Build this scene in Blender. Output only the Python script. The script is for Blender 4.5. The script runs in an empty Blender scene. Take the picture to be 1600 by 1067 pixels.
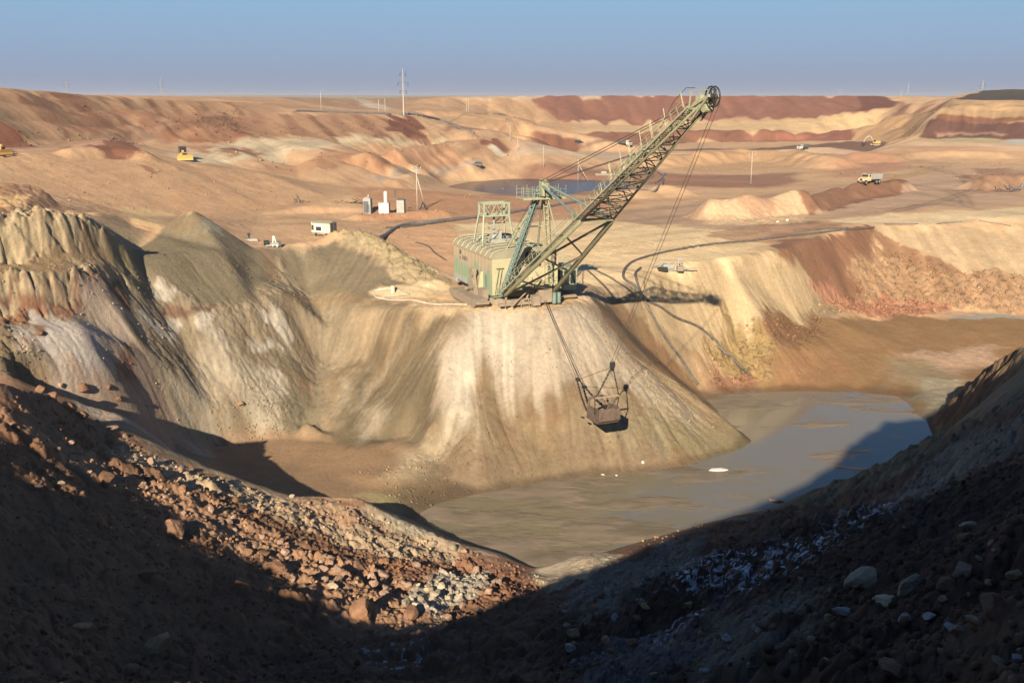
import bpy, bmesh, math, random, time
import numpy as np
from mathutils import Vector, Matrix, geometry
R = math.radians
SC = bpy.context.scene
COL = SC.collection
T0 = time.time()
# ------------------------------------------------------------------ camera, sky, sun, exposure
PITCH = 13.8
FPX = 1600 * 35.0 / 36.0
cam_d = bpy.data.cameras.new('camera'); cam = bpy.data.objects.new('camera', cam_d); COL.objects.link(cam)
cam_d.lens = 35; cam_d.sensor_width = 36; cam_d.clip_start = 0.3; cam_d.clip_end = 30000
cam.rotation_euler = (R(90 - PITCH), 0, 0)
SC.camera = cam
SUN_AZ, SUN_EL = 13.0, 24.8            # light travels 13 degrees right of the view, sun low behind the camera
wd = bpy.data.worlds.new('World'); SC.world = wd; wd.use_nodes = True
wn = wd.node_tree; bg = wn.nodes['Background']
sky = wn.nodes.new('ShaderNodeTexSky'); sky.sky_type = 'NISHITA'; sky.sun_disc = False
sky.sun_elevation = R(SUN_EL); sky.sun_rotation = R(180 + SUN_AZ)
sky.altitude = 100; sky.air_density = 1.0; sky.dust_density = 0.8; sky.ozone_density = 1.5
tc = wn.nodes.new('ShaderNodeTexCoord'); sx = wn.nodes.new('ShaderNodeSeparateXYZ'); wn.links.new(tc.outputs['Generated'], sx.inputs[0])
rp = wn.nodes.new('ShaderNodeValToRGB'); wn.links.new(sx.outputs['Z'], rp.inputs[0])
SKYK = 1 / (0.06 * 2.55)
def _sl(c, k=1.0): return tuple(float((v / 255) ** 2.2 * SKYK * k / 8) for v in c) + (1,)
els = rp.color_ramp.elements
els[0].position = 0.0; els[0].color = _sl((140, 152, 182)); els[1].position = 1.0; els[1].color = _sl((34, 62, 112))
for p_, c_ in ((0.018, (134, 151, 184)), (0.05, (134, 162, 198)), (0.09, (134, 173, 210)), (0.3, (96, 138, 186))):
    e_ = els.new(p_); e_.color = _sl(c_)
sc8 = wn.nodes.new('ShaderNodeMix'); sc8.data_type = 'RGBA'; sc8.blend_type = 'MULTIPLY'; sc8.inputs[0].default_value = 1.0
wn.links.new(rp.outputs[0], sc8.inputs[6]); sc8.inputs[7].default_value = (8, 8, 8, 1)
mx = wn.nodes.new('ShaderNodeMix'); mx.data_type = 'RGBA'; mx.inputs[0].default_value = 0.93       # physical sky under the day's blue, dimmed overhead out of view to deepen shadows
wn.links.new(sky.outputs[0], mx.inputs[6]); wn.links.new(sc8.outputs[2], mx.inputs[7]); wn.links.new(mx.outputs[2], bg.inputs[0])
bg.inputs[1].default_value = 0.06
sl = bpy.data.lights.new('sun', 'SUN'); so = bpy.data.objects.new('sun', sl); COL.objects.link(so)
sl.energy = 4.4; sl.angle = R(0.5); sl.color = (1.0, 0.86, 0.68)
so.rotation_euler = (R(90 - SUN_EL), 0, R(-SUN_AZ))
SC.view_settings.view_transform = 'Standard'; SC.view_settings.look = 'None'
SC.view_settings.exposure = 1.35; SC.view_settings.gamma = 1.0
SC.cycles.max_bounces = 4; SC.cycles.diffuse_bounces = 2; SC.cycles.glossy_bounces = 2
SC.cycles.use_adaptive_sampling = True; SC.cycles.adaptive_threshold = 0.02

# ------------------------------------------------------------------ pixel <-> place helpers (pixels of the 1600x1067 photograph)
CP, SP = math.cos(R(PITCH)), math.sin(R(PITCH))
def ray(px, py):
    a = (px - 800.0) / FPX; b = (py - 533.5) / FPX        # right, down per unit depth
    return np.array([a, CP - b * SP, -SP - b * CP])
def P(px, py, v):
    """place seen at a pixel: v>=5 is its distance ahead (y), otherwise its height z"""
    d = ray(px, py)
    return d * (v / d[1]) if v >= 5 else d * (v / d[2])

# ------------------------------------------------------------------ noise
_rng = np.random.RandomState(11)
_TAB = _rng.rand(512, 512).astype(np.float32)
def vnoise(x, y):
    xi = np.floor(x); yi = np.floor(y)
    fx = (x - xi).astype(np.float32); fy = (y - yi).astype(np.float32)
    xi = xi.astype(np.int64) & 511; yi = yi.astype(np.int64) & 511
    x1 = (xi + 1) & 511; y1 = (yi + 1) & 511
    fx = fx * fx * (3 - 2 * fx); fy = fy * fy * (3 - 2 * fy)
    a = _TAB[yi, xi]; b = _TAB[yi, x1]; c = _TAB[y1, xi]; d = _TAB[y1, x1]
    return (a + (b - a) * fx) * (1 - fy) + (c + (d - c) * fx) * fy
def fbm(x, y, size, octs=4, gain=0.5, seed=0):
    s = 0; amp = 1.0; tot = 0; f = 1.0 / size
    for o in range(octs):
        a = 0.7 * o + seed
        ca, sa = math.cos(a), math.sin(a)
        s = s + amp * vnoise((x * ca - y * sa) * f + 37.1 * seed + 11 * o, (x * sa + y * ca) * f + 17.7 * seed + 5 * o)
        tot += amp; amp *= gain; f *= 2.03
    return s / tot * 2 - 1
def ridge(x, y, size, octs=4, seed=0):
    s = 0; amp = 1.0; tot = 0; f = 1.0 / size
    for o in range(octs):
        a = 0.9 * o + seed; ca, sa = math.cos(a), math.sin(a)
        n = vnoise((x * ca - y * sa) * f + 31 * seed, (x * sa + y * ca) * f + 13 * seed)
        s = s + amp * (1 - np.abs(2 * n - 1)); tot += amp; amp *= 0.5; f *= 2.1
    return s / tot
_TAB2 = _rng.rand(512, 512, 3).astype(np.float32)
def worley(x, y, size, seed=0):
    """distance to the nearest and next jittered point, and that cell's random value"""
    x = x / size + 7.3 * seed; y = y / size + 3.1 * seed
    xi = np.floor(x).astype(np.int64); yi = np.floor(y).astype(np.int64)
    f1 = np.full(x.shape, 9.0, np.float32); f2 = f1.copy(); cid = np.zeros(x.shape, np.float32)
    for dy in (-1, 0, 1):
        for dx in (-1, 0, 1):
            t = _TAB2[(yi + dy) & 511, (xi + dx) & 511]
            d = np.sqrt((xi + dx + t[..., 0] - x) ** 2 + (yi + dy + t[..., 1] - y) ** 2).astype(np.float32)
            n = d < f1; f2 = np.where(n, f1, np.minimum(f2, d)); cid = np.where(n, t[..., 2], cid); f1 = np.where(n, d, f1)
    return f1, f2, cid
def clods(x, y, size, seed=0):
    f1, f2, c = worley(x + 0.25 * size * fbm(x, y, size, 2, seed=seed + 3), y + 0.25 * size * fbm(x, y, size, 2, seed=seed + 4), size, seed)
    return np.clip((f2 - f1) * 2.2, 0, 1) ** 0.6 * (0.35 + 0.65 * c) * size * 0.55 - 0.12 * size, c, f2 - f1
def sstep(a, b, x):
    t = np.clip((x - a) / (b - a), 0, 1); return t * t * (3 - 2 * t)

# ------------------------------------------------------------------ terrain control lines
WATER_Z = -50.0
POOL_Z = -30.6
L = []            # break lines: lists of (x, y, z)
def line(*pts): L.append([P(*p) for p in pts])
def wline(*pts): L.append([np.array(p, float) for p in pts])
def pts(*ps):
    for p in ps: L.append([P(*p)])
def wpts(*ps):
    for p in ps: L.append([np.array(p, float)])
# near slope, left side (the spur whose edge hides the pit floor)
line((-260,650,84),(-120,610,86),(0,592,88),(30,602,90),(75,604,93),(120,640,97),(180,664,100),(215,690,103),(250,705,104),(300,717,104),(340,735,101),(400,755,102),(450,775,102),(500,776,102),(560,776,102),(600,798,102),(640,818,102),(700,845,100),(780,865,100),(830,888,98))
pts((0,650,82),(0,750,72),(0,900,56),(0,1067,40),(200,750,88),(200,900,66),(200,1067,50),(120,690,90),(400,800,92),(400,900,77),(400,1067,56),(560,860,91),(600,985,69),(650,900,86),(650,1067,57),(760,960,77),(760,900,91),(500,940,73))
wpts((-14,20,-20),(-8,14,-14.5),(-22,30,-22),(-29,45,-24.5),(-37,60,-25))
# gully in the middle
line((848,900,96),(858,940,80),(850,1000,62),(850,1067,47))
# right bank silhouette over the pond
line((830,888,98),(900,866,98),(950,860,101),(1000,845,104),(1100,818,108),(1200,795,110),(1300,768,111),(1380,740,112),(1430,712,114),(1470,690,112),(1500,655,104),(1545,625,96),(1600,605,88),(1700,570,78))
pts((1000,900,84),(1000,1000,58),(1000,1067,44),(1150,900,64),(1150,1000,44),(1150,1067,34),(1300,830,70),(1300,900,45),(1300,1000,28),(1300,1067,22),(1450,760,80),(1450,850,44),(1450,950,27),(1450,1067,15),(1600,700,54),(1600,800,34),(1600,900,22),(1600,1000,14),(1600,1067,9.5))
L.append([P(px_, py_, y_) * np.array([1, 1, 0]) + np.array([0.6, 2.4, -50.9]) for px_, py_, y_ in ((870,880,97),(900,866,97),(950,860,101),(1000,845,104),(1100,818,108),(1200,795,110),(1300,768,112),(1380,740,113),(1430,712,114))])
# second bank beyond, under the dark edge at the right
line((1480,706,135.5),(1478,668,143),(1503,622,144),(1540,577,137),(1600,538,128),(1700,490,112))
line((1462,706,-50.1),(1460,680,-50.1),(1452,660,-50.1),(1475,630,-49),(1520,600,-48.6),(1560,570,-48.4),(1600,560,-48.2),(1700,555,-48))
# rim round the camera, all outside the picture
wpts((0,0,-1.75),(-1.5,1.2,-1.8),(1.5,1.2,-1.8),(0,1.5,-1.9),(3,1,-1.9),(-3,0,-2.4),(0,-3,-1.5),(3,-2.5,-1.3),(-4,-3,-2.0),(0,9,-8.6),(-4,9,-8.8),(4,8,-8.2),(0,22,-19),(8,20,-15.2),(0,33,-23.5))
wline((-22,-17,-0.5),(-14,-16,7.2),(-9.5,-16,10),(-4.5,-16,12.3),(2,-13.5,13.8),(8.5,-8.5,14.0),(14.8,1.0,12.2),(20.5,13,10.2),(29.5,23,12.2),(36.6,30,9.3),(43.6,40,6.5),(46,45,3.7),(49,55,0.8),(56,72,-8),(66,90,-14),(80,110,-18))
wline((9,2,-2.6),(12,8,-4.0),(15,14,-6.0),(21,26,-10),(31,42,-13),(43,66,-20))
wpts((-5,-6,-1.9),(0,-8,-0.8),(5,-5,-0.8),(6,-1.5,-1.6),(8,1,-2.2),(0,-26,13),(18,-10,14),(28,4,13),(45,22,9),(58,45,5))
wline((-4,1,-2.6),(-8,4,-3.2),(-16,5,-5.9),(-21,5,-8.6),(-24,5,-9.3),(-28,5,-8.4),(-38,5,-4.8),(-46,5,-1.4),(-54,5,3.2),(-61,5,7.0),(-66,5,8.5),(-78,5,7))
wline((-24,-14,-6.5),(-32,-14,-5.5),(-45,-14,-1.0),(-56,-14,2.0),(-70,-14,1))
wline((-33,42,-21.5),(-37,42,-19.2),(-45,42,-14.5),(-50,42,-11.5),(-53,42,-9.3),(-56,42,-7),(-58,42,-5.5),(-64,42,-5))
wpts((-50,24,-8),(-58,26,-1),(-70,30,-2),(-62,50,-12),(-78,60,-9))
wpts((75,60,0),(100,100,-12),(-95,40,0),(-95,70,-12),(0,-60,5),(-60,-60,3),(60,-60,5),(120,40,-8),(160,100,-15))
# pond bed and shore
SHORE = [(690,832),(652,803),(690,785),(760,768),(850,750),(930,742),(1000,735),(1060,728),(1108,716),(1150,704),(1172,690),(1150,672),(1120,645),(1098,626),(1130,616),(1200,611),(1290,611),(1350,612),(1405,618),(1425,630),(1446,655)]
line(*[(x, y, WATER_Z - 0.02) for x, y in SHORE])
line((648,806,-49.9),(700,838,-49.9),(760,862,-49.9),(800,876,-49.9))
wpts((4,108,-51.4),(-6,112,-51),(16,113,-51.6),(30,125,-51.8),(45,135,-52),(38,115,-51.6),(55,145,-52),(45,155,-51.6),(30,150,-51.5),(54,124,-51.3),(58,134,-51.3),(50,118,-51),(22,112,-51.3))
# hidden foot behind the left spur and pit floor
wline((-56,110,-40),(-46,122,-46),(-33,114,-48.4),(-22,113,-49),(-12,112,-49.9))
line((330,697,-47.8),(400,686,-48.1),(460,681,-48.2),(540,690,-48.3),(600,690,-48.2),(640,684,-47.6))
pts((420,720,-48.8),(520,740,-49),(590,765,-49.2),(640,795,-49.7),(350,715,-48.3))
line((580,765,-49),(640,722,-48.2),(655,697,-46.9),(690,715,-48.2),(700,750,-49.2))
pts((600,745,-48.3))
wpts((-50,98,-34),(-62,98,-32),(-44,92,-31.5),(-72,96,-30))
# cliffs at the left: two benches
line((-120,330,120),(0,338,127.4),(60,336,130.6),(130,337,137),(150,341,140),(168,356,141),(195,378,145),(215,398,148))
wline((-90,140,-17.5),(-76,148,-17.8),(-66,158,-19),(-60,166,-22))
line((-120,410,119),(0,409,126),(60,407,129),(110,404,133),(150,398,138))
line((-120,426,113),(0,425,120.8),(60,425,123.8),(110,421,128),(160,414,135),(190,412,140.5))
line((-120,433,112.3),(0,431,120.2),(60,431,123.2),(110,427,127.4),(160,421,134.4),(195,420,140))
line((-120,500,110.5),(0,497,118.8),(60,493,121.6),(110,488,125.4),(170,470,131),(205,455,138))
pts((50,520,116),(130,515,121),(200,500,132),(30,560,111),(100,590,114),(160,560,120),(180,640,113),(230,670,119),(270,690,127),(240,560,131),(20,585,107))
line((168,356,142),(185,420,141),(200,460,138),(215,520,133))
pts((218,430,146),(228,460,142))
# land behind the cliffs
wline((-118,160,-24),(-100,165,-25),(-90,172,-26))
pts((-60,290,165),(20,286,165),(45,283,166),(75,297,166),(100,322,166))
pts((150,332,186),(200,338,194),(-100,320,150))
# grey spoil heap and the wall below it
pts((300,325,170),(296,326,170))
line((212,388,158),(240,400,154),(300,392,156),(350,392,160),(396,388,170))
wpts((-68,182,-27.5),(-50,188,-28.2),(-80,172,-26.5))
line((396,392,168),(425,388,171),(470,378,176),(500,374,179))
pts((250,480,143),(320,500,144.5),(400,480,152),(300,560,140),(450,560,150),(330,640,134.5),(400,640,138),(470,640,138),(440,455,158),(390,430,161))
line((520,520,158),(500,560,156),(492,620,146.5),(480,672,-48))
# ridge of waste beside the excavator
line((506,376,181),(528,361,181),(560,361,180),(590,376,176),(620,392,172.5),(655,420,167),(690,440,163.5),(700,452,162))
line((480,455,166),(540,468,161),(590,470,158),(640,468,158),(690,470,157))
wline((-38,196,-29.2),(-26,188,-29.6),(-16,180,-30.2),(-9,170,-30.6))
pts((520,420,170))
# the fan of spoil with the excavator on top
line((545,490,157),(600,484,153.5),(650,481,150),(700,481,147.4),(760,483,146.8),(830,483,146.6),(880,482,147),(908,472,150.5),(920,462,155),(926,454,160),(938,448,166),(975,438,172))
wpts((0,160,-30.9),(-10,160,-30.9),(8,158,-30.9),(8,170,-30.7),(-16,156,-31),(0,152,-31.0),(12,170,-30.6))
pts((640,550,146.5),(600,600,146),(570,560,151.5),(600,520,151),(560,640,142),(620,640,138.5),(590,690,-47.9),(690,560,139.5),(690,640,133))
pts((760,600,137.2),(880,600,137.2),(1000,590,143.3),(1080,640,143.2),(740,640,132.6),(820,680,131.2),(950,660,134))
line((1000,545,151.5),(1100,625,146.5),(1172,690,-50))
# trough to the right of the fan
line((945,476,161),(975,508,162.5),(1005,540,163.6),(1050,585,164.5),(1090,610,-49.6))
line((990,452,168),(1030,500,168),(1075,552,169),(1110,590,168),(1130,606,-49.5))
# pale face right of the trough
line((985,432,172),(1030,420,179),(1080,412,184),(1130,404,189),(1190,394,196),(1232,388,202),(1262,376,210),(1300,364,224),(1362,351,238))
line((1178,600,-49.4),(1200,570,172.5),(1216,540,177.5),(1250,500,191),(1290,476,202),(1330,472,209),(1400,480,-45),(1500,487,-45.2),(1600,491,-45.4),(1800,495,-45.5))
pts((1105,500,178),(1150,540,178),(1120,560,173))
line((1362,351,238),(1420,352,240),(1500,351,242),(1600,355,242),(1800,362,240))
pts((1300,500,-43.4),(1380,500,-45.2),(1300,545,-46.2),(1420,545,-47.2),(1540,520,-46.4),(1480,575,-48.4),(1380,580,-48.6),(1250,590,-48.8),(1600,530,-46.8))
# dark pool
line((696,292,POOL_Z-0.1),(740,284,POOL_Z-0.1),(800,279.5,POOL_Z-0.1),(880,280,POOL_Z-0.1),(962,283,POOL_Z-0.1),(968,292,POOL_Z-0.1),(890,302,POOL_Z-0.1),(820,305,POOL_Z-0.1),(758,301,POOL_Z-0.1),(696,292,POOL_Z-0.1))
pts((780,290,-31.6),(850,290,-31.6),(920,291,-31.6),(740,291,-31.4))
pts((680,278,-28.6),(660,295,-28.8),(760,272,-28.4),(880,272,-28.8),(980,274,-29.2),(990,292,-29.8),(900,312,-29.9),(800,314,-29.8),(720,308,-29.4))
# working floor
pts((400,346,-28.2),(480,334,-28.4),(560,345,-29.2),(600,330,-28.2),(650,330,-28.3),(700,345,-29.6),(900,380,-30),(1050,350,-30),(1150,370,-30),(850,330,-29.8),(1000,320,-29.6),(1250,350,-29.6),(1400,330,-29),(1550,340,-29),(1700,330,-29),(600,305,-27.6),(520,310,-27),(420,325,-27.6),(1100,300,-29.6),(1200,285,-29.2),(1350,290,-28.4),(1500,290,-28),(1700,290,-28),(1000,262,-29.6),(1150,262,-29.2),(1300,255,-28.5),(1500,255,-26),(1700,250,-25),(1050,240,-29),(1200,240,-28.5),(1350,240,-27.5))
wpts((200,250,-29),(190,220,-29),(240,160,-24),(200,120,-20))
# slope from the working floor up to the haul bench on the left
line((-150,245,228),(0,240,250),(60,238,257),(120,240,264),(180,243,269),(240,248,274),(290,256,280),(340,262,284),(400,268,290),(470,282,298),(540,292,300))
line((110,330,200),(160,336,214),(220,338,226),(300,336,236),(400,335,242),(480,322,252),(560,306,268),(600,295,285))
line((-150,232,250),(0,229,266),(80,226,282),(160,216,306),(220,205,330),(290,192,352),(330,185,372))
line((240,240,288),(330,248,300),(400,252,306))
# second slope, its crest and foot
line((330,252,303),(400,246,312),(500,236,332),(560,229,348),(600,225,362),(700,217,402),(790,211,440),(812,220,452),(830,236,462))
line((400,270,296),(470,275,-25),(530,276,-26),(590,271,-26.4),(650,262,-26.8),(720,252,-27),(770,247,-27.2),(830,241,-27.8))
line((200,222,318),(270,222,335),(340,222,346),(420,219,365),(500,216,386),(600,213,415),(700,211,446),(760,209,458))
line((262,190,366),(300,182,382),(350,180,394),(400,179,404),(500,177,430),(600,178,452),(650,182,462),(700,196,468))
line((280,178,400),(400,176,440),(520,172,480),(640,172,520))
# upper heap on the left
line((-150,118,270),(0,137,302),(60,141,322),(150,149,350),(250,152,386),(330,155,414),(400,158,440),(460,164,468),(520,171,500))
line((-300,100,262),(-150,118,270))
wline((-260,330,2),(-180,380,0),(-150,480,0),(-100,620,-1))
# middle distance: terraces left of centre
line((640,172,560),(740,177,575),(800,181,570),(812,190,560))
line((640,186,545),(730,200,530),(790,206,520),(838,214,520))
line((600,168,640),(700,170,660),(780,176,650))
pts((820,228,-25.5),(880,236,-27.5))
# far wall with its ledge
line((600,154,760),(640,158,720),(700,152,722),(830,150.3,752),(1000,150.3,765),(1200,150.5,765),(1400,150.5,745),(1422,155,720))
line((700,168,670),(760,182,660),(830,192,684),(1000,197,700),(1100,194,702),(1200,187,700),(1300,179,697),(1390,170,690))
line((820,204,640),(900,210,640),(1000,206,660),(1200,205,652),(1300,203,645),(1345,212,625))
line((840,220,-26.5),(950,225,-28.2),(1100,223,-28.2),(1250,222,-28),(1350,220,-27.4))
# hill and layered wall at the right
line((1340,200,620),(1390,185,610),(1440,170,600),(1480,160,580),(1495,157,560))
line((1345,220,600),(1400,220,560),(1438,218,500))
line((1438,217,496),(1500,217,486),(1600,221,466),(1800,228,430))
line((1438,208,500),(1450,190,506),(1470,172,516),(1488,158,528),(1600,157,512),(1800,156,480))
line((1490,154,560),(1530,143,610),(1570,139.5,610),(1700,139,600))
wpts((420,640,2),(500,560,2),(330,700,-1),(520,400,-10),(420,330,-26),(420,200,-24),(-330,300,4),(-200,200,-9),(-170,140,-16),(-140,80,-14))
pts((300,149.5,1150),(420,148.5,1300),(560,149,1300),(700,150.5,1100),(480,154,760),(560,156,700),(300,152,700),(620,150.5,1000),(400,154,640),(340,152.5,560))
wpts((0,1200,-1),(400,1200,-1),(-400,1200,-1),(900,1200,-1),(-900,1000,-1),(1400,900,-1),(-1500,1700,-1),(0,1700,-1),(1700,1700,-1),(-1500,-400,-1),(1700,-400,-1),(0,-400,-1),(1700,400,-2),(-1500,400,0),(-500,200,0),(-400,-100,0),(500,-200,-1),(800,600,-1),(800,200,-4),(300,60,-8),(300,-60,-4))

def rasterize(x0, x1, y0, y1, res):
    """TIN through the break lines, sampled on a regular raster"""
    vco = []; edges = []
    for ln in L:
        i0 = len(vco)
        for q in ln: vco.append(q)
        for k in range(len(ln) - 1): edges.append((i0 + k, i0 + k + 1))
    v2 = [Vector((float(q[0]), float(q[1]))) for q in vco]
    ov, oe, of, orv, ore, orf = geometry.delaunay_2d_cdt(v2, edges, [], 0, 1e-4)
    zs = []
    V = np.array([(q[0], q[1], q[2]) for q in vco])
    segs = [(V[a], V[b]) for a, b in edges]
    for k, q in enumerate(ov):
        if orv[k]:
            zs.append(V[orv[k][0], 2])
        else:                                   # a crossing of two break lines: mean of both
            best = []
            for a, b in segs:
                d = b[:2] - a[:2]; t = np.dot(np.array(q) - a[:2], d) / max(1e-9, np.dot(d, d))
                if -0.01 < t < 1.01 and np.linalg.norm(a[:2] + d * t - np.array(q)) < 1e-2: best.append(a[2] + (b[2] - a[2]) * t)
            zs.append(float(np.mean(best)) if best else -30.0)
    nx = int((x1 - x0) / res) + 1; ny = int((y1 - y0) / res) + 1
    Z = np.full((ny, nx), np.nan, np.float32)
    for f in of:
        p = np.array([(ov[i][0], ov[i][1], zs[i]) for i in f[:3]])
        ix0 = max(0, int(math.floor((p[:, 0].min() - x0) / res))); ix1 = min(nx - 1, int(math.ceil((p[:, 0].max() - x0) / res)))
        iy0 = max(0, int(math.floor((p[:, 1].min() - y0) / res))); iy1 = min(ny - 1, int(math.ceil((p[:, 1].max() - y0) / res)))
        if ix1 < ix0 or iy1 < iy0: continue
        gx, gy = np.meshgrid(x0 + np.arange(ix0, ix1 + 1) * res, y0 + np.arange(iy0, iy1 + 1) * res)
        (ax, ay, az), (bx, by, bz), (cx, cy, cz) = p
        den = (by - cy) * (ax - cx) + (cx - bx) * (ay - cy)
        if abs(den) < 1e-9: continue
        w0 = ((by - cy) * (gx - cx) + (cx - bx) * (gy - cy)) / den
        w1 = ((cy - ay) * (gx - cx) + (ax - cx) * (gy - cy)) / den
        w2 = 1 - w0 - w1
        m = (w0 >= -1e-6) & (w1 >= -1e-6) & (w2 >= -1e-6)
        sub = Z[iy0:iy1 + 1, ix0:ix1 + 1]
        sub[m] = (w0 * az + w1 * bz + w2 * cz)[m]
    Z[np.isnan(Z)] = -1.0
    return Z
def blur(Z, n, times=2):
    k = np.ones(2 * n + 1) / (2 * n + 1)
    for _ in range(times):
        for ax in (0, 1):
            pad = [(0, 0), (0, 0)]; pad[ax] = (n, n)
            Q = np.pad(Z, pad, mode='edge'); c = np.cumsum(np.insert(Q, 0, 0, axis=ax), axis=ax, dtype=np.float64)
            Z = ((c[2 * n + 1:] - c[:-2 * n - 1]) if ax == 0 else (c[:, 2 * n + 1:] - c[:, :-2 * n - 1])) / (2 * n + 1)
    return Z.astype(np.float32)
class Raster:
    def __init__(s, x0, x1, y0, y1, res): s.x0, s.x1, s.y0, s.y1, s.res = x0, x1, y0, y1, res; s.Z = rasterize(x0, x1, y0, y1, res)
    def samp(s, A, x, y):
        u = np.clip((x - s.x0) / s.res, 0, A.shape[1] - 1.001); v = np.clip((y - s.y0) / s.res, 0, A.shape[0] - 1.001)
        i = u.astype(np.int32); j = v.astype(np.int32); fu = (u - i).astype(np.float32); fv = (v - j).astype(np.float32)
        return (A[j, i] * (1 - fu) + A[j, i + 1] * fu) * (1 - fv) + (A[j + 1, i] * (1 - fu) + A[j + 1, i + 1] * fu) * fv
RN = Raster(-170, 260, -30, 330, 0.5)
RF = Raster(-1500, 1700, -400, 1700, 2.0)
RN.S = blur(RN.Z, 1, 2); RN.B = blur(RN.Z, 4, 2)
RF.S = blur(RF.Z, 1, 1); RF.B = blur(RF.Z, 2, 2)
def near_w(x, y):
    d = np.minimum(np.minimum(x + 165, 255 - x), np.minimum(y + 25, 325 - y))
    return np.clip(d / 20.0, 0, 1)
def height0(x, y, key='S'):
    x = np.asarray(x, float); y = np.asarray(y, float)
    w = near_w(x, y)
    zf = RF.samp(getattr(RF, key), x, y); zn = RN.samp(getattr(RN, key), x, y)
    z = zn * w + zf * (1 - w)
    r = np.hypot(x, y); t = sstep(1250, 1650, r)
    return z * (1 - t) - 1.0 * t

def cast(px, py, ymin=2.0, ymax=1500.0):
    """first place where the sight line through a photograph pixel meets the modelled ground"""
    d = ray(px, py); d = d / d[1]
    ys = np.concatenate([np.arange(3, 340, 0.5), np.arange(340, 1500, 3.0)])
    z = height0(d[0] * ys, ys)
    hit = np.nonzero(z >= d[2] * ys)[0]
    y = ys[hit[0]] if len(hit) else 1500.0
    y = min(max(y, ymin), ymax)
    return np.array([d[0] * y, y, d[2] * y])

# ------------------------------------------------------------------ terrain grid
def build_grid():
    dense = np.arange(-32.5, 32.51, 0.062)
    out = 32.5 + np.cumsum(np.linspace(0.3, 4.5, 62)); out = out[out < 179]
    az = np.concatenate([-out[::-1], dense, out]); az = R(1) * az
    rs = [1.0]
    while rs[-1] < 9500:
        r = rs[-1]
        if r < 60: d = 0.15
        elif r < 95: d = 0.17
        elif r < 215: d = 0.22
        elif r < 340: d = 0.42
        elif r < 800: d = 1.4
        else: d = 14 + (r - 800) * 0.04
        rs.append(r + d)
    rs = np.array(rs)
    A, Rr = np.meshgrid(az, rs)
    return (Rr * np.sin(A)), (Rr * np.cos(A)), A.shape
GX, GY, GSH = build_grid()
GR = np.hypot(GX, GY)

# downslope streaks: white noise dragged along the fall line of the smooth ground
def grad(x, y):
    e = np.where(np.hypot(x, y) < 330, 0.8, 4.0)
    gx = (height0(x + e, y, 'B') - height0(x - e, y, 'B')) / (2 * e)
    gy = (height0(x, y + e, 'B') - height0(x, y - e, 'B')) / (2 * e)
    return gx, gy
class Grads:      # gradients stored on the rasters so tracing is cheap
    pass
for r_ in (RN, RF):
    gy_, gx_ = np.gradient(r_.B, r_.res); r_.GX = gx_.astype(np.float32); r_.GY = gy_.astype(np.float32)
def gsamp(x, y):
    w = near_w(x, y)
    return (RN.samp(RN.GX, x, y) * w + RF.samp(RF.GX, x, y) * (1 - w), RN.samp(RN.GY, x, y) * w + RF.samp(RF.GY, x, y) * (1 - w))
def streaks(x, y, cell, step, n):
    s = 0; px_, py_ = x.copy(), y.copy(); qx, qy = x.copy(), y.copy(); tot = 0
    s = vnoise(x / cell, y / cell) * 1.0; tot = 1.0
    for k in range(n):
        w = 1.0 - 0.6 * k / n
        gx, gy = gsamp(px_, py_); m = np.hypot(gx, gy) + 0.03
        px_ = px_ - gx / m * step; py_ = py_ - gy / m * step
        s = s + w * vnoise(px_ / cell, py_ / cell); tot += w
        gx, gy = gsamp(qx, qy); m = np.hypot(gx, gy) + 0.03
        qx = qx + gx / m * step; qy = qy + gy / m * step
        s = s + w * vnoise(qx / cell, qy / cell); tot += w
    return (s / tot - 0.5) * math.sqrt(2 * n + 1) * 1.6
t_ = time.time()
gxs, gys = gsamp(GX, GY); SLOPE = np.hypot(gxs, gys)
NEARM = GR < 345
ST = np.zeros(GSH, np.float32); ST2 = np.zeros(GSH, np.float32)
i_ = NEARM
ST[i_] = streaks(GX[i_], GY[i_], 0.55, 0.7, 12); ST2[i_] = streaks(GX[i_], GY[i_], 2.2, 1.6, 9)
i_ = ~NEARM & (GR < 1500)
ST[i_] = streaks(GX[i_], GY[i_], 5.0, 4.0, 7); ST2[i_] = streaks(GX[i_], GY[i_], 14.0, 6.0, 7)
i_ = (GR >= 235) & (GR < 560)
ST[i_] = streaks(GX[i_], GY[i_], 1.6, 2.0, 9); ST2[i_] = streaks(GX[i_], GY[i_], 5.0, 3.0, 8)
print('streaks', time.time() - t_)

def srgb(c):
    c = np.array(c, float) / 255.0
    return np.where(c <= 0.04045, c / 12.92, ((c + 0.055) / 1.055) ** 2.4)

# ------------------------------------------------------------------ regions: what the ground is made of, as patches on the ground
# each: colour as seen in sun, how squarely the sun meets it, outline, softness (m), raggedness (m), run down the slope (m), opacity
def poly_world(pl, ymin, ymax):
    return np.array([(cast(q[0], q[1], ymin, ymax) if len(q) == 2 else P(*q))[:2] for q in pl])
def sdist(x, y, poly):
    """signed distance to polygon (positive inside)"""
    n = len(poly); d2 = np.full(x.shape, 1e18); inside = np.zeros(x.shape, bool)
    for i in range(n):
        ax, ay = poly[i]; bx, by = poly[(i + 1) % n]
        ex, ey = bx - ax, by - ay; wx, wy = x - ax, y - ay
        t = np.clip((wx * ex + wy * ey) / max(1e-9, ex * ex + ey * ey), 0, 1)
        d2 = np.minimum(d2, (wx - ex * t) ** 2 + (wy - ey * t) ** 2)
        c = ((ay <= y) != (by <= y))
        if by != ay: inside ^= c & (x < ex * (y - ay) / (by - ay) + ax)
    return np.where(inside, 1, -1) * np.sqrt(d2)
GAIN = 2.55      # exposure included
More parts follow.
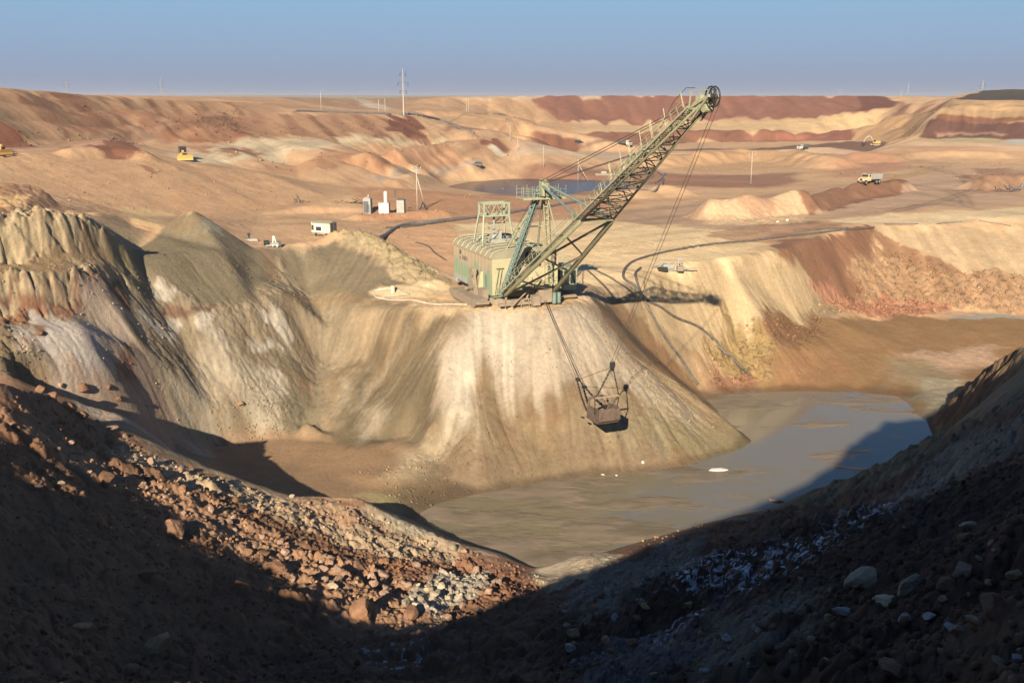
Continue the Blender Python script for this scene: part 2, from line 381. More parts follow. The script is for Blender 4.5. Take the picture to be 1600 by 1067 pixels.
def albedo(c, f):
    c = np.array(c, float) * (np.array([1.05, 1.0, 0.98]) if f >= 0.55 else np.array([1.02, 1.0, 0.98]))
    return np.clip(srgb(c) / (GAIN * (1.35 * f + 0.12) * np.array([1.0, 0.885, 0.82])), 0, 0.85)
CB = np.zeros(GSH + (3,), np.float32)
WX = fbm(GX, GY, 6.0, 4, seed=3) ; WY = fbm(GX, GY, 6.0, 4, seed=4)
WX2 = fbm(GX, GY, 1.3, 3, 0.65, seed=7); WY2 = fbm(GX, GY, 1.3, 3, 0.65, seed=8)
WXf = fbm(GX, GY, 40.0, 5, seed=5); WYf = fbm(GX, GY, 40.0, 5, seed=6)
REG = []
def reg(c, f, pl, soft=0.6, rag=1.5, run=0.0, op=1.0, ymin=2.0, ymax=1500.0, rough=None):
    REG.append((c, f, pl, soft, rag, run, op, ymin, ymax, rough))
ROUGH = np.full(GSH, 0.35, np.float32)     # height of small relief
ROUGH[GR > 345] = 1.0
#REG0
# far land
reg((196,172,142),.42,[(-900,149.3,1400),(2500,149.3,1400),(2500,154,640),(1400,154,760),(700,155,720),(300,155,560),(-900,150,560)],20,30,op=.7)
reg((178,168,152),.42,[(262,150,900),(500,148.5,1350),(760,149.5,1350),(700,151,900),(500,151.5,800),(320,154,600)],15,20)
reg((168,128,98),.42,[(470,153,740),(720,152,880),(690,156,700),(640,172,560),(600,175,520),(540,168,520),(400,158,560)],8,14,op=.8)
reg((210,182,156),.42,[(540,156,700),(572,155,720),(612,170,560),(604,174,540),(575,172,540)],3,3)
# upper left heap
reg((208,162,118),.6,[(0,138.5,303),(60,142.5,323),(150,151,351),(250,154,387),(330,156.5,415),(400,160,440),(520,173,500),(400,182),(280,182),(200,190),(130,205),(70,222),(0,232),(-200,240,240),(-200,112,268)],3,4,6)
reg((168,124,90),.6,[(28,142,312),(58,144,322),(122,203),(90,212)],2,4,8,ymin=262,ymax=330)
reg((172,120,86),.6,[(93,149,332),(132,152,345),(162,186),(128,195),(104,180)],2,4,10,ymin=290,ymax=350)
for x0, w in ((150,6),(184,9),(222,5),(250,9),(300,6),(345,8)):
    reg((158,112,80),.6,[(x0,156+(x0-150)*.02,352+(x0-150)*.36),(x0+w,157+(x0-150)*.02,354+(x0-150)*.36),(x0+w+27,181),(x0+24,182)],1.2,1.5,4,ymin=340,ymax=430,op=.8)
reg((172,146,108),.6,[(-40,160),(0,172),(60,218),(32,230),(0,205),(-40,190)],2,3,4,ymin=240,ymax=310)
reg((166,106,78),.6,[(-60,180),(0,187),(22,200),(56,226),(0,232),(-60,232)],1.5,3,3,ymin=235,ymax=300)
reg((172,116,84),.45,[(110,197),(200,186),(330,181),(392,196),(380,220),(300,222),(230,214),(200,207),(150,212),(118,206)],3,7,3,ymin=262,ymax=400,op=.85)
reg((200,150,116),.4,[(-100,246),(0,236),(80,227),(160,214),(250,196),(330,184),(352,189),(250,211),(190,226),(120,240),(0,243),(-100,250)],3,4,ymin=230,ymax=400)
reg((148,96,68),.5,[(108,233),(168,219),(196,219),(233,247),(168,246)],1,3,3,ymin=255,ymax=310)
reg((180,112,76),.5,[(232,206),(330,196),(400,214),(392,222),(300,222)],2,5,3,ymin=300,ymax=380)
reg((222,194,154),.42,[(255,240),(300,229),(400,217),(500,217),(620,216),(740,212),(788,212),(700,220),(600,224),(560,229),(500,235),(440,242),(380,248),(310,255),(285,252)],2,5,ymin=270,ymax=445)
reg((182,130,96),.42,[(300,229),(336,228),(322,241),(300,239)],1.5,3,ymin=290,ymax=345)
reg((182,130,96),.42,[(345,242),(368,231),(422,232),(402,244),(362,248)],1.5,3,ymin=300,ymax=345)
reg((182,130,96),.42,[(500,232),(530,228),(510,240)],1,3,ymin=300,ymax=365)
# second and third slopes
reg((206,158,116),.6,[(262,188,372),(350,181,396),(500,178,432),(650,184,464),(668,205),(640,212),(500,215),(340,221),(270,220)],2,2,8)
reg((184,130,94),.6,[(262,188,372),(330,182,388),(400,182,406),(420,200),(400,216),(340,221),(270,220)],2,6,8,ymin=325,ymax=410,op=.7)
for x0, w, c in ((300,14,(170,120,88)),(345,6,(150,104,76)),(380,16,(190,140,102)),(425,18,(176,128,94)),(474,9,(146,98,70)),(505,16,(184,136,100)),(548,20,(172,124,92)),(590,24,(160,108,80))):
    reg(c,.6,[(x0,183,388+(x0-300)*.2),(x0+w,183,390+(x0-300)*.2),(x0+w+44,215),(x0+36,216)],1.5,2,6,ymin=330,ymax=452,op=.8)
reg((146,92,66),.6,[(600,186,452),(650,187,462),(668,200),(642,212),(618,212)],1.5,4,6,ymin=400,ymax=470)
reg((214,164,118),.55,[(500,238),(600,228),(790,214),(800,245),(650,260),(590,270),(470,274),(400,262)],2,3,7,ymin=280,ymax=450)
for x0, w, c in ((470,26,(184,134,98)),(520,16,(190,138,100)),(562,14,(166,112,82)),(588,10,(176,122,88)),(615,20,(200,150,110)),(660,12,(182,132,98)),(690,16,(226,194,152))):
    y0 = 237 - (x0 - 470) * .09
    reg(c,.55,[(x0,y0,330+(x0-470)*.32),(x0+w,y0,332+(x0-470)*.32),(x0+w+42,y0+28),(x0+34,y0+30)],1.5,2,7,ymin=285,ymax=445,op=.75)
reg((152,94,68),.5,[(744,222),(780,220),(800,238),(770,236)],1,2,3,ymin=385,ymax=460)
reg((230,208,176),.5,[(756,232),(772,230),(794,246),(775,247)],1,2,3,ymin=380,ymax=460)
reg((212,164,120),.5,[(0,243),(100,243),(290,258),(400,264),(470,276),(560,280),(560,300),(480,320),(400,335),(300,338),(180,338),(110,325),(70,292),(0,283)],3,3,4,ymin=165,ymax=300)
reg((170,118,86),.5,[(207,255),(222,256),(240,272),(226,275)],.6,2,2)
reg((228,192,138),.6,[(186,322),(246,330),(270,334),(262,350),(200,346)],.6,1,1,ymin=190,ymax=240)
# road below the third slope
reg((188,162,138),.42,[(580,277),(650,266),(720,256),(745,253),(742,260),(660,270),(590,283)],1.5,1.5,ymin=300,ymax=460)
reg((200,166,134),.42,[(800,244),(900,238),(1000,242),(1000,248),(900,245),(800,252)],2,2)
# left front knoll
reg((168,122,90),.5,[(-60,283),(45,283),(75,297),(125,326),(108,336),(-60,336)],1.5,3,ymin=128,ymax=190,rough=.7)
reg((222,178,116),.6,[(-30,306),(20,303),(60,305),(60,319),(0,325),(-30,322)],.6,2,ymin=128,ymax=175)
# cliffs
reg((246,216,162),.9,[(-60,340,126),(0,340,131),(130,340,141),(152,347,142),(160,372,140),(115,408),(0,412),(-60,414)],.5,.5,1,ymin=114,ymax=142,rough=1.3)
reg((226,182,128),.9,[(-60,395),(0,392),(60,392),(60,410),(-60,412)],.5,2,1,ymin=114,ymax=135,rough=1.1)
reg((172,138,94),.45,[(-60,414),(0,411),(110,407),(140,372),(165,372),(200,420),(100,425),(0,429),(-60,431)],.5,1,1,ymin=114,ymax=146,rough=.5)
reg((168,150,108),.6,[(158,352,142),(170,358,142),(218,400),(212,470),(190,462),(184,420)],.6,1,1,ymin=130,ymax=150,rough=.7)
reg((232,204,150),.9,[(-60,434),(0,431),(100,429),(190,424),(196,445),(100,452),(-60,456)],.3,.5,.8,ymin=112,ymax=142,rough=1.2)
reg((184,132,102),.9,[(-60,454),(0,454),(100,450),(196,442),(194,452),(100,462),(-60,464)],.25,.5,.8,ymin=112,ymax=142,rough=1.1)
reg((238,206,156),.9,[(-60,462),(0,461),(120,456),(132,470),(110,482),(0,490),(-60,492)],.3,.6,1,ymin=112,ymax=142,rough=1.2)
reg((186,124,84),.85,[(-60,494),(0,494),(60,484),(112,476),(124,462),(196,452),(200,482),(120,492),(40,505),(0,514),(-60,516)],.4,1.2,1.2,ymin=110,ymax=142,rough=.9)
reg((158,134,98),.7,[(-60,516),(0,516),(32,512),(62,556),(76,604),(0,596),(-60,580)],1,2,1,ymin=60,ymax=122,rough=.9)
reg((236,208,178),.8,[(38,508),(110,491),(200,484),(216,500),(214,560),(262,636),(306,694),(240,690),(150,650),(76,606),(40,556)],1,2,3,ymin=85,ymax=140,rough=.5)
reg((246,230,212),.8,[(46,506),(106,496),(146,500),(150,556),(128,600),(92,584),(52,545)],.7,1,3,ymin=98,ymax=130,rough=.35)
reg((182,140,96),.8,[(50,512),(66,512),(74,532),(58,530)],.3,.6,.5,ymin=98,ymax=125)
reg((188,122,74),.8,[(154,546),(192,540),(216,562),(200,592),(172,578)],.7,2.5,2,ymin=98,ymax=135,rough=.6)
reg((228,190,156),.8,[(120,604),(212,566),(272,640),(284,690),(205,664)],1,2,2,ymin=88,ymax=136,op=.8)
# grey wall
reg((186,164,128),.8,[(210,400),(300,395),(440,392),(520,440),(560,475),(556,510),(530,560),(512,640),(500,690),(306,694),(256,620),(218,520)],1,2,2,ymin=120,ymax=172,rough=.65)
reg((168,150,114),.8,[(300,326.5,170),(255,360),(215,388),(204,400),(245,440),(330,482),(396,472),(420,440),(436,395),(396,388),(345,352)],.6,.6,1,ymin=138,ymax=172,rough=.2)
reg((168,142,104),.75,[(300,326.5,170),(262,352),(280,356),(300,345),(330,340)],.6,1,2,ymin=150,ymax=171,rough=.15)
reg((196,190,156),.75,[(306,331),(324,336),(346,356),(318,358)],.5,1,2,ymin=150,ymax=171)
for pl in ([(238,440),(250,436),(282,466),(276,476),(240,466)],[(216,488),(270,490),(286,502),(276,520),(238,515)],[(308,498),(346,490),(336,516),(316,518)],[(406,487),(426,486),(446,505),(462,540),(452,544),(430,522),(410,505)],[(403,540),(420,545),(450,550),(446,566),(424,560),(404,556)],[(412,586),(440,582),(448,600),(442,626),(424,612)]):
    reg((234,220,194),.8,pl,.35,1.2,1.2,ymin=122,ymax=160)
reg((220,204,172),.8,[(300,556),(400,556),(450,612),(454,664),(306,694),(262,620)],2,4,4,ymin=122,ymax=150,op=.8)
reg((226,212,188),.8,[(330,520),(362,518),(370,540),(340,545)],.7,2,2,ymin=122,ymax=155,op=.7)
reg((164,122,92),.8,[(243,484),(262,480),(300,488),(345,478),(342,488),(290,496),(262,494)],.25,.8,.5,ymin=130,ymax=150)
reg((170,140,104),.75,[(404,384),(426,400),(434,440),(418,442),(410,415)],.6,1.2,1.5,ymin=145,ymax=172)
reg((164,148,112),.8,[(448,560),(502,568),(486,658),(524,692),(456,692),(440,660)],1,1.5,2,ymin=125,ymax=150)
reg((172,142,102),.8,[(462,588),(496,584),(480,636),(466,634)],.7,1.5,2,ymin=125,ymax=150)
reg((206,150,98),.8,[(520,500),(535,500),(538,520),(522,522)],.5,1,1,ymin=135,ymax=150)
reg((178,150,108),.75,[(480,450),(560,468),(620,470),(600,484),(500,486),(440,470)],1,2,1,ymin=145,ymax=166)
reg((160,142,108),.75,[(430,393),(520,378),(560,398),(640,438),(654,456),(580,466),(500,456),(450,430)],.7,1,.6,ymin=150,ymax=181,rough=.25)
reg((204,180,130),.7,[(508,371),(540,361),(600,378),(640,396),(704,442),(690,452),(640,432),(590,402),(548,388)],.7,1.5,1.5,ymin=158,ymax=182,rough=.9)
# pit floor
reg((164,128,94),.42,[(326,697),(400,686),(460,681),(560,690),(646,690),(620,740),(590,775),(500,778),(400,760),(330,735)],.8,1,ymin=112,ymax=140,rough=.12)
reg((180,160,110),.45,[(560,775),(640,765),(700,770),(660,800),(620,800)],1,2,ymin=105,ymax=130,rough=.3)
# the fan
reg((188,162,120),.85,[(540,489),(700,483),(905,472),(1176,692),(1110,716),(850,750),(690,785),(640,800),(600,770),(660,735),(640,692),(520,690),(500,600)],1.54,1.1,0.5,ymin=112,ymax=152,rough=.55)
reg((164,140,102),.9,[(545,492),(640,486),(724,486),(700,520),(640,570),(560,606),(540,590),(560,540)],3.3,2.2,2.5,ymin=128,ymax=152)
reg((152,134,98),.9,[(548,606),(650,560),(696,548),(686,640),(640,690),(520,690),(538,640)],3.3,2.2,3,ymin=118,ymax=150)
reg((228,208,178),.85,[(735,486),(905,476),(962,530),(1012,590),(1090,655),(1010,640),(940,606),(850,622),(800,604),(730,600),(700,640),(704,560)],2.64,1.1,3,ymin=122,ymax=152,rough=.45)
reg((252,236,206),.85,[(735,487),(802,485),(795,560),(748,606),(722,664),(690,682),(706,600),(700,560)],2.64,1.32,2.5,ymin=122,ymax=150,rough=.45)
reg((220,196,154),.85,[(905,476),(925,484),(980,560),(1076,650),(1150,690),(1040,640),(960,560)],1.32,1.1,1.5,ymin=128,ymax=158,op=.8)
for pl in ([(540,598),(562,588),(536,642),(520,646)],[(574,640),(602,622),(594,668),(562,692)],[(520,545),(560,520),(548,550),(512,568)],[(610,540),(640,520),(600,590)],[(585,590),(600,580),(570,640),(560,640)]):
    reg((226,206,170),.85,pl,1.4,1.5,1.6,ymin=118,ymax=152,op=.6)
reg((184,150,104),.85,[(768,624),(880,604),(906,650),(850,700),(760,684)],3.3,2.2,3.5,ymin=118,ymax=150,op=.8)
for pl in ([(818,612),(827,600),(842,640),(820,650)],[(848,604),(860,596),(890,650),(852,664)],[(776,660),(790,650),(800,700),(780,705)],[(970,612),(984,606),(1008,655),(990,650)],[(972,656),(985,655),(1006,698),(995,694)],[(890,592),(900,588),(912,630),(900,632)]):
    reg((172,132,88),.85,pl,1.0,1.0,1.2,ymin=118,ymax=150,op=.8)
reg((180,150,112),.85,[(680,706),(760,690),(850,684),(1000,704),(1110,712),(1108,718),(1000,736),(850,751),(700,786),(650,800)],2.2,2.2,1.5,ymin=112,ymax=145,rough=.5)
reg((222,200,158),.8,[(630,720),(652,700),(690,716),(680,740),(600,750)],1.76,1.65,0.5,ymin=114,ymax=140,op=.8,rough=.9)
reg((184,168,124),.85,[(1000,640),(1060,645),(1176,692),(1104,714),(1000,702),(940,680)],2.2,1.65,2,ymin=122,ymax=150,op=.8)
reg((176,150,106),.85,[(790,660),(840,655),(860,720),(800,730)],2.2,2.2,2,ymin=112,ymax=140,op=.6)
reg((218,180,134),.4,[(650,470),(700,468),(900,462),(925,455),(930,470),(905,476),(830,484),(700,486),(660,484)],1.76,1.1,0.5,ymin=140,ymax=175,rough=.55)
reg((222,188,142),.42,[(600,446),(700,445),(720,466),(610,470),(580,458)],1,2,ymin=145,ymax=176)
# trough and pale face
reg((166,130,90),.75,[(916,462),(965,468),(1000,500),(1045,560),(1094,610),(1060,604),(1000,562),(950,512)],.5,1.2,1,ymin=148,ymax=172,rough=.25)
reg((242,210,158),.75,[(975,436),(1080,412),(1190,394),(1240,400),(1292,476),(1232,500),(1150,530),(1120,575),(1075,545),(1035,500),(1000,470)],.8,1.5,1.5,ymin=160,ymax=225,rough=.22)
reg((224,184,136),.75,[(1080,560),(1120,560),(1140,600),(1105,600)],.7,2,2,ymin=155,ymax=185,rough=.5)
reg((188,158,104),.7,[(1098,520),(1140,496),(1200,500),(1240,510),(1200,560),(1182,602),(1140,604)],1,2,1.5,ymin=160,ymax=205,rough=1.1)
reg((178,132,98),.6,[(1110,590),(1165,580),(1175,608),(1120,612)],.7,2,1,ymin=160,ymax=180)
reg((164,118,86),.6,[(1190,378),(1262,373),(1355,353),(1372,358),(1352,430),(1356,462),(1302,478),(1268,440),(1214,397)],.7,1,1,ymin=190,ymax=240,rough=.25)
reg((192,152,112),.6,[(1345,398),(1380,385),(1430,390),(1490,420),(1620,428),(1620,491),(1400,480),(1336,462)],1,2.5,2,ymin=205,ymax=235,rough=1.1)
reg((180,136,98),.6,[(1366,360),(1384,365),(1500,425),(1465,430),(1385,396)],.7,2,2,ymin=205,ymax=240,rough=.5)
reg((228,196,150),.7,[(1362,352,238),(1500,352,241),(1660,358,241),(1660,428),(1510,430),(1470,410),(1410,385),(1378,368)],.6,1.5,1,ymin=205,ymax=242,rough=.5)
reg((190,130,98),.5,[(1262,482),(1330,466),(1400,470),(1490,482),(1445,492),(1380,496),(1280,494)],.7,2,ymin=200,ymax=225,rough=.9)
# mud flat on the right
reg((168,126,82),.52,[(1182,606),(1200,545),(1262,500),(1400,494),(1660,494),(1660,548),(1480,602),(1430,622),(1350,614),(1200,613)],1,2,ymin=160,ymax=215,rough=.22)
reg((150,108,74),.5,[(1190,500),(1282,494),(1268,556),(1216,542)],1,2,ymin=170,ymax=210,rough=.5)
reg((160,112,76),.42,[(1190,570),(1300,560),(1330,600),(1210,608)],2,3,ymin=160,ymax=190,op=.6)
reg((200,160,128),.5,[(1408,554),(1500,545),(1570,540),(1535,575),(1460,580)],2,3,ymin=145,ymax=195,rough=.5)
reg((158,134,100),.42,[(1376,562),(1470,572),(1506,600),(1430,614),(1388,600)],2.5,4,ymin=150,ymax=190,rough=.3)
reg((168,156,140),.42,[(1470,494),(1600,495),(1660,498),(1660,503),(1520,501)],.8,2,ymin=190,ymax=215,rough=.1)
reg((176,160,130),.5,[(1440,590),(1500,590),(1490,640),(1450,660),(1420,620)],1,2,ymin=125,ymax=170,rough=.6)
# working floor
reg((196,142,102),.42,[(560,296),(620,290),(690,300),(900,312),(1010,318),(850,336),(700,342),(560,348)],2,3,ymin=205,ymax=330)
reg((240,202,150),.42,[(600,362),(700,350),(900,345),(1240,352),(1195,374),(1190,394),(985,434),(930,446),(880,440),(720,440),(680,400)],2,3,ymin=165,ymax=270)
reg((222,168,122),.42,[(590,350),(700,346),(740,380),(700,440),(640,400)],1.5,2,ymin=165,ymax=240)
reg((190,152,120),.42,[(950,332),(1080,318),(1200,304),(1340,292),(1400,286),(1480,300),(1320,336),(1200,362),(1000,350)],2,4,ymin=220,ymax=345,op=.9)
reg((176,126,94),.42,[(1100,362),(1180,352),(1300,342),(1345,345),(1260,370),(1180,380),(1130,376)],1.5,4,ymin=200,ymax=260,op=.7)
reg((200,160,128),.42,[(1400,290),(1480,262),(1600,262),(1600,318),(1400,330),(1300,338)],2,4,ymin=240,ymax=420,op=.8)
reg((228,194,148),.42,[(1245,346),(1400,334),(1660,322),(1660,352),(1400,350),(1362,350)],1.5,2,ymin=235,ymax=290)
reg((166,118,90),.42,[(1000,266),(1100,272),(1240,268),(1236,284),(1200,292),(1050,290),(970,282)],5,12,ymin=310,ymax=480)
reg((166,118,90),.42,[(820,262),(960,264),(980,282),(960,306),(880,306),(760,304),(840,286),(800,280)],4,9,ymin=300,ymax=480)
reg((216,166,118),.5,[(1000,244),(1100,236),(1200,234),(1300,248),(1240,262),(1100,268),(1010,262)],2,5,ymin=400,ymax=620)
reg((184,126,94),.42,[(1290,246),(1380,248),(1420,262),(1380,282),(1320,278)],6,12,ymin=350,ymax=600,op=.6)
reg((178,128,94),.5,[(1520,264),(1580,264),(1620,280),(1600,296),(1540,304),(1520,290)],4,8,ymin=290,ymax=440,op=.9)
reg((232,196,150),.6,[(1104,350),(1112,328),(1160,318),(1230,314),(1262,330),(1256,350),(1180,352)],.8,2,ymin=220,ymax=330,rough=.7)
reg((224,178,136),.6,[(1150,340),(1190,322),(1225,320),(1200,345)],1,2,ymin=220,ymax=330)
reg((168,122,90),.6,[(1250,332),(1256,312),(1330,298),(1425,290),(1405,304),(1340,318),(1268,338)],.8,2,ymin=240,ymax=400,rough=.5)
reg((160,106,78),.6,[(108,232),(170,222),(200,222),(236,248),(168,248)],1,2,ymin=255,ymax=320)
# far wall
reg((222,176,126),.6,[(640,160,720),(700,153,722),(845,151.5,752),(902,195),(830,215),(700,200),(640,180)],4,6,10,ymin=500,ymax=760)
reg((178,118,90),.7,[(820,151.5,752),(1000,151.2,766),(1200,151.5,766),(1396,151.5,745),(1390,169),(1300,180),(1200,186.5),(1000,196),(895,195),(850,172)],3,7,12,ymin=680,ymax=770)
reg((188,118,90),.7,[(1000,151.2,766),(1200,151.5,766),(1200,160),(1000,160)],3,6,10,ymin=730,ymax=770,op=.5)
reg((148,90,66),.7,[(1338,152,755),(1396,152,745),(1392,168),(1346,174)],2,3,6,ymin=690,ymax=760)
reg((230,186,132),.5,[(830,194),(1000,198),(1200,188.5),(1300,181),(1392,171),(1345,206),(1200,204),(940,206),(860,216)],3,6,6,ymin=620,ymax=712)
reg((168,112,82),.6,[(905,209),(1000,208),(1200,206),(1310,204),(1335,220),(1100,223),(950,226)],2,4,6,ymin=600,ymax=662)
reg((176,112,84),.6,[(1180,206.5),(1310,204),(1335,216),(1200,216)],2,3,4,ymin=600,ymax=655)
reg((134,96,74),.42,[(840,222),(950,228),(1330,222),(1400,219),(1400,226),(1100,233),(900,236),(840,232)],3,8,ymin=500,ymax=640)
reg((224,182,142),.42,[(780,238),(1000,234.5),(1250,233),(1650,236),(1650,241),(1250,239),(1000,240)],3,5,ymin=400,ymax=600)
reg((136,118,94),.5,[(640,177.5),(800,178.5),(808,182),(790,181.5),(640,180)],1.0,1.5,ymin=480,ymax=660)
reg((172,118,84),.5,[(700,198),(795,201),(795,207),(700,205)],2,4,ymin=440,ymax=560)
reg((150,96,70),.5,[(836,216),(906,222),(906,236),(850,233)],2,4,ymin=470,ymax=640)
# right hill and layered wall
reg((216,170,118),.6,[(1335,205),(1390,186),(1430,176),(1450,175),(1440,216),(1400,219),(1345,219)],3,5,6,ymin=480,ymax=640)
reg((178,132,96),.6,[(1395,166,720),(1480,156,600),(1470,172),(1440,178),(1400,174)],3,6,5,ymin=500,ymax=740)
reg((226,184,132),.8,[(1488,159,528),(1700,157.5,500),(1700,190),(1466,188)],1.5,1,1,ymin=430,ymax=530)
reg((118,98,80),.8,[(1484,164.5),(1700,165),(1700,168),(1480,167.5)],.8,1,.5,ymin=430,ymax=530)
reg((174,114,80),.8,[(1466,181),(1700,183),(1700,187),(1462,186)],.8,1,.5,ymin=430,ymax=530)
reg((140,96,80),.8,[(1452,190),(1700,191),(1700,220),(1434,215)],1.2,1,1,ymin=400,ymax=530)
reg((212,168,134),.8,[(1462,207.5),(1570,208),(1576,213),(1466,213)],1,1.5,1,ymin=400,ymax=530)
reg((196,182,134),.5,[(1426,217),(1500,217.5),(1566,219),(1560,223),(1425,220.5)],1.2,2,ymin=440,ymax=520)
reg((204,194,178),.5,[(1556,226),(1580,220),(1640,219),(1640,228)],1.2,2,ymin=400,ymax=480)
reg((92,80,66),.5,[(1488,156,560),(1530,146,608),(1700,142,608),(1700,156.5,512),(1600,157.5,516)],1.5,2,2,ymin=500,ymax=900)
# near slope
FE = [(-260,560),(0,596),(75,606),(180,667),(250,708),(340,738),(450,778),(560,780),(640,822),(700,848),(780,868),(830,890),(900,870),(1000,848),(1100,821),(1300,772),(1430,716),(1500,660),(1600,610),(1750,580)]
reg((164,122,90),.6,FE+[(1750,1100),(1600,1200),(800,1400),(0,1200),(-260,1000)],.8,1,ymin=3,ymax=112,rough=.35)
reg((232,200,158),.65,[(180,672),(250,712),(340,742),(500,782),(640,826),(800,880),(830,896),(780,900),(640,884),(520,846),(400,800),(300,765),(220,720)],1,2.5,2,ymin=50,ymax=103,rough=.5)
reg((210,162,124),.6,[(430,775),(560,790),(640,830),(560,830),(470,805)],1,3,1,ymin=60,ymax=103,op=.7)
reg((228,208,168),.6,[(560,790),(610,800),(650,825),(690,848),(610,830)],.6,1.5,1,ymin=70,ymax=103)
reg((208,160,120),.6,[(60,606),(180,670),(300,760),(400,824),(520,872),(620,900),(700,900),(710,975),(560,970),(430,895),(310,835),(180,760),(0,640)],1.2,2.5,1,ymin=40,ymax=90,rough=.5)
reg((186,134,100),.6,[(600,880),(720,866),(830,884),(862,912),(760,936),(700,955),(660,905)],.8,2,1,ymin=60,ymax=103,rough=.4)
reg((230,214,184),.6,[(640,930),(690,898),(762,888),(784,905),(735,942),(680,958)],.5,1.2,1,ymin=60,ymax=100,rough=.3)
reg((224,202,164),.6,[(828,893),(868,874),(962,868),(940,886),(850,915)],.5,1,1,ymin=75,ymax=103,rough=.4)
reg((100,74,58),.6,[(900,940),(1000,880),(1200,830),(1400,760),(1500,720),(1620,680),(1620,1100),(1100,1200),(860,1100)],2,4,ymin=3,ymax=100,op=.8)  # dark brown, with extra shade put into the colour of this side
reg((176,162,142),.6,[(880,912),(960,880),(1060,840),(1110,836),(1080,880),(1000,930),(930,965)],1,2.5,1,ymin=40,ymax=104)
reg((186,164,140),.6,[(1450,712),(1500,668),(1620,618),(1620,680),(1480,745),(1400,770)],1,2.5,1,ymin=40,ymax=112)
reg((150,136,128),.6,[(890,1067),(960,1000),(1080,960),(1110,1000),(1040,1067)],1,3,1,ymin=30,ymax=80,op=.8)
reg((176,160,138),.6,[(1100,1000),(1150,940),(1210,930),(1220,990),(1170,1050),(1100,1060)],1,2,1,ymin=25,ymax=60,op=.7)
reg((160,130,96),.6,[(1455,700),(1490,700),(1560,640),(1600,590),(1600,540),(1540,575),(1500,612),(1465,640)],.6,1.5,1,ymin=112,ymax=150,rough=1.4)
#REG1
def paint():
    CB[:] = albedo((212, 166, 122), 0.42)
    n1 = fbm(GX, GY, 26, 5, seed=9)[..., None]
    CB[:] = CB * (1 + 0.10 * n1)
    m = sstep(0.05, 0.5, fbm(GX, GY, 60, 5, seed=12))[..., None] * 0.5
    CB[:] = CB * (1 - m) + albedo((190, 138, 100), 0.42) * m
    slm = (sstep(0.25, 0.5, SLOPE) * (GR < 230))[..., None]
    CB[:] = CB * (1 - slm) + albedo((206, 176, 132), 0.8) * slm
    lowm = (sstep(-45.5, -48.5, height0(GX, GY)) * (GR < 230))[..., None]
    CB[:] = CB * (1 - lowm) + albedo((168, 134, 96), 0.42) * lowm
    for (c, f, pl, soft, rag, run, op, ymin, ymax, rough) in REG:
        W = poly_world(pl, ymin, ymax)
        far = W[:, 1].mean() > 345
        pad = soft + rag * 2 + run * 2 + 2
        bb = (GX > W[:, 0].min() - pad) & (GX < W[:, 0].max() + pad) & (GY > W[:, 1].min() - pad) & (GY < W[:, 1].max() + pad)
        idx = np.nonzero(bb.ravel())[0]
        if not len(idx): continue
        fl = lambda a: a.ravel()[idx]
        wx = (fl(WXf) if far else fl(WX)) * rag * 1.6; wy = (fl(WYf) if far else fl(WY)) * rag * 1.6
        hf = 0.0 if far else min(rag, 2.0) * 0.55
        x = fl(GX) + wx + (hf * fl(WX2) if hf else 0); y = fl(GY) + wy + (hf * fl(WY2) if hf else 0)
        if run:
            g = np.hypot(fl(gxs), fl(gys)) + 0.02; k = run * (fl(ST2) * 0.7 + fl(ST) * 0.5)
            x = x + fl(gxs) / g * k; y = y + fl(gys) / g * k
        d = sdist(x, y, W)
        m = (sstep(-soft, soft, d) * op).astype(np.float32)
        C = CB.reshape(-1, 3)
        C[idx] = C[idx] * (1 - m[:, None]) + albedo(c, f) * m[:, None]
        if rough is not None:
            Rg = ROUGH.reshape(-1); Rg[idx] = Rg[idx] * (1 - m) + rough * m
t_ = time.time(); paint(); print('paint', time.time() - t_)
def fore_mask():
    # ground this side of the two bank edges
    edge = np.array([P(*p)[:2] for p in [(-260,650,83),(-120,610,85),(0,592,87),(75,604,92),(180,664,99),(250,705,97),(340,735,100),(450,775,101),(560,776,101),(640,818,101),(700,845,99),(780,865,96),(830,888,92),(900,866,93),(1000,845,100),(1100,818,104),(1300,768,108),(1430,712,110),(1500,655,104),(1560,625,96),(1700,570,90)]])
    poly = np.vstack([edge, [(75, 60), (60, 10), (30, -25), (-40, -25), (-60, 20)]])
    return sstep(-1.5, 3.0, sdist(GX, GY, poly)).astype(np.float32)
FMASK = fore_mask()
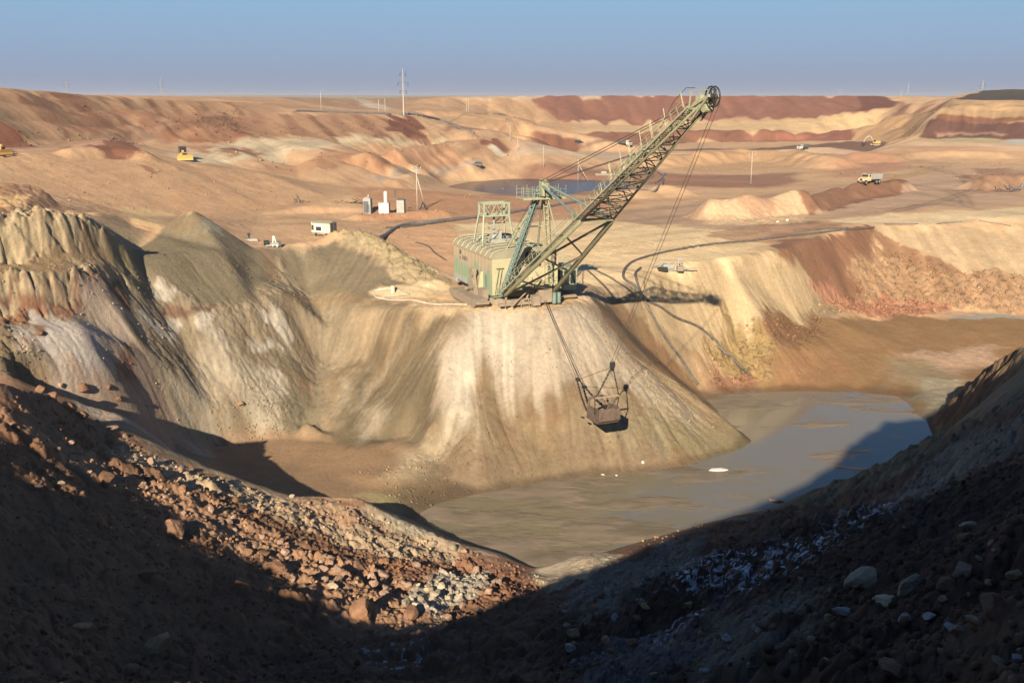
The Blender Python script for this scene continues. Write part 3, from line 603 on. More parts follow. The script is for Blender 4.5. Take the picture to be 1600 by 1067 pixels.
def mottle():
    sl = np.clip((SLOPE - 0.12) * 2.5, 0, 1)
    C = CB
    nearw = (GR < 345)
    k = 1 + sl * (0.15 * ST + 0.05 * ST2) + sl * 0.09 * ST * ((GR > 235) & (GR < 560))
    k += np.where(GR < 560, 0.0, sl * (0.13 * ST + 0.10 * ST2))
    k += np.where(nearw, 0.0, 0.10 * fbm(GX, GY, 5, 4, 0.65, seed=49))
    wob = 3.5 * fbm(GX, GY, 30, 3, seed=27)
    rib = np.abs(np.sin(math.pi * (GX * 0.96 - GY * 0.28 + wob) / 8.5)); k += np.where((GR > 258) & (GR < 640) & (GX < 40), (rib - 0.55) * 0.16 * sl, 0)
    k += 0.10 * fbm(GX, GY, 3.5, 5, 0.65, seed=46) * nearw * np.clip(ROUGH * 2, 0.3, 1)
    wl = ((GR > 100) & (GR < 200) & (SLOPE > 0.3)).astype(np.float32) * (1 - FMASK) * np.clip(ROUGH * 1.5, 0.3, 1)
    k += wl * 0.22 * (ridge(GX, GY, 2.4, 4, seed=53) - 0.55) + wl * 0.14 * fbm(GX, GY, 0.7, 3, 0.7, seed=54)
    speck = sstep(0.42, 0.75, fbm(GX, GY, 0.9, 3, 0.7, seed=47)) * sstep(-0.1, 0.3, fbm(GX, GY, 18, 3, seed=48)) * nearw
    k -= 0.28 * speck
    fl_ = 1 - np.clip(SLOPE * 4, 0, 1)                         # level ground: wheel and blade marks running roughly across
    a = fbm(GX * 0.18 + GY * 0.05, GY * 1.1, 2.2, 4, seed=41); b = fbm(GX * 0.12 + GY * 0.02, GY * 0.5, 7, 4, seed=43)
    k += fl_ * (0.07 * a + 0.10 * b)
    k += 0.05 * fbm(GX, GY, 1.2, 3, seed=45) * nearw
    C *= np.clip(k, 0.55, 1.5)[..., None].astype(np.float32)
    m1 = (sstep(0.10, 0.4, fbm(GX, GY, 4, 6, 0.65, seed=51)) * 0.2 * nearw * np.clip(ROUGH * 1.6, 0.15, 1))[..., None]
    m2 = (sstep(0.08, 0.4, fbm(GX, GY, 6, 6, 0.65, seed=52)) * 0.30 * nearw * np.clip(ROUGH * 1.6, 0.15, 1))[..., None]
    C[:] = C * (1 - m1 * 0.8) + C * np.array([1.30, 1.33, 1.34]) * m1 * 0.8
    C[:] = C * (1 - m2) + C * np.array([0.86, 0.72, 0.62]) * m2
    pitw = (sstep(0.15, 0.4, SLOPE) * (GR > 95) * (GR < 200) * (1 - FMASK))[..., None]
    lum = (C @ np.array([0.4, 0.45, 0.15]))[..., None] * np.array([1.20, 1.08, 0.86])
    sat = 0.10 + 0.14 * pitw * (GX < 22)[..., None]
    C[:] = C * (1 - sat) + lum * sat
    hh_ = height0(GX, GY); wet = sstep(WATER_Z + 0.9, WATER_Z + 0.15, hh_ + 0.35 * fbm(GX, GY, 3, 3, seed=63)) * (GR < 200)
    C *= (1 - 0.38 * wet)[..., None]      # silty margin kept wet by the pond
    C *= (1 - 0.12 * FMASK)[..., None]      # near slope colour darkened to deepen its shade
    np.clip(C, 0.01, 0.8, out=C)
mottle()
TR = []
def track(pl, w=1.0, dark=0.86, gap=2.0, ymin=150, ymax=1200): TR.append((pl, w, dark, gap, ymin, ymax))
track([(900,352),(1000,345),(1100,333),(1200,318),(1300,303),(1400,292),(1500,284),(1600,280)], 1.2, 0.86)
track([(880,372),(1000,352),(1100,340),(1220,322),(1330,304),(1420,296),(1520,300),(1600,306)], 1.1, 0.88)
track([(900,340),(1000,330),(1100,320),(1200,306),(1300,292),(1380,284),(1440,270),(1480,258),(1400,246),(1300,242)], 1.3, 0.88)
track([(1240,352),(1300,342),(1400,330),(1480,312),(1530,296),(1500,274),(1440,262)], 1.1, 0.84)
track([(1400,330),(1450,318),(1500,322),(1560,332),(1620,338)], 1.0, 0.88)
track([(1300,338),(1420,322),(1520,318),(1600,322)], 1.0, 0.9)
track([(1380,300),(1430,290),(1480,296),(1510,310),(1512,322)], 0.9, 0.84)
track([(1350,286),(1420,300),(1500,316)], 0.8, 0.86)
track([(980,372),(1100,360),(1200,352),(1260,348)], 1.0, 0.88)
track([(960,400),(1060,388),(1150,380),(1230,366),(1300,352)], 0.9, 0.88)
track([(920,392),(1000,380),(1120,370),(1200,362)], 0.8, 0.9)
track([(760,300),(700,270),(745,256),(800,247),(900,241),(1000,244),(1100,238),(1250,236),(1400,236),(1600,238)], 1.6, 1.08)
track([(620,272),(700,262),(745,257)], 1.5, 0.9)
track([(0,236),(80,228),(160,217),(240,202),(300,194),(350,186)], 1.4, 0.87)
track([(0,240),(90,232),(170,221),(250,209),(330,190)], 1.2, 1.08)
track([(300,244),(400,236),(500,226),(620,218),(740,214)], 1.3, 0.9)
track([(290,252),(330,242),(420,230),(520,222)], 1.1, 0.9)
track([(590,352),(640,345),(700,352),(760,372)], 0.9, 0.87)
track([(600,440),(650,452),(700,462)], 0.8, 0.87, 2.0, 140)
track([(400,352),(470,350),(540,352),(600,362)], 0.9, 0.88)
track([(380,345),(460,341),(540,346)], 0.9, 0.9)
def paint_tracks():
    C = CB.reshape(-1, 3)
    for pl, w, dark, gap, ymin, ymax in TR:
        W = poly_world(pl, ymin, ymax)
        pad = 8; bb = (GX > W[:, 0].min() - pad) & (GX < W[:, 0].max() + pad) & (GY > W[:, 1].min() - pad) & (GY < W[:, 1].max() + pad)
        idx = np.nonzero(bb.ravel())[0]; x = GX.ravel()[idx] + 1.2 * WX.ravel()[idx]; y = GY.ravel()[idx] + 1.2 * WY.ravel()[idx]
        d2 = np.full(x.shape, 1e18)
        for i in range(len(W) - 1):
            ax, ay = W[i]; ex, ey = W[i + 1] - W[i]; t = np.clip(((x - ax) * ex + (y - ay) * ey) / (ex * ex + ey * ey + 1e-9), 0, 1)
            d2 = np.minimum(d2, (x - ax - ex * t) ** 2 + (y - ay - ey * t) ** 2)
        d = np.sqrt(d2); sc = np.clip(GR.ravel()[idx] / 260, 0.8, 2.2)
        m = np.exp(-((d - gap * 0.5 * sc) / (0.45 * w * sc)) ** 2) + 0.45 * np.exp(-(d / (2.6 * w * sc)) ** 2)
        C[idx] *= (1 + (dark - 1) * 1.7 * np.clip(m, 0, 1))[:, None].astype(np.float32)
paint_tracks()

def frost():
    for pl, thr in (([(940,950),(1000,900),(1100,860),(1250,800),(1420,740),(1500,730),(1480,800),(1400,860),(1250,900),(1130,960),(1080,1030),(960,1040)], 0.12), ([(480,1000),(700,980),(760,1010),(720,1067),(500,1067)], 0.22), ([(1180,870),(1420,820),(1300,930),(1200,950)], 0.2)):
        W = poly_world(pl, 8, 115); d = sdist(GX, GY, W)
        m = sstep(0, 5, d) * sstep(thr, thr + 0.12, fbm(GX, GY, 0.5, 4, 0.75, seed=61)) * sstep(-0.25, 0.25, fbm(GX, GY, 6, 3, seed=62))
        CB[:] = CB * (1 - m[..., None]) + np.array([0.40, 0.43, 0.47]) * m[..., None]
frost()
# ------------------------------------------------------------------ relief
def relief():
    H = height0(GX, GY)
    r = GR; sl = np.clip(SLOPE, 0, 1.2)
    nearf = np.clip(1 - r / 1400, 0, 1)
    h = ROUGH * (np.where((r > 235) & (r < 560), 0.22, 0.50) * fbm(GX, GY, 7, 5, 0.55, seed=21) + 0.30 * fbm(GX, GY, 1.6, 4, 0.6, seed=22) * (r < 300))
    rub = sstep(-0.15, 0.35, fbm(GX, GY, 14, 4, seed=24)) * (r < 345)
    h += ROUGH * rub * 0.42 * (ridge(GX, GY, 1.15, 3, seed=25) - 0.5) + ROUGH * rub * 0.5 * (ridge(GX, GY, 3.6, 3, seed=26) - 0.5)
    h += -0.07 * ST * np.clip(sl * 1.6, 0, 1) * np.clip(ROUGH, 0.3, 1.2) * (r < 345)
    h += -0.16 * ST2 * np.clip(sl * 1.3, 0, 1) * np.clip(ROUGH, 0.25, 1.2) * (r < 345)
    h += (-0.35 * ST - 0.3 * ST2) * np.clip((sl - 0.15) * 2.5, 0, 1) * ((r >= 345) & (r < 1500))
    cliff = sstep(0.75, 1.3, SLOPE) * sstep(0.75, 1.05, ROUGH) * (r < 345)
    h += -cliff * (0.42 * np.clip(np.abs(ST2), 0, 2) + 0.35 * np.clip(np.abs(ST), 0, 2) + 0.8 * np.clip(0.12 - np.abs(ST2), 0, 1) * 6)
    # tipped rows: each lorry load or dragline swing leaves a rib down the face and a scallop in the crest
    wob = 3.5 * fbm(GX, GY, 30, 3, seed=27)
    rowsL = (r > 258) & (r < 640) & (GX < 40)
    rib = np.abs(np.sin(math.pi * (GX * 0.96 - GY * 0.28 + wob) / 8.5))
    h += np.where(rowsL, (rib - 0.5) * 0.85 * np.clip((sl - 0.24) * 5, 0, 1), 0)
    rowsF = (r > 560) & (r < 860)
    rib2 = np.abs(np.sin(math.pi * (GX + wob * 2) / 17.0))
    h += np.where(rowsF, (rib2 - 0.5) * 1.7 * np.clip(sl * 3, 0, 1), 0)
    # the near slope: broken rock and clods
    fore = FOREM
    b1 = ridge(GX, GY, 5.5, 5, seed=31); b2 = ridge(GX, GY, 1.3, 3, seed=32)
    i_ = fore > 0.01
    k1, k2, k3 = (np.zeros(GSH, np.float32) for _ in range(3))
    k1[i_] = clods(GX[i_], GY[i_], 2.6, 1)[0]; k2[i_] = clods(GX[i_], GY[i_], 1.1, 2)[0]; k3[i_] = clods(GX[i_], GY[i_], 0.5, 3)[0]
    ma = 0.15 + 0.85 * sstep(-0.15, 0.25, fbm(GX, GY, 8, 4, seed=37)); mb_ = 0.35 + 0.65 * sstep(-0.2, 0.2, fbm(GX, GY, 4, 4, seed=38))
    h += fore * (1.3 * (b1 - 0.55) + 0.5 * (b2 - 0.5) + 0.8 * k1 * ma + 0.75 * k2 * mb_ + 0.8 * k3 + 0.7 * fbm(GX, GY, 11, 4, seed=33) - 0.75 - 0.9 * sstep(14, 30, GX))
    i_ = (fore < 0.5) & (r < 260)
    kk = np.zeros(GSH, np.float32); kb = np.zeros(GSH, np.float32)
    kk[i_] = clods(GX[i_], GY[i_], 0.8, 4)[0]; kb[i_] = clods(GX[i_], GY[i_], 2.0, 5)[0]
    h += np.clip(ROUGH - 0.12, 0, 1.2) * (0.95 * kk * (0.3 + 0.7 * rub) + 0.8 * kb * sstep(0.4, 0.9, ROUGH))
    rill = np.clip(0.16 - np.abs(ST2), 0, 1) * 6 + np.clip(0.10 - np.abs(ST), 0, 1) * 4
    h -= rill * 0.22 * np.clip((sl - 0.2) * 2, 0, 1) * np.clip(ROUGH * 1.5, 0.25, 1.2) * (r < 345) * (1 - np.clip(fore, 0, 1))
    return H, h
FOREM = np.zeros(GSH, np.float32)
BUMPS = [([(1112,340),(1150,338),(1200,334),(1252,330)], 4.2, 4.6), ([(1262,326),(1300,314),(1340,306),(1410,297)], 3.4, 3.2), ([(1008,262),(1080,256),(1160,250),(1240,252),(1300,262)], 9, 4.5),
         ([(1320,254),(1380,252)], 8, 3.5), ([(1530,294),(1580,288),(1640,290)], 5, 3.2), ([(112,243),(170,240),(225,246)], 3, 1.6), ([(985,308),(1030,304),(1060,306)], 5, 2.6), 
         ([(620,290),(690,276),(740,268)], 3, 1.0), ([(560,342),(620,340),(690,336)], 3, 1.2), ([(1430,246),(1500,244),(1560,246)], 6, 2.0)]
def bumps(H):
    for pl, w, hh in BUMPS:
        W = poly_world(pl, 150, 700); d2 = np.full(GSH, 1e9)
        for i in range(len(W) - 1):
            ax, ay = W[i]; ex, ey = W[i + 1] - W[i]; t = np.clip(((GX - ax) * ex + (GY - ay) * ey) / (ex * ex + ey * ey + 1e-9), 0, 1)
            d2 = np.minimum(d2, (GX - ax - ex * t) ** 2 + (GY - ay - ey * t) ** 2)
        d = np.sqrt(d2) * (1 + 0.25 * fbm(GX, GY, 7, 3, seed=81)); p = np.clip(1 - d / (w * 1.7), 0, 1)
        H += hh * (p * p * (3 - 2 * p)) * (0.75 + 0.5 * vnoise(GX / 6 + 5, GY / 6))
FOREM = FMASK * (0.25 + 0.75 * sstep(4, 22, GR)).astype(np.float32)
H0, HD = relief()
HD = np.where((GR < 150) & (H0 < -46), HD * sstep(-50.2, -46, H0) + 0.25 * (1 - sstep(-50.2, -46, H0)) * (H0 > -50.0), HD)
bumps(HD)
flat = sstep(0.03, 0.10, H0 - WATER_Z) + (H0 < WATER_Z - 0.05)       # keep the shoreline where it is
HD = HD * np.clip(0.15 + 0.85 * sstep(0.0, 2.0, np.abs(H0 - WATER_Z)), 0, 1)
_pw = poly_world([(680,276),(980,274),(990,300),(880,312),(740,310),(680,296)], 280, 480)
HD = HD * (1 - 0.9 * sstep(-4, 4, sdist(GX, GY, _pw)))
_pw = poly_world([(690,478),(880,478),(930,440),(900,400),(690,400),(660,450)], 140, 200)
HD = HD * (1 - 0.7 * sstep(-2, 3, sdist(GX, GY, _pw)))
pit_ = (GX ** 2 + GY ** 2 < 3.0 ** 2); HD[pit_] *= 0.1
#CUSTOMRELIEF#
GZ = (H0 + HD).astype(np.float32)
def ground(x, y):
    """height of the finished ground (bilinear on the polar grid)"""
    x = np.atleast_1d(np.asarray(x, float)); y = np.atleast_1d(np.asarray(y, float))
    az = np.arctan2(x, y); r = np.hypot(x, y)
    A_ = np.arctan2(GX[50], GY[50]); R_ = GR[:, 0]
    u = np.interp(az, A_, np.arange(len(A_))); v = np.interp(r, R_, np.arange(len(R_)))
    i = np.minimum(u.astype(int), len(A_) - 2); j = np.minimum(v.astype(int), len(R_) - 2); fu = u - i; fv = v - j
    return (GZ[j, i] * (1 - fu) + GZ[j, i + 1] * fu) * (1 - fv) + (GZ[j + 1, i] * (1 - fu) + GZ[j + 1, i + 1] * fu) * fv
def on(px, py, lo=3.0, hi=1500.0):
    """place on the finished ground seen at a pixel"""
    d = ray(px, py); d = d / d[1]
    ys = np.concatenate([np.arange(3, 340, 0.25), np.arange(340, 1500, 1.5)]); ys = ys[(ys >= lo) & (ys <= hi)]
    z = ground(d[0] * ys, ys); hit = np.nonzero(z >= d[2] * ys)[0]
    y = ys[hit[0]] if len(hit) else hi
    x = d[0] * y
    return Vector((float(x), float(y), float(ground(x, y)[0])))

# ------------------------------------------------------------------ materials
def newmat(name):
    m = bpy.data.materials.new(name); m.use_nodes = True
    return m, m.node_tree, m.node_tree.nodes['Principled BSDF']
def nd(nt, typ, **kw):
    n = nt.nodes.new(typ)
    for k, v in kw.items():
        if k in n.inputs: n.inputs[k].default_value = v
        else: setattr(n, k, v)
    return n
def noise_node(nt, vec, scale, detail=4, rough=0.6):
    n = nt.nodes.new('ShaderNodeTexNoise'); n.inputs['Scale'].default_value = scale; n.inputs['Detail'].default_value = detail
    n.inputs['Roughness'].default_value = rough; nt.links.new(vec, n.inputs['Vector']); return n
def math_node(nt, op, a, b=None, c=None):
    n = nt.nodes.new('ShaderNodeMath'); n.operation = op
    for i, v in enumerate((a, b, c)):
        if v is None: continue
        if isinstance(v, (int, float)): n.inputs[i].default_value = v
        else: nt.links.new(v, n.inputs[i])
    return n.outputs[0]
def maprange(nt, v, a, b, c, d):
    n = nt.nodes.new('ShaderNodeMapRange'); nt.links.new(v, n.inputs[0])
    for i, q in enumerate((a, b, c, d)): n.inputs[1 + i].default_value = q
    return n.outputs[0]
def mixcol(nt, fac, a, b, mode='MIX'):
    n = nt.nodes.new('ShaderNodeMix'); n.data_type = 'RGBA'; n.blend_type = mode
    for i, v in ((0, fac), (6, a), (7, b)):
        if isinstance(v, (int, float)): n.inputs[i].default_value = v
        elif isinstance(v, (tuple, list)): n.inputs[i].default_value = (*v[:3], 1)
        else: nt.links.new(v, n.inputs[i])
    return n.outputs[2]
def ground_material():
    m, nt, b = newmat('ground')
    # colour of the earth comes from the painted regions; grain, hue drift and small relief are procedural
    geo = nt.nodes.new('ShaderNodeNewGeometry'); pos = geo.outputs['Position']
    at = nt.nodes.new('ShaderNodeAttribute'); at.attribute_name = 'earth'
    n1 = noise_node(nt, pos, 0.22, 6, 0.65); n2 = noise_node(nt, pos, 1.7, 5, 0.7); n3 = noise_node(nt, pos, 7.0, 3, 0.7)
    v = math_node(nt, 'ADD', maprange(nt, n1.outputs[0], 0.25, 0.75, -0.13, 0.13), maprange(nt, n2.outputs[0], 0.25, 0.75, -0.16, 0.16))
    v = math_node(nt, 'ADD', v, maprange(nt, n3.outputs[0], 0.25, 0.75, 0.86, 1.14))
    g = nt.nodes.new('ShaderNodeCombineColor')
    for i in range(3): nt.links.new(v, g.inputs[i])
    c = mixcol(nt, 1.0, at.outputs['Color'], g.outputs[0], 'MULTIPLY')
    nh = noise_node(nt, pos, 0.5, 4, 0.6)                      # slight hue drift: rusty and chalky
    c = mixcol(nt, maprange(nt, nh.outputs[0], 0.45, 0.8, 0.0, 0.35), c, mixcol(nt, 1.0, c, (1.12, 0.92, 0.78), 'MULTIPLY'))
    nt.links.new(c, b.inputs['Base Color']); b.inputs['Roughness'].default_value = 0.95
    b.inputs['Specular IOR Level'].default_value = 0.15
    mu = noise_node(nt, pos, 2.6, 8, 0.75); 
    vo = nt.nodes.new('ShaderNodeTexVoronoi'); vo.inputs['Scale'].default_value = 1.9; nt.links.new(pos, vo.inputs['Vector'])
    hh = math_node(nt, 'ADD', mu.outputs[0], math_node(nt, 'MULTIPLY', vo.outputs[0], 0.35))
    bp = nt.nodes.new('ShaderNodeBump'); bp.inputs['Strength'].default_value = 0.6; bp.inputs['Distance'].default_value = 0.16
    nt.links.new(hh, bp.inputs['Height']); nt.links.new(bp.outputs[0], b.inputs['Normal'])
    return m
MG = ground_material()
def terrain_mesh():
    nr, nc = GSH
    co = np.stack([GX, GY, GZ], -1).reshape(-1, 3).astype(np.float32)
    i = np.arange(nr - 1)[:, None] * nc + np.arange(nc - 1)[None, :]
    q = np.stack([i, i + 1, i + nc + 1, i + nc], -1).reshape(-1, 4)
    j = np.arange(nr - 1) * nc                                   # close the seam behind the camera
    q = np.vstack([q, np.stack([j + nc - 1, j, j + nc, j + 2 * nc - 1], -1)])
    co = np.vstack([co, [[0, 0, float(GZ[0].mean())]]]); ctr = len(co) - 1
    tr = np.stack([np.full(nc, ctr), (np.arange(nc) + 1) % nc, np.arange(nc)], -1)
    me = bpy.data.meshes.new('ground')
    me.vertices.add(len(co)); me.vertices.foreach_set('co', co.astype(np.float32).ravel())
    li = np.concatenate([q.ravel(), tr.ravel()]).astype(np.int32)
    me.loops.add(len(li)); me.loops.foreach_set('vertex_index', li)
    me.polygons.add(len(q) + len(tr))
    me.polygons.foreach_set('loop_start', np.concatenate([np.arange(len(q)) * 4, len(q) * 4 + np.arange(len(tr)) * 3]).astype(np.int32))
    me.polygons.foreach_set('use_smooth', np.ones(len(q) + len(tr), bool))
    me.update(calc_edges=True)
    ca = me.color_attributes.new('earth', 'FLOAT_COLOR', 'POINT')
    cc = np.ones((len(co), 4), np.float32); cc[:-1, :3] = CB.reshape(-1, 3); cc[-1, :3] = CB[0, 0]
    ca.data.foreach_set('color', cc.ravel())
    me.materials.append(MG)
    o = bpy.data.objects.new('ground', me); COL.objects.link(o); o['kind'] = 'structure'
    return o
t_ = time.time(); terrain_mesh(); print('mesh', time.time() - t_, GSH)

def water_material(name, col, rough, bump, scale):
    m, nt, b = newmat(name)
    geo = nt.nodes.new('ShaderNodeNewGeometry'); pos = geo.outputs['Position']
    b.inputs['Base Color'].default_value = (*col, 1); b.inputs['Roughness'].default_value = rough; b.inputs['IOR'].default_value = 1.33
    n = noise_node(nt, pos, scale, 4, 0.5)
    bp = nt.nodes.new('ShaderNodeBump'); bp.inputs['Strength'].default_value = bump; bp.inputs['Distance'].default_value = 0.05
    nt.links.new(n.outputs[0], bp.inputs['Height']); nt.links.new(bp.outputs[0], b.inputs['Normal'])
    return m, nt, b, pos
def sheet(name, x0, x1, y0, y1, z, mat):
    me = bpy.data.meshes.new(name); me.from_pydata([(x0, y0, z), (x1, y0, z), (x1, y1, z), (x0, y1, z)], [], [(0, 1, 2, 3)])
    me.materials.append(mat); o = bpy.data.objects.new(name, me); COL.objects.link(o); o['kind'] = 'structure'; return o
mw, nt, b, pos = water_material('pond_water', (0.11, 0.095, 0.06), 0.07, 0.12, 0.9)
def pond():
    sep = nt.nodes.new('ShaderNodeSeparateXYZ'); nt.links.new(pos, sep.inputs[0])
    mp = nt.nodes.new('ShaderNodeMapping'); nt.links.new(pos, mp.inputs[0]); mp.inputs['Scale'].default_value = (0.45, 1.0, 1.0)
    n1 = noise_node(nt, mp.outputs[0], 0.16, 7, 0.62); n2 = noise_node(nt, mp.outputs[0], 0.45, 6, 0.6)
    left = maprange(nt, sep.outputs['X'], 4.0, 40.0, 0.13, -0.02)               # silting up towards the near left end
    up = maprange(nt, sep.outputs['Y'], 150.0, 166.0, 0.0, 0.10)
    t = math_node(nt, 'ADD', math_node(nt, 'ADD', n1.outputs[0], left), up)
    mud = maprange(nt, t, 0.55, 0.64, 0.0, 1.0)
    film = maprange(nt, math_node(nt, 'ADD', n2.outputs[0], math_node(nt, 'MULTIPLY', left, 1.8)), 0.5, 0.72, 0.0, 0.95)
    vo = nt.nodes.new('ShaderNodeTexVoronoi'); vo.feature = 'DISTANCE_TO_EDGE'; vo.inputs['Scale'].default_value = 0.28
    wp = mixcol(nt, 0.35, mp.outputs[0], n2.outputs['Color'], 'ADD'); nt.links.new(wp, vo.inputs['Vector'])
    crack = maprange(nt, vo.outputs[0], 0.0, 0.05, 1.0, 0.0)
    c = mixcol(nt, film, (0.15, 0.135, 0.105), (0.15, 0.125, 0.07))
    c = mixcol(nt, mud, c, mixcol(nt, maprange(nt, n2.outputs[0], 0.35, 0.65, 0, 1), (0.125, 0.10, 0.062), (0.21, 0.16, 0.11)))
    c = mixcol(nt, math_node(nt, 'MULTIPLY', math_node(nt, 'MULTIPLY', crack, 0.16), maprange(nt, left, 0.02, 0.14, 0, 1)), c, (0.06, 0.05, 0.035))
    nt.links.new(c, b.inputs['Base Color'])
    r = math_node(nt, 'ADD', math_node(nt, 'MULTIPLY', film, 0.22), 0.06)
    nt.links.new(math_node(nt, 'ADD', r, math_node(nt, 'MULTIPLY', mud, 0.5)), b.inputs['Roughness'])
    bp = [n for n in nt.nodes if n.type == 'BUMP'][0]
    hh = math_node(nt, 'ADD', math_node(nt, 'MULTIPLY', mud, 1.6), math_node(nt, 'MULTIPLY', n2.outputs[0], math_node(nt, 'MULTIPLY', mud, 2.0)))
    nn = noise_node(nt, mp.outputs[0], 2.5, 3, 0.5)
    hh = math_node(nt, 'ADD', hh, math_node(nt, 'MULTIPLY', nn.outputs[0], 0.10))
    nt.links.new(hh, bp.inputs['Height']); bp.inputs['Strength'].default_value = 0.6
pond()
sheet('pond_water', -12, 78, 92, 172, WATER_Z, mw)
mw2, nt, b, pos = water_material('pool_water', (0.022, 0.02, 0.022), 0.22, 0.35, 0.6)
b.inputs['IOR'].default_value = 1.22
_q = [P(*q) for q in ((690,286,POOL_Z),(966,276,POOL_Z),(976,300,POOL_Z),(690,306,POOL_Z))]
sheet('pool_water', min(q[0] for q in _q) - 2, max(q[0] for q in _q) + 1, P(800,306,POOL_Z)[1], P(800,278.5,POOL_Z)[1], POOL_Z, mw2)

# ================================================================== objects
def paint_mat(name, col, rough=0.6, metal=0.0, var=0.12, dirt=(0.33, 0.24, 0.15), dirt_amt=0.35, scale=1.2, streak=False, spec=0.3):
    """painted / weathered surface: hue drift, dust and run-down streaks, all procedural in object space"""
    m, nt, b = newmat(name)
    tc = nt.nodes.new('ShaderNodeTexCoord'); v = tc.outputs['Object']
    n1 = noise_node(nt, v, scale, 5, 0.65)
    if streak:
        mp = nt.nodes.new('ShaderNodeMapping'); mp.inputs['Scale'].default_value = (2.4, 2.4, 0.22); nt.links.new(v, mp.inputs[0])
        n2 = noise_node(nt, mp.outputs[0], 1.6, 4, 0.6)
    else: n2 = noise_node(nt, v, scale * 4.3, 4, 0.7)
    f = maprange(nt, n1.outputs[0], 0.3, 0.7, 1 - var, 1 + var)
    g = nt.nodes.new('ShaderNodeCombineColor')
    for i in range(3): nt.links.new(f, g.inputs[i])
    c = mixcol(nt, 1.0, col, g.outputs[0], 'MULTIPLY')
    c = mixcol(nt, maprange(nt, n2.outputs[0], 0.48, 0.72, 0.0, dirt_amt), c, dirt)
    nt.links.new(c, b.inputs['Base Color']); b.inputs['Roughness'].default_value = rough; b.inputs['Metallic'].default_value = metal
    b.inputs['Specular IOR Level'].default_value = spec
    return m
def house_paint():
    m, nt, b = newmat('faded_green_paint'); tc = nt.nodes.new('ShaderNodeTexCoord'); v = tc.outputs['Object']
    sep = nt.nodes.new('ShaderNodeSeparateXYZ'); nt.links.new(v, sep.inputs[0])
    mp = nt.nodes.new('ShaderNodeMapping'); mp.inputs['Scale'].default_value = (1.6, 1.6, 0.12); nt.links.new(v, mp.inputs[0])
    st = noise_node(nt, mp.outputs[0], 1.5, 6, 0.7); n1 = noise_node(nt, v, 0.45, 5, 0.6); n2 = noise_node(nt, v, 3.0, 5, 0.7)
    hgt = math_node(nt, 'ADD', math_node(nt, 'MULTIPLY', sep.outputs['Z'], 0.16), math_node(nt, 'ADD', math_node(nt, 'MULTIPLY', math_node(nt, 'SUBTRACT', st.outputs[0], 0.5), 1.1), math_node(nt, 'MULTIPLY', math_node(nt, 'SUBTRACT', n1.outputs[0], 0.5), 1.2)))
    bare = maprange(nt, hgt, 0.68, 0.92, 0.0, 0.9)                      # the upper wall has weathered to pinkish primer
    c = mixcol(nt, bare, (0.20, 0.255, 0.165), (0.36, 0.27, 0.185))
    c = mixcol(nt, maprange(nt, st.outputs[0], 0.55, 0.75, 0, 0.55), c, (0.30, 0.20, 0.12))
    c = mixcol(nt, maprange(nt, n2.outputs[0], 0.55, 0.75, 0, 0.35), c, (0.22, 0.18, 0.12))
    nt.links.new(c, b.inputs['Base Color']); b.inputs['Roughness'].default_value = 0.7; b.inputs['Specular IOR Level'].default_value = 0.25; return m
def lin(r, g, b): return tuple(float(x) for x in srgb((r, g, b)))
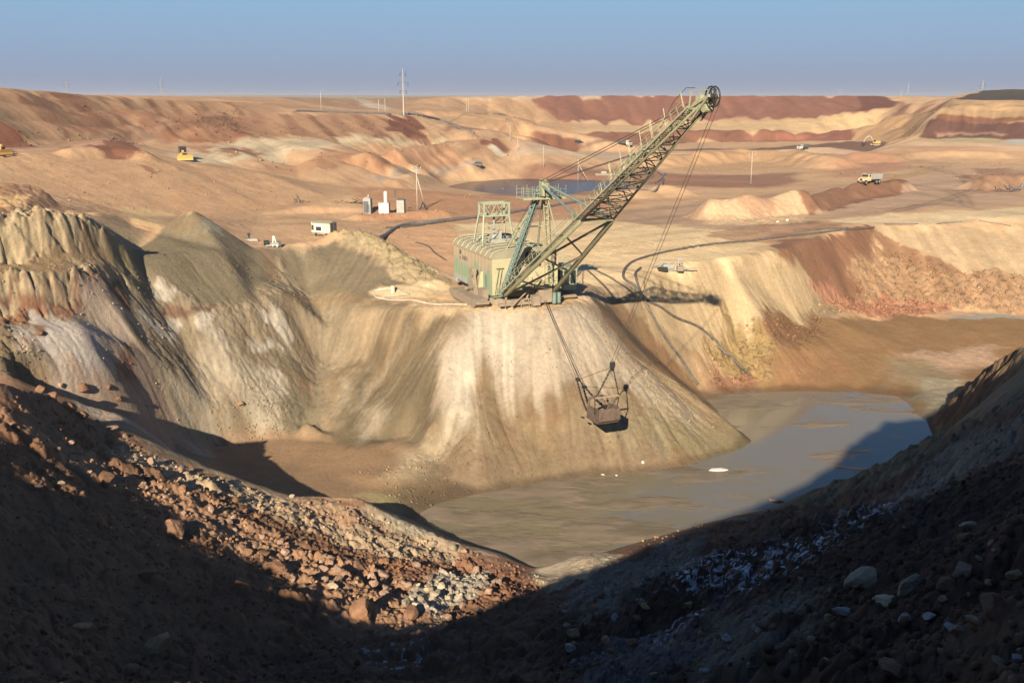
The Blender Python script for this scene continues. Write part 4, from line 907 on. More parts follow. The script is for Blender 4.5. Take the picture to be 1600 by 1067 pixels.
M = {
 'teal': house_paint(),
 'cream': paint_mat('cream_green_paint', (0.36, 0.33, 0.20), 0.6, var=0.10, dirt=(0.34, 0.28, 0.17), dirt_amt=0.5, scale=0.6, streak=True),
 'roof': paint_mat('dusty_roof_steel', (0.23, 0.215, 0.15), 0.75, var=0.15, dirt=(0.36, 0.27, 0.18), dirt_amt=0.6, scale=0.7),
 'olive': paint_mat('olive_steel', (0.17, 0.165, 0.095), 0.6, var=0.2, dirt=(0.26, 0.19, 0.11), dirt_amt=0.4),
 'olivelt': paint_mat('pale_olive_steel', (0.27, 0.27, 0.17), 0.6, var=0.2, dirt=(0.30, 0.22, 0.13), dirt_amt=0.4),
 'blue': paint_mat('blue_green_steel', (0.125, 0.185, 0.16), 0.6, var=0.15, dirt=(0.26, 0.22, 0.15), dirt_amt=0.35),
 'mint': paint_mat('pale_mint_steel', (0.25, 0.29, 0.20), 0.6, var=0.12, dirt=(0.36, 0.28, 0.18), dirt_amt=0.3),
 'dark': paint_mat('dark_grease', (0.022, 0.022, 0.018), 0.55, var=0.3, dirt=(0.10, 0.075, 0.05), dirt_amt=0.35),
 'bucket': paint_mat('caked_bucket_steel', (0.085, 0.06, 0.045), 0.8, var=0.3, dirt=(0.19, 0.14, 0.10), dirt_amt=0.8, scale=0.9),
 'mudsteel': paint_mat('muddy_steel', (0.24, 0.19, 0.135), 0.85, var=0.2, dirt=(0.16, 0.12, 0.085), dirt_amt=0.6),
 'rope': paint_mat('greased_wire_rope', (0.045, 0.035, 0.028), 0.6, var=0.1, dirt_amt=0.1),
 'glass': paint_mat('window_glass', (0.02, 0.025, 0.03), 0.08, var=0.0, dirt_amt=0.15, spec=0.8),
 'white': paint_mat('white_paint', (0.52, 0.49, 0.42), 0.6, var=0.06, dirt_amt=0.25),
 'ivory': paint_mat('ivory_paint', (0.60, 0.53, 0.34), 0.6, var=0.08, dirt_amt=0.3),
 'grey': paint_mat('grey_steel', (0.26, 0.27, 0.25), 0.65, var=0.15, dirt=(0.33, 0.25, 0.17), dirt_amt=0.45, streak=True),
 'dgrey': paint_mat('dark_grey_paint', (0.07, 0.075, 0.08), 0.5, var=0.15, dirt_amt=0.35),
 'black': paint_mat('black_rubber', (0.018, 0.017, 0.016), 0.8, var=0.2, dirt=(0.14, 0.10, 0.07), dirt_amt=0.5, scale=3),
 'yellow': paint_mat('machine_yellow', (0.52, 0.31, 0.09), 0.5, var=0.1, dirt_amt=0.35),
 'paleyel': paint_mat('dusty_cab_yellow', (0.50, 0.39, 0.21), 0.5, var=0.1, dirt_amt=0.3),
 'concrete': paint_mat('concrete', (0.36, 0.32, 0.26), 0.9, var=0.1, dirt_amt=0.2, scale=2),
 'wood': paint_mat('grey_timber', (0.22, 0.16, 0.11), 0.9, var=0.2, dirt_amt=0.3, scale=3),
 'pipe': paint_mat('black_plastic_pipe', (0.075, 0.068, 0.06), 0.5, var=0.25, dirt=(0.30, 0.22, 0.15), dirt_amt=0.5, scale=0.5),
 'pipegrey': paint_mat('grey_plastic_pipe', (0.115, 0.105, 0.098), 0.5, var=0.2, dirt=(0.34, 0.25, 0.17), dirt_amt=0.5, scale=0.5),
 'skin': paint_mat('skin', (0.42, 0.25, 0.17), 0.6, var=0.05, dirt_amt=0.0),
 'cloth': paint_mat('dark_work_clothes', (0.03, 0.028, 0.03), 0.9, var=0.2, dirt_amt=0.1, scale=5),
 'mark': paint_mat('dark_lettering', (0.10, 0.10, 0.10), 0.7, var=0.1, dirt_amt=0.3),
}
class MB:
    def __init__(s): s.v = []; s.f = []
    def add(s, vs, fs):
        o = len(s.v); s.v += [tuple(map(float, q)) for q in vs]; s.f += [tuple(i + o for i in f) for f in fs]; return s
    def box(s, c, d, rz=0.0, rx=0.0, taper=1.0):
        x, y, z = [k / 2 for k in d]; rot = Matrix.Rotation(rz, 3, 'Z') @ Matrix.Rotation(rx, 3, 'X'); c = Vector(c); vs = []
        for k, (sx_, sy_, sz_) in enumerate([(-1,-1,-1),(1,-1,-1),(1,1,-1),(-1,1,-1),(-1,-1,1),(1,-1,1),(1,1,1),(-1,1,1)]):
            t = taper if sz_ > 0 else 1
            vs.append(c + rot @ Vector((sx_ * x * t, sy_ * y * t, sz_ * z)))
        return s.add(vs, [(0,3,2,1),(4,5,6,7),(0,1,5,4),(1,2,6,5),(2,3,7,6),(3,0,4,7)])
    def bar(s, a, b, r, r2=None, n=6, square=False):
        a = Vector(a); b = Vector(b); d = (b - a)
        if d.length < 1e-6: return s
        d.normalize(); u = d.cross(Vector((0, 0, 1)))
        if u.length < 1e-3: u = Vector((1, 0, 0))
        u.normalize(); w = u.cross(d); r2 = r if r2 is None else r2
        if square: n = 4
        ph = math.pi / 4 if n == 4 else 0
        vs = []
        for c, rr in ((a, r), (b, r2)):
            for k in range(n):
                t = 2 * math.pi * k / n + ph; vs.append(c + (u * math.cos(t) + w * math.sin(t)) * rr)
        fs = [(k, (k + 1) % n, n + (k + 1) % n, n + k) for k in range(n)] + [tuple(range(n))[::-1], tuple(range(n, 2 * n))]
        return s.add(vs, fs)
    def tube(s, pts, r, n=7):
        pts = [Vector(p) for p in pts]; rings = []
        for i, p in enumerate(pts):
            d = (pts[min(i + 1, len(pts) - 1)] - pts[max(i - 1, 0)]).normalized(); u = d.cross(Vector((0, 0, 1)))
            if u.length < 1e-3: u = Vector((1, 0, 0))
            u.normalize(); w = u.cross(d)
            rr = r[i] if isinstance(r, (list, tuple)) else r
            rings.append([p + (u * math.cos(2 * math.pi * k / n) + w * math.sin(2 * math.pi * k / n)) * rr for k in range(n)])
        vs = [q for rg in rings for q in rg]; fs = []
        for i in range(len(pts) - 1):
            for k in range(n): fs.append((i * n + k, i * n + (k + 1) % n, (i + 1) * n + (k + 1) % n, (i + 1) * n + k))
        fs += [tuple(range(n))[::-1], tuple(range((len(pts) - 1) * n, len(pts) * n))]
        return s.add(vs, fs)
    def cyl(s, c, r, h, axis='Z', n=16, r2=None):
        d = {'X': Vector((h / 2, 0, 0)), 'Y': Vector((0, h / 2, 0)), 'Z': Vector((0, 0, h / 2))}[axis]; c = Vector(c)
        return s.bar(c - d, c + d, r, r2, n)
    def prism(s, prof, x0, x1, axis='X'):
        """closed profile of (a, z) pairs pushed along an axis"""
        n = len(prof); vs = []
        for x in (x0, x1):
            for a, z in prof: vs.append((x, a, z) if axis == 'X' else (a, x, z))
        return s.add(vs, [(k, (k + 1) % n, n + (k + 1) % n, n + k) for k in range(n)] + [tuple(range(n))[::-1], tuple(range(n, 2 * n))])
    def ring(s, c, R_, r, axis='X', n=28, m=6):
        vs = []; c = Vector(c)
        for i in range(n):
            t = 2 * math.pi * i / n
            for k in range(m):
                p = 2 * math.pi * k / m; q = R_ + r * math.cos(p)
                v = {'X': (r * math.sin(p), q * math.cos(t), q * math.sin(t)), 'Y': (q * math.cos(t), r * math.sin(p), q * math.sin(t)), 'Z': (q * math.cos(t), q * math.sin(t), r * math.sin(p))}[axis]
                vs.append(c + Vector(v))
        return s.add(vs, [(i * m + k, i * m + (k + 1) % m, ((i + 1) % n) * m + (k + 1) % m, ((i + 1) % n) * m + k) for i in range(n) for k in range(m)])
    def build(s, name, mat, parent=None, smooth=False, bevel=0.0):
        me = bpy.data.meshes.new(name); me.from_pydata(s.v, [], s.f)
        bm = bmesh.new(); bm.from_mesh(me); bmesh.ops.recalc_face_normals(bm, faces=bm.faces)
        if bevel: bmesh.ops.bevel(bm, geom=[e for e in bm.edges if len(e.link_faces) == 2 and e.calc_face_angle(0) > 0.6], offset=bevel, segments=2, affect='EDGES', clamp_overlap=True)
        bm.to_mesh(me); bm.free()
        me.materials.append(mat)
        if smooth: me.polygons.foreach_set('use_smooth', [True] * len(me.polygons))
        o = bpy.data.objects.new(name, me); COL.objects.link(o)
        if parent is not None: o.parent = parent
        return o
def tag(o, label=None, cat=None, group=None, kind=None):
    for k, v in (('label', label), ('category', cat), ('group', group), ('kind', kind)):
        if v: o[k] = v
    return o
def empty(name, loc, rz=0.0, label=None, cat=None, group=None):
    o = bpy.data.objects.new(name, None); COL.objects.link(o); o.empty_display_size = 0.5
    o.location = loc; o.rotation_euler = (0, 0, rz); return tag(o, label, cat, group)
def kids(o): return [c for c in bpy.data.objects if c.parent == o]
def copy_tree(o, parent=None):
    c = o.copy(); COL.objects.link(c)
    if parent is not None: c.parent = parent
    for k in kids(o): copy_tree(k, c)
    return c

# ------------------------------------------------------------------ walking dragline excavator
DL = np.array([0.17, 154.7, -31.0]); DH = R(-180 + 22)
def build_dragline():
    t = empty('dragline_excavator', Vector(DL), DH, 'huge faded green walking dragline with long lattice boom on the pale spoil fan', 'dragline excavator')
    # foundation disc, shoes
    MB().cyl((0, 0.6, 0.55), 5.6, 1.1, n=40).cyl((0, 0.6, 1.35), 4.4, 0.6, n=32).build('base_disc', M['mudsteel'], t, bevel=0.05)
    for sx_ in (1, -1):
        prof = [(-6.9, 0.75), (-6.2, 0.0), (4.6, 0.0), (5.9, 0.75), (5.9, 1.0), (4.4, 1.35), (-5.6, 1.35), (-6.9, 1.1)]
        sh = MB().prism(prof, sx_ * 6.15, sx_ * 8.35)
        for k in range(10): sh.box((sx_ * 7.25, -5.4 + k * 1.05, 0.06), (2.3, 0.18, 0.24))
        sh.build('walking_shoe', M['mudsteel'], t, bevel=0.04)
        a = MB().prism([(-2.6, 1.3), (1.6, 1.3), (0.9, 3.0), (0.35, 4.9), (-0.9, 4.9), (-1.5, 3.0)], sx_ * 6.4, sx_ * 6.75)
        a.cyl((sx_ * 6.6, -0.3, 4.6), 0.75, 0.7, 'X').cyl((sx_ * 6.75, -0.2, 2.9), 1.0, 0.5, 'X').box((sx_ * 6.9, -1.0, 2.0), (0.35, 2.8, 0.35), rx=0.3)
        a.box((sx_ * 5.9, 1.9, 1.7), (0.9, 3.2, 1.5)).box((sx_ * 6.7, 0.9, 1.7), (0.5, 0.4, 1.4)).cyl((sx_ * 7.0, -2.4, 1.7), 0.35, 0.5, 'X')
        a.build('walking_arm', M['mudsteel'], t, bevel=0.03)
    # machinery house
    hb = MB().box((0, -3.85, 4.55), (11.0, 17.7, 5.7))
    hb.box((0, -3.9, 1.55), (10.2, 17.0, 0.5))
    h = hb.build('machinery_house', M['teal'], t, bevel=0.03)
    MB().prism([(-5.6, 7.36), (-5.62, 7.55), (-5.1, 8.15), (-4.2, 8.5), (0, 8.75), (4.2, 8.5), (5.1, 8.15), (5.62, 7.55), (5.6, 7.36)], -12.85, 5.1, 'Y').build('roof', M['roof'], h)
    rr = MB()
    for k in range(9):
        y = -12.6 + k * 2.15
        rr.tube([(5.66, y, 7.5), (5.13, y, 8.2), (4.2, y, 8.56), (0, y, 8.81), (-4.2, y, 8.56), (-5.13, y, 8.2), (-5.66, y, 7.5)], 0.07, 5)
    rr.box((5.66, -3.9, 7.4), (0.06, 17.9, 0.14)).box((-5.66, -3.9, 7.4), (0.06, 17.9, 0.14))
    rr.build('roof_rib', M['cream'], h)
    f = MB().box((2.9, 5.04, 4.6), (5.0, 0.07, 5.5)).box((-3.6, 5.04, 3.2), (3.6, 0.07, 2.7)).box((-1.6, 5.3, 3.8), (2.6, 0.6, 3.8)).box((-3.9, 5.6, 3.9), (2.0, 1.1, 4.4)).box((-1.5, 5.2, 1.9), (8.0, 0.4, 0.8))
    f.build('front_panel', M['cream'], h, bevel=0.03)
    MB().box((-1.2, 5.0, 7.0), (2.6, 0.35, 2.2)).box((-0.9, 5.2, 7.4), (1.3, 0.5, 1.6)).build('winch_opening', M['dark'], h)
    fin = MB().add([(5.52, -0.9, 2.4), (5.52, 1.3, 2.4), (5.52, 1.3, 4.9), (5.52, -0.6, 3.6), (6.3, -0.9, 2.4), (6.3, 1.3, 2.4), (5.9, 1.3, 4.9), (5.95, -0.6, 3.6)], [(0,1,2,3),(7,6,5,4),(0,4,5,1),(1,5,6,2),(2,6,7,3),(3,7,4,0)])
    fin.build('gear_housing', M['cream'], h)
    MB().box((5.52, 2.6, 3.6), (0.05, 0.9, 2.0)).build('side_door', M['blue'], h)
    d = MB()
    for k in range(12): d.box((5.52, -12.2 + k * 1.5, 4.5), (0.05, 0.09, 5.5))
    d.build('wall_seam', M['teal'], h)
    lo = MB().box((5.53, -9.5, 2.2), (0.12, 6.0, 0.9)).box((5.6, -11.6, 1.6), (0.4, 1.2, 0.6)); lo.build('lower_panel', M['grey'], h)
    # emblem and lettering on the flank
    em = MB().box((5.53, -9.3, 6.15), (0.03, 0.28, 1.5)).box((5.53, -9.3, 6.3), (0.03, 0.9, 0.28)).cyl((5.53, -9.3, 6.55), 0.38, 0.03, 'X', 10).box((5.53, -9.3, 5.5), (0.03, 0.6, 0.2))
    em.build('emblem', M['mark'], h)
    cu = bpy.data.curves.new('lettering', 'FONT'); cu.body = 'УАРЗ'; cu.size = 1.0; cu.extrude = 0.01; cu.materials.append(M['mark'])
    tmp = bpy.data.objects.new('tmp', cu); COL.objects.link(tmp); bpy.context.view_layer.update()
    lme = bpy.data.meshes.new_from_object(tmp.evaluated_get(bpy.context.evaluated_depsgraph_get())); bpy.data.objects.remove(tmp)
    lo_ = bpy.data.objects.new('lettering', lme); COL.objects.link(lo_); lo_.parent = h
    lo_.matrix_local = Matrix.Translation((5.56, -8.4, 5.35)) @ Matrix(((0, 0, 1, 0), (1, 0, 0, 0), (0, 1, 0, 0), (0, 0, 0, 1)))
    # rear fan unit and roof rail
    ra = MB()
    for sx_ in (5.0,):
        for k in range(8): ra.bar((sx_, -12 + k * 2.2, 8.2), (sx_, -12 + k * 2.2, 9.3), 0.03, n=4)
        ra.bar((sx_, -12, 9.3), (sx_, 3.4, 9.3), 0.03, n=4)
    ra.build('roof_rail', M['olivelt'], h)
    # operator cab on the right flank
    c = MB().box((-7.3, 3.9, 2.0), (2.4, 3.3, 0.25)).box((-7.3, 3.9, 5.0), (2.5, 3.4, 0.25)).box((-7.3, 2.35, 3.5), (2.3, 0.2, 2.9)).box((-7.3, 5.45, 2.4), (2.3, 0.14, 0.8)).box((-8.4, 3.9, 2.4), (0.14, 3.1, 0.8)).box((-6.2, 3.9, 2.4), (0.14, 3.1, 0.8))
    for x, y in ((-8.4, 5.45), (-7.3, 5.47), (-6.2, 5.45), (-8.4, 2.4), (-8.42, 3.9)): c.box((x, y, 3.8), (0.16, 0.16, 2.3))
    cb = c.build('operator_cab', M['mint'], t, bevel=0.02)
    MB().box((-7.3, 5.4, 3.85), (2.1, 0.05, 2.1)).box((-8.36, 3.9, 3.85), (0.05, 2.9, 2.1)).box((-6.24, 3.9, 3.85), (0.05, 2.9, 2.1)).build('cab_window', M['glass'], cb)
    MB().box((-7.3, 2.9, 5.25), (3.0, 5.0, 0.12)).build('cab_deck', M['olivelt'], cb)
    rl = MB()
    for y in (0.5, 1.7, 2.9, 4.1, 5.3): rl.bar((-8.7, y, 5.3), (-8.7, y, 6.5), 0.035, n=4)
    for x in (-8.7, -7.6, -6.5): rl.bar((x, 5.3, 5.3), (x, 5.3, 6.5), 0.035, n=4)
    for z in (5.9, 6.5): rl.bar((-8.7, 0.5, z), (-8.7, 5.3, z), 0.03, n=4).bar((-8.7, 5.3, z), (-6.5, 5.3, z), 0.03, n=4)
    rl.build('cab_rail', M['olivelt'], cb)
    # portal frame on the roof
    g = MB(); cx_, cy_ = 1.8, -3.6
    for sx_ in (-1, 1):
        for sy_ in (-1, 1): g.bar((cx_ + sx_ * 2.7, cy_ + sy_ * 2.0, 8.4), (cx_ + sx_ * 2.1, cy_ + sy_ * 1.1, 13.1), 0.17, square=True).bar((cx_ + sx_ * 2.1, cy_ + sy_ * 1.1, 12.9), (cx_ + sx_ * 2.1, cy_ + sy_ * 1.1, 14.9), 0.2, square=True)
    for sy_ in (-1, 1):
        for z in (12.9, 14.8): g.bar((cx_ - 2.1, cy_ + sy_ * 1.1, z), (cx_ + 2.1, cy_ + sy_ * 1.1, z), 0.17, square=True)
        g.bar((cx_ - 2.4, cy_ + sy_ * 1.5, 11.4), (cx_ + 2.4, cy_ + sy_ * 1.5, 11.4), 0.08, n=4)
        for k in range(4): g.bar((cx_ - 2.1 + k * 1.05, cy_ + sy_ * 1.1, 12.9 if k % 2 else 14.8), (cx_ - 1.05 + k * 1.05, cy_ + sy_ * 1.1, 14.8 if k % 2 else 12.9), 0.07, n=4)
        g.bar((cx_ - 2.1, cy_ + sy_ * 1.1, 12.9), (cx_ + 2.6, cy_ + sy_ * 1.9, 8.5), 0.08, n=4)
    for sx_ in (-1, 1):
        for z in (12.9, 14.8): g.bar((cx_ + sx_ * 2.1, cy_ - 1.1, z), (cx_ + sx_ * 2.1, cy_ + 1.1, z), 0.15, square=True)
    g.box((cx_, cy_, 12.8), (4.0, 2.2, 0.06))
    g.build('roof_portal', M['mint'], t)
    w = MB().box((cx_ - 0.3, cy_, 8.9), (2.6, 1.8, 0.5)).cyl((cx_ - 0.3, cy_ - 0.2, 9.4), 0.45, 1.5, 'X').box((cx_ - 0.8, cy_ + 0.4, 9.8), (0.5, 0.5, 1.4)).cyl((cx_, cy_, 11.4), 0.16, 2.4).box((cx_ - 2.6, cy_, 8.9), (1.0, 0.9, 0.4))
    w.build('roof_winch', M['grey'], t)
    # mast: heavy ladder legs to the boom feet, light legs to the roof, working platform near the top
    top = Vector((0, 11.8, 19.0))
    def girder(name, a, b, wdt, mat, holes=True, depth=0.55):
        a = Vector(a); b = Vector(b); mb = MB(); d = (b - a).normalized(); u = d.cross(Vector((0, 0, 1))).normalized() * wdt / 2; L_ = (b - a).length; v = u.cross(d).normalized() * depth / 2
        for su in (-1, 1):
            for sv in (-1, 1): mb.bar(a + u * su + v * sv, b + u * su + v * sv, 0.11, square=True)
        n = int(L_ / 0.95)
        for k in range(n + 1):
            p = a + d * (L_ * k / n)
            for sv in (-1, 1):
                mb.bar(p - u + v * sv, p + u + v * sv, 0.085, square=True)
            for su in (-1, 1): mb.bar(p + u * su - v, p + u * su + v, 0.07, square=True)
        # web plates leave small dark openings, as the real riveted legs do
        for k in range(n):
            p0 = a + d * (L_ * (k + 0.18) / n); p1 = a + d * (L_ * (k + 0.62) / n)
            for su in (-1, 1): mb.bar(p0 + u * su, p1 + u * su, 0.2, square=True)
        return mb.build(name, mat, t)
    girder('mast_leg', (4.1, 5.6, 1.8), top + Vector((0.35, -0.4, -0.6)), 0.75, M['blue'])
    girder('mast_leg', (-4.1, 5.6, 1.8), top + Vector((-0.35, -0.4, -0.6)), 0.6, M['olivelt'])
    for q in ((2.6, 3.6, 8.4), (-2.6, 3.6, 8.4)): MB().bar(top + Vector((0.2 * (1 if q[0] > 0 else -1), -0.6, -1.2)), q, 0.15, n=6).build('mast_leg', M['mint'], t)
    tb = MB().bar((3.0, 6.9, 12.2), (-3.0, 6.9, 12.2), 0.1, n=4).bar((3.0, 6.9, 12.2), (-1, 9, 8), 0.05, n=4); tb.build('mast_brace', M['mint'], t)
    pf = MB().box(top + Vector((0, -1.0, -2.1)), (6.6, 2.6, 0.2)); pf.bar(top + Vector((-3.3, 0.3, -2.2)), top + Vector((3.3, 0.3, -2.2)), 0.14, square=True).bar(top + Vector((-3.3, -2.3, -2.2)), top + Vector((3.3, -2.3, -2.2)), 0.14, square=True)
    pf = pf.build('mast_platform', M['olivelt'], t)
    pr = MB()
    for sg in (-1, 1):
        for y in (-2.3, 0.3):
            pr = MB()
            for k in range(4): pr.bar(top + Vector((sg * (0.85 + k * 0.82), y, -2.1)), top + Vector((sg * (0.85 + k * 0.82), y, -0.7 + (0.35 if k % 2 else 0))), 0.035, n=4)
            for z in (-1.4, -0.9): pr.bar(top + Vector((sg * 0.85, y, z)), top + Vector((sg * 3.31, y, z)), 0.03, n=4)
            pr.build('platform_rail', M['olivelt'], pf)
    hd = MB().prism([(-1.0, -1.8), (0.9, -1.8), (0.5, 0.2), (-0.5, 0.3)], -0.55, -0.25).prism([(-1.0, -1.8), (0.9, -1.8), (0.5, 0.2), (-0.5, 0.3)], 0.25, 0.55)
    hd.v = [tuple(Vector(q) + top) for q in hd.v]
    hd.cyl(top + Vector((0, 0.0, -0.3)), 0.6, 0.5, 'X', 18).bar(top + Vector((0.3, 0.2, 0.1)), top + Vector((-0.6, -0.8, 0.5)), 0.08).bar(top + Vector((-0.5, 0, 0.3)), top + Vector((0.8, 0.3, 0.6)), 0.07)
    hd.build('mast_head', M['olivelt'], t)
    # boom
    tip = Vector((0.14, 54.0, 31.0))
    def cl(s_, u): # chord point: side s_, fraction u
        foot = Vector((s_ * 4.0, 6.0, 1.6)); e = tip + Vector((s_ * 0.45, -0.6, -0.5)); return foot.lerp(e, u)
    def ridge_pt(u):   # upper chord of the outer boom
        c_ = (cl(1, u) + cl(-1, u)) / 2; hgt = 3.0 * min(1, (u - 0.47) / 0.16) * (1 - 0.72 * max(0, (u - 0.63) / 0.37)) if u > 0.47 else 0
        return c_ + Vector((0, -0.53, 0.85)) * hgt
    U0 = 0.485
    fwd = (tip - Vector((0, 6, 1.6))).normalized(); upv = Vector((1, 0, 0)).cross(fwd).normalized()
    MB().tube([cl(-1, 0), cl(-1, 0.02), cl(-1, U0 - 0.02), cl(-1, U0)], [0.12, 0.36, 0.36, 0.2], 12).tube([cl(-1, U0), cl(-1, 0.99)], 0.15, 8).build('boom_chord', M['olive'], t, smooth=True)
    MB().tube([cl(1, 0), cl(1, 0.02), cl(1, U0)], [0.12, 0.3, 0.3], 12).tube([cl(1, U0), cl(1, 0.99)], 0.15, 8).build('boom_chord', M['olive'], t, smooth=True)
    MB().tube([cl(1, U0 - 0.01), ridge_pt(0.56), ridge_pt(0.64), ridge_pt(0.8), ridge_pt(0.97)], 0.13, 8).tube([cl(-1, U0 - 0.01), ridge_pt(0.56)], 0.1, 6).build('boom_chord', M['olivelt'], t, smooth=True)
    cr = MB()
    for u in (U0,): cr.bar(cl(1, u), cl(-1, u), 0.24, square=True).bar(cl(1, u - 0.012) + upv * 0.5, cl(-1, u - 0.012) + upv * 0.5, 0.12, square=True)
    cr.bar(cl(-1, 0.27), cl(1, 0.02), 0.17, n=6).bar(cl(-1, U0), cl(1, 0.27), 0.17, n=6).bar(cl(-1, 0.02), cl(1, 0.12), 0.14, n=6).bar(cl(1, 0.27), cl(-1, 0.16), 0.14, n=6)
    cr.bar(cl(-1, 0.27), cl(1, 0.40), 0.13, n=6)
    N = 15
    for k in range(N + 1):
        u = U0 + (0.965 - U0) * k / N; L_, R_, T_ = cl(1, u), cl(-1, u), ridge_pt(u)
        th = 0.075
        cr.bar(L_, R_, th + 0.01, n=4).bar(L_, T_, th, n=4).bar(R_, T_, th, n=4)
        if k < N:
            u2 = U0 + (0.965 - U0) * (k + 1) / N; L2, R2, T2 = cl(1, u2), cl(-1, u2), ridge_pt(u2)
            if k % 2: cr.bar(L_, R2, th, n=4).bar(T_, L2, th, n=4).bar(R_, T2, th, n=4)
            else: cr.bar(R_, L2, th, n=4).bar(L_, T2, th, n=4).bar(T_, R2, th, n=4)
    # stiffening frame hanging below the middle joint
    low = (cl(1, 0.40) + cl(-1, 0.40)) / 2
    cr.build('boom_lacing', M['olive'], t)
    # walkway on the left chord: steps, rails, crossing platforms
    wk = MB()
    side = Vector((1, 0, 0)); nst = 118
    for k in range(nst):
        u = 0.03 + 0.93 * k / nst; p = cl(1, u) + upv * 0.45 + side * 0.15
        wk.box(p, (1.05, 0.30, 0.05))
    for s_ in (-0.4, 0.7): wk.bar(cl(1, 0.02) + upv * 0.38 + side * s_, cl(1, 0.97) + upv * 0.38 + side * s_, 0.13, square=True)
    wk = wk.build('boom_walkway', M['olivelt'], t)
    hr = MB()
    for k in range(41):
        u = 0.03 + 0.93 * k / 40; p = cl(1, u) + upv * 0.4 + side * 0.72
        hr.bar(p, p + upv * 1.15, 0.035, n=4)
    for z in (0.75, 1.15): hr.bar(cl(1, 0.03) + upv * (0.4 + z) + side * 0.72, cl(1, 0.96) + upv * (0.4 + z) + side * 0.72, 0.04, n=4)
    hr.build('handrail', M['olivelt'], wk)
    for u in (0.04, 0.12, 0.20, 0.29, 0.38, 0.47, 0.58, 0.69, 0.80): MB().box(cl(1, u) + upv * 0.62 + side * 0.15, (1.6, 1.1, 0.12)).build('landing', M['olivelt'], wk)
    # short guide posts carrying cable rollers
    for u in (0.50, 0.52, 0.545, 0.60, 0.605, 0.66, 0.70, 0.705, 0.755, 0.80, 0.805, 0.86, 0.93):
        p = ridge_pt(max(u, 0.5)) + side * 0.3
        MB().bar(p, p + Vector((0.25, -0.35, 1.9)), 0.055, n=4).build('cable_post', M['cream'], t)
    # head of the boom
    hx = tip
    sv = MB()
    for s_ in (-0.22, 0.22): sv.ring(hx + Vector((s_, 0.35, 0)), 1.0, 0.085, 'X', 30, 6)
    for k in range(6):
        a_ = math.pi * k / 3
        sv.bar(hx + Vector((0, 0.35, 0)), hx + Vector((0, 0.35 + 0.95 * math.cos(a_), 0.95 * math.sin(a_))), 0.06, n=4)
    sv.cyl(hx + Vector((0, 0.35, 0)), 0.3, 0.9, 'X', 14)
    sv.build('head_sheave', M['dark'], t)
    hd = MB()
    for s_ in (-0.55, 0.55):
        hd.bar(hx + Vector((s_, 0.6, 0.1)), hx + Vector((s_, -3.2, -1.2)), 0.2, square=True).bar(hx + Vector((s_, 0.4, 0.0)), hx + Vector((s_, -2.6, -2.4)), 0.16, square=True).bar(hx + Vector((s_, -3.2, -1.2)), hx + Vector((s_, -2.9, 0.6)), 0.09, n=4).bar(hx + Vector((s_, -2.9, 0.6)), hx + Vector((s_, 0.2, 0.7)), 0.06, n=4)
    hd.box(hx + Vector((0, -2.3, -1.2)), (1.3, 1.4, 0.25)).box(hx + Vector((0.1, -1.6, -0.2)), (0.8, 0.9, 0.8)).cyl(hx + Vector((0, -0.5, -1.15)), 0.45, 1.0, 'X', 12)
    hd.build('head_frame', M['olivelt'], t)
    MB().tube([hx + Vector((0.5, -9, -3.4)), hx + Vector((0.5, -6.5, -0.6)), hx + Vector((0.5, -4, 0.9)), hx + Vector((0.4, -2.4, 0.9))], 0.035, 5).build('loose_cable', M['rope'], t)
    # struts and stays from the mast head
    for s_ in (1, -1): MB().bar(top + Vector((s_ * 0.4, 0.2, -0.3)), cl(s_, U0), 0.17, n=6).build('boom_strut', M['blue'], t)
    MB().bar(top + Vector((-0.4, 0, -1.6)), (cl(-1, 0.14)), 0.09, n=6).build('hanger', M['mint'], t)
    for s_ in (1, -1):
        MB().bar(top + Vector((s_ * 0.3, 0, 0.0)), ridge_pt(0.72) + side * s_ * 0.2, 0.045, n=5).build('stay_cable', M['rope'], t)
        MB().bar(top + Vector((s_ * 0.5, 0, 0.3)), ridge_pt(0.95) + side * s_ * 0.3 + Vector((0, 0, 0.3)), 0.045, n=5).build('stay_cable', M['rope'], t)
        MB().bar(top + Vector((s_ * 0.2, -0.3, 0.2)), (s_ * 1.2, 0.5, 8.7), 0.035, n=5).build('stay_cable', M['rope'], t)
    # front undercarriage: cable carriage and braces under the boom feet
    u_ = MB().box((0.5, 7.1, 0.7), (9.4, 0.5, 0.45)).box((0.5, 7.15, 1.3), (8.4, 0.25, 0.16)).box((-2.1, 7.3, 1.9), (2.2, 1.3, 2.4)).box((-0.6, 7.5, 1.1), (1.2, 1.4, 1.5)).box((2.6, 7.0, 1.1), (3.0, 0.8, 0.5)).box((-3.4, 7.3, 1.1), (1.2, 1.0, 0.9))
    for k in range(7): u_.bar((-3.6 + k * 1.3, 7.4, 0.2), (-3.4 + k * 1.3, 7.4, 1.3), 0.1, n=4)
    u_.bar((3.9, 6.6, 1.3), (1.7, 5.4, 5.2), 0.16, n=6).bar((-3.9, 6.4, 1.5), (-1.2, 5.4, 5.4), 0.16, n=6).bar((0.6, 7.0, 1.2), (-1.0, 5.4, 4.4), 0.2, square=True).bar((3.6, 8.2, 0.5), (-1.8, 6.6, 4.2), 0.12, n=6)
    u_.build('drag_fairlead', M['mudsteel'], t, bevel=0.03)
    MB().box((0.2, 6.2, 2.4), (7.6, 0.25, 1.3), rx=0.1).build('front_beam', M['olive'], t)
    MB().cyl((-3.6, 7.9, 1.3), 0.33, 1.7, n=14).cyl((-4.4, 7.8, 1.3), 0.28, 1.6, n=14).build('gas_cylinder', M['blue'], t, smooth=False)
    rl = MB()
    for k in range(8): rl.bar((5.0 - k * 0.55, 5.6, 2.0), (5.0 - k * 0.55, 5.6, 3.1), 0.03, n=4)
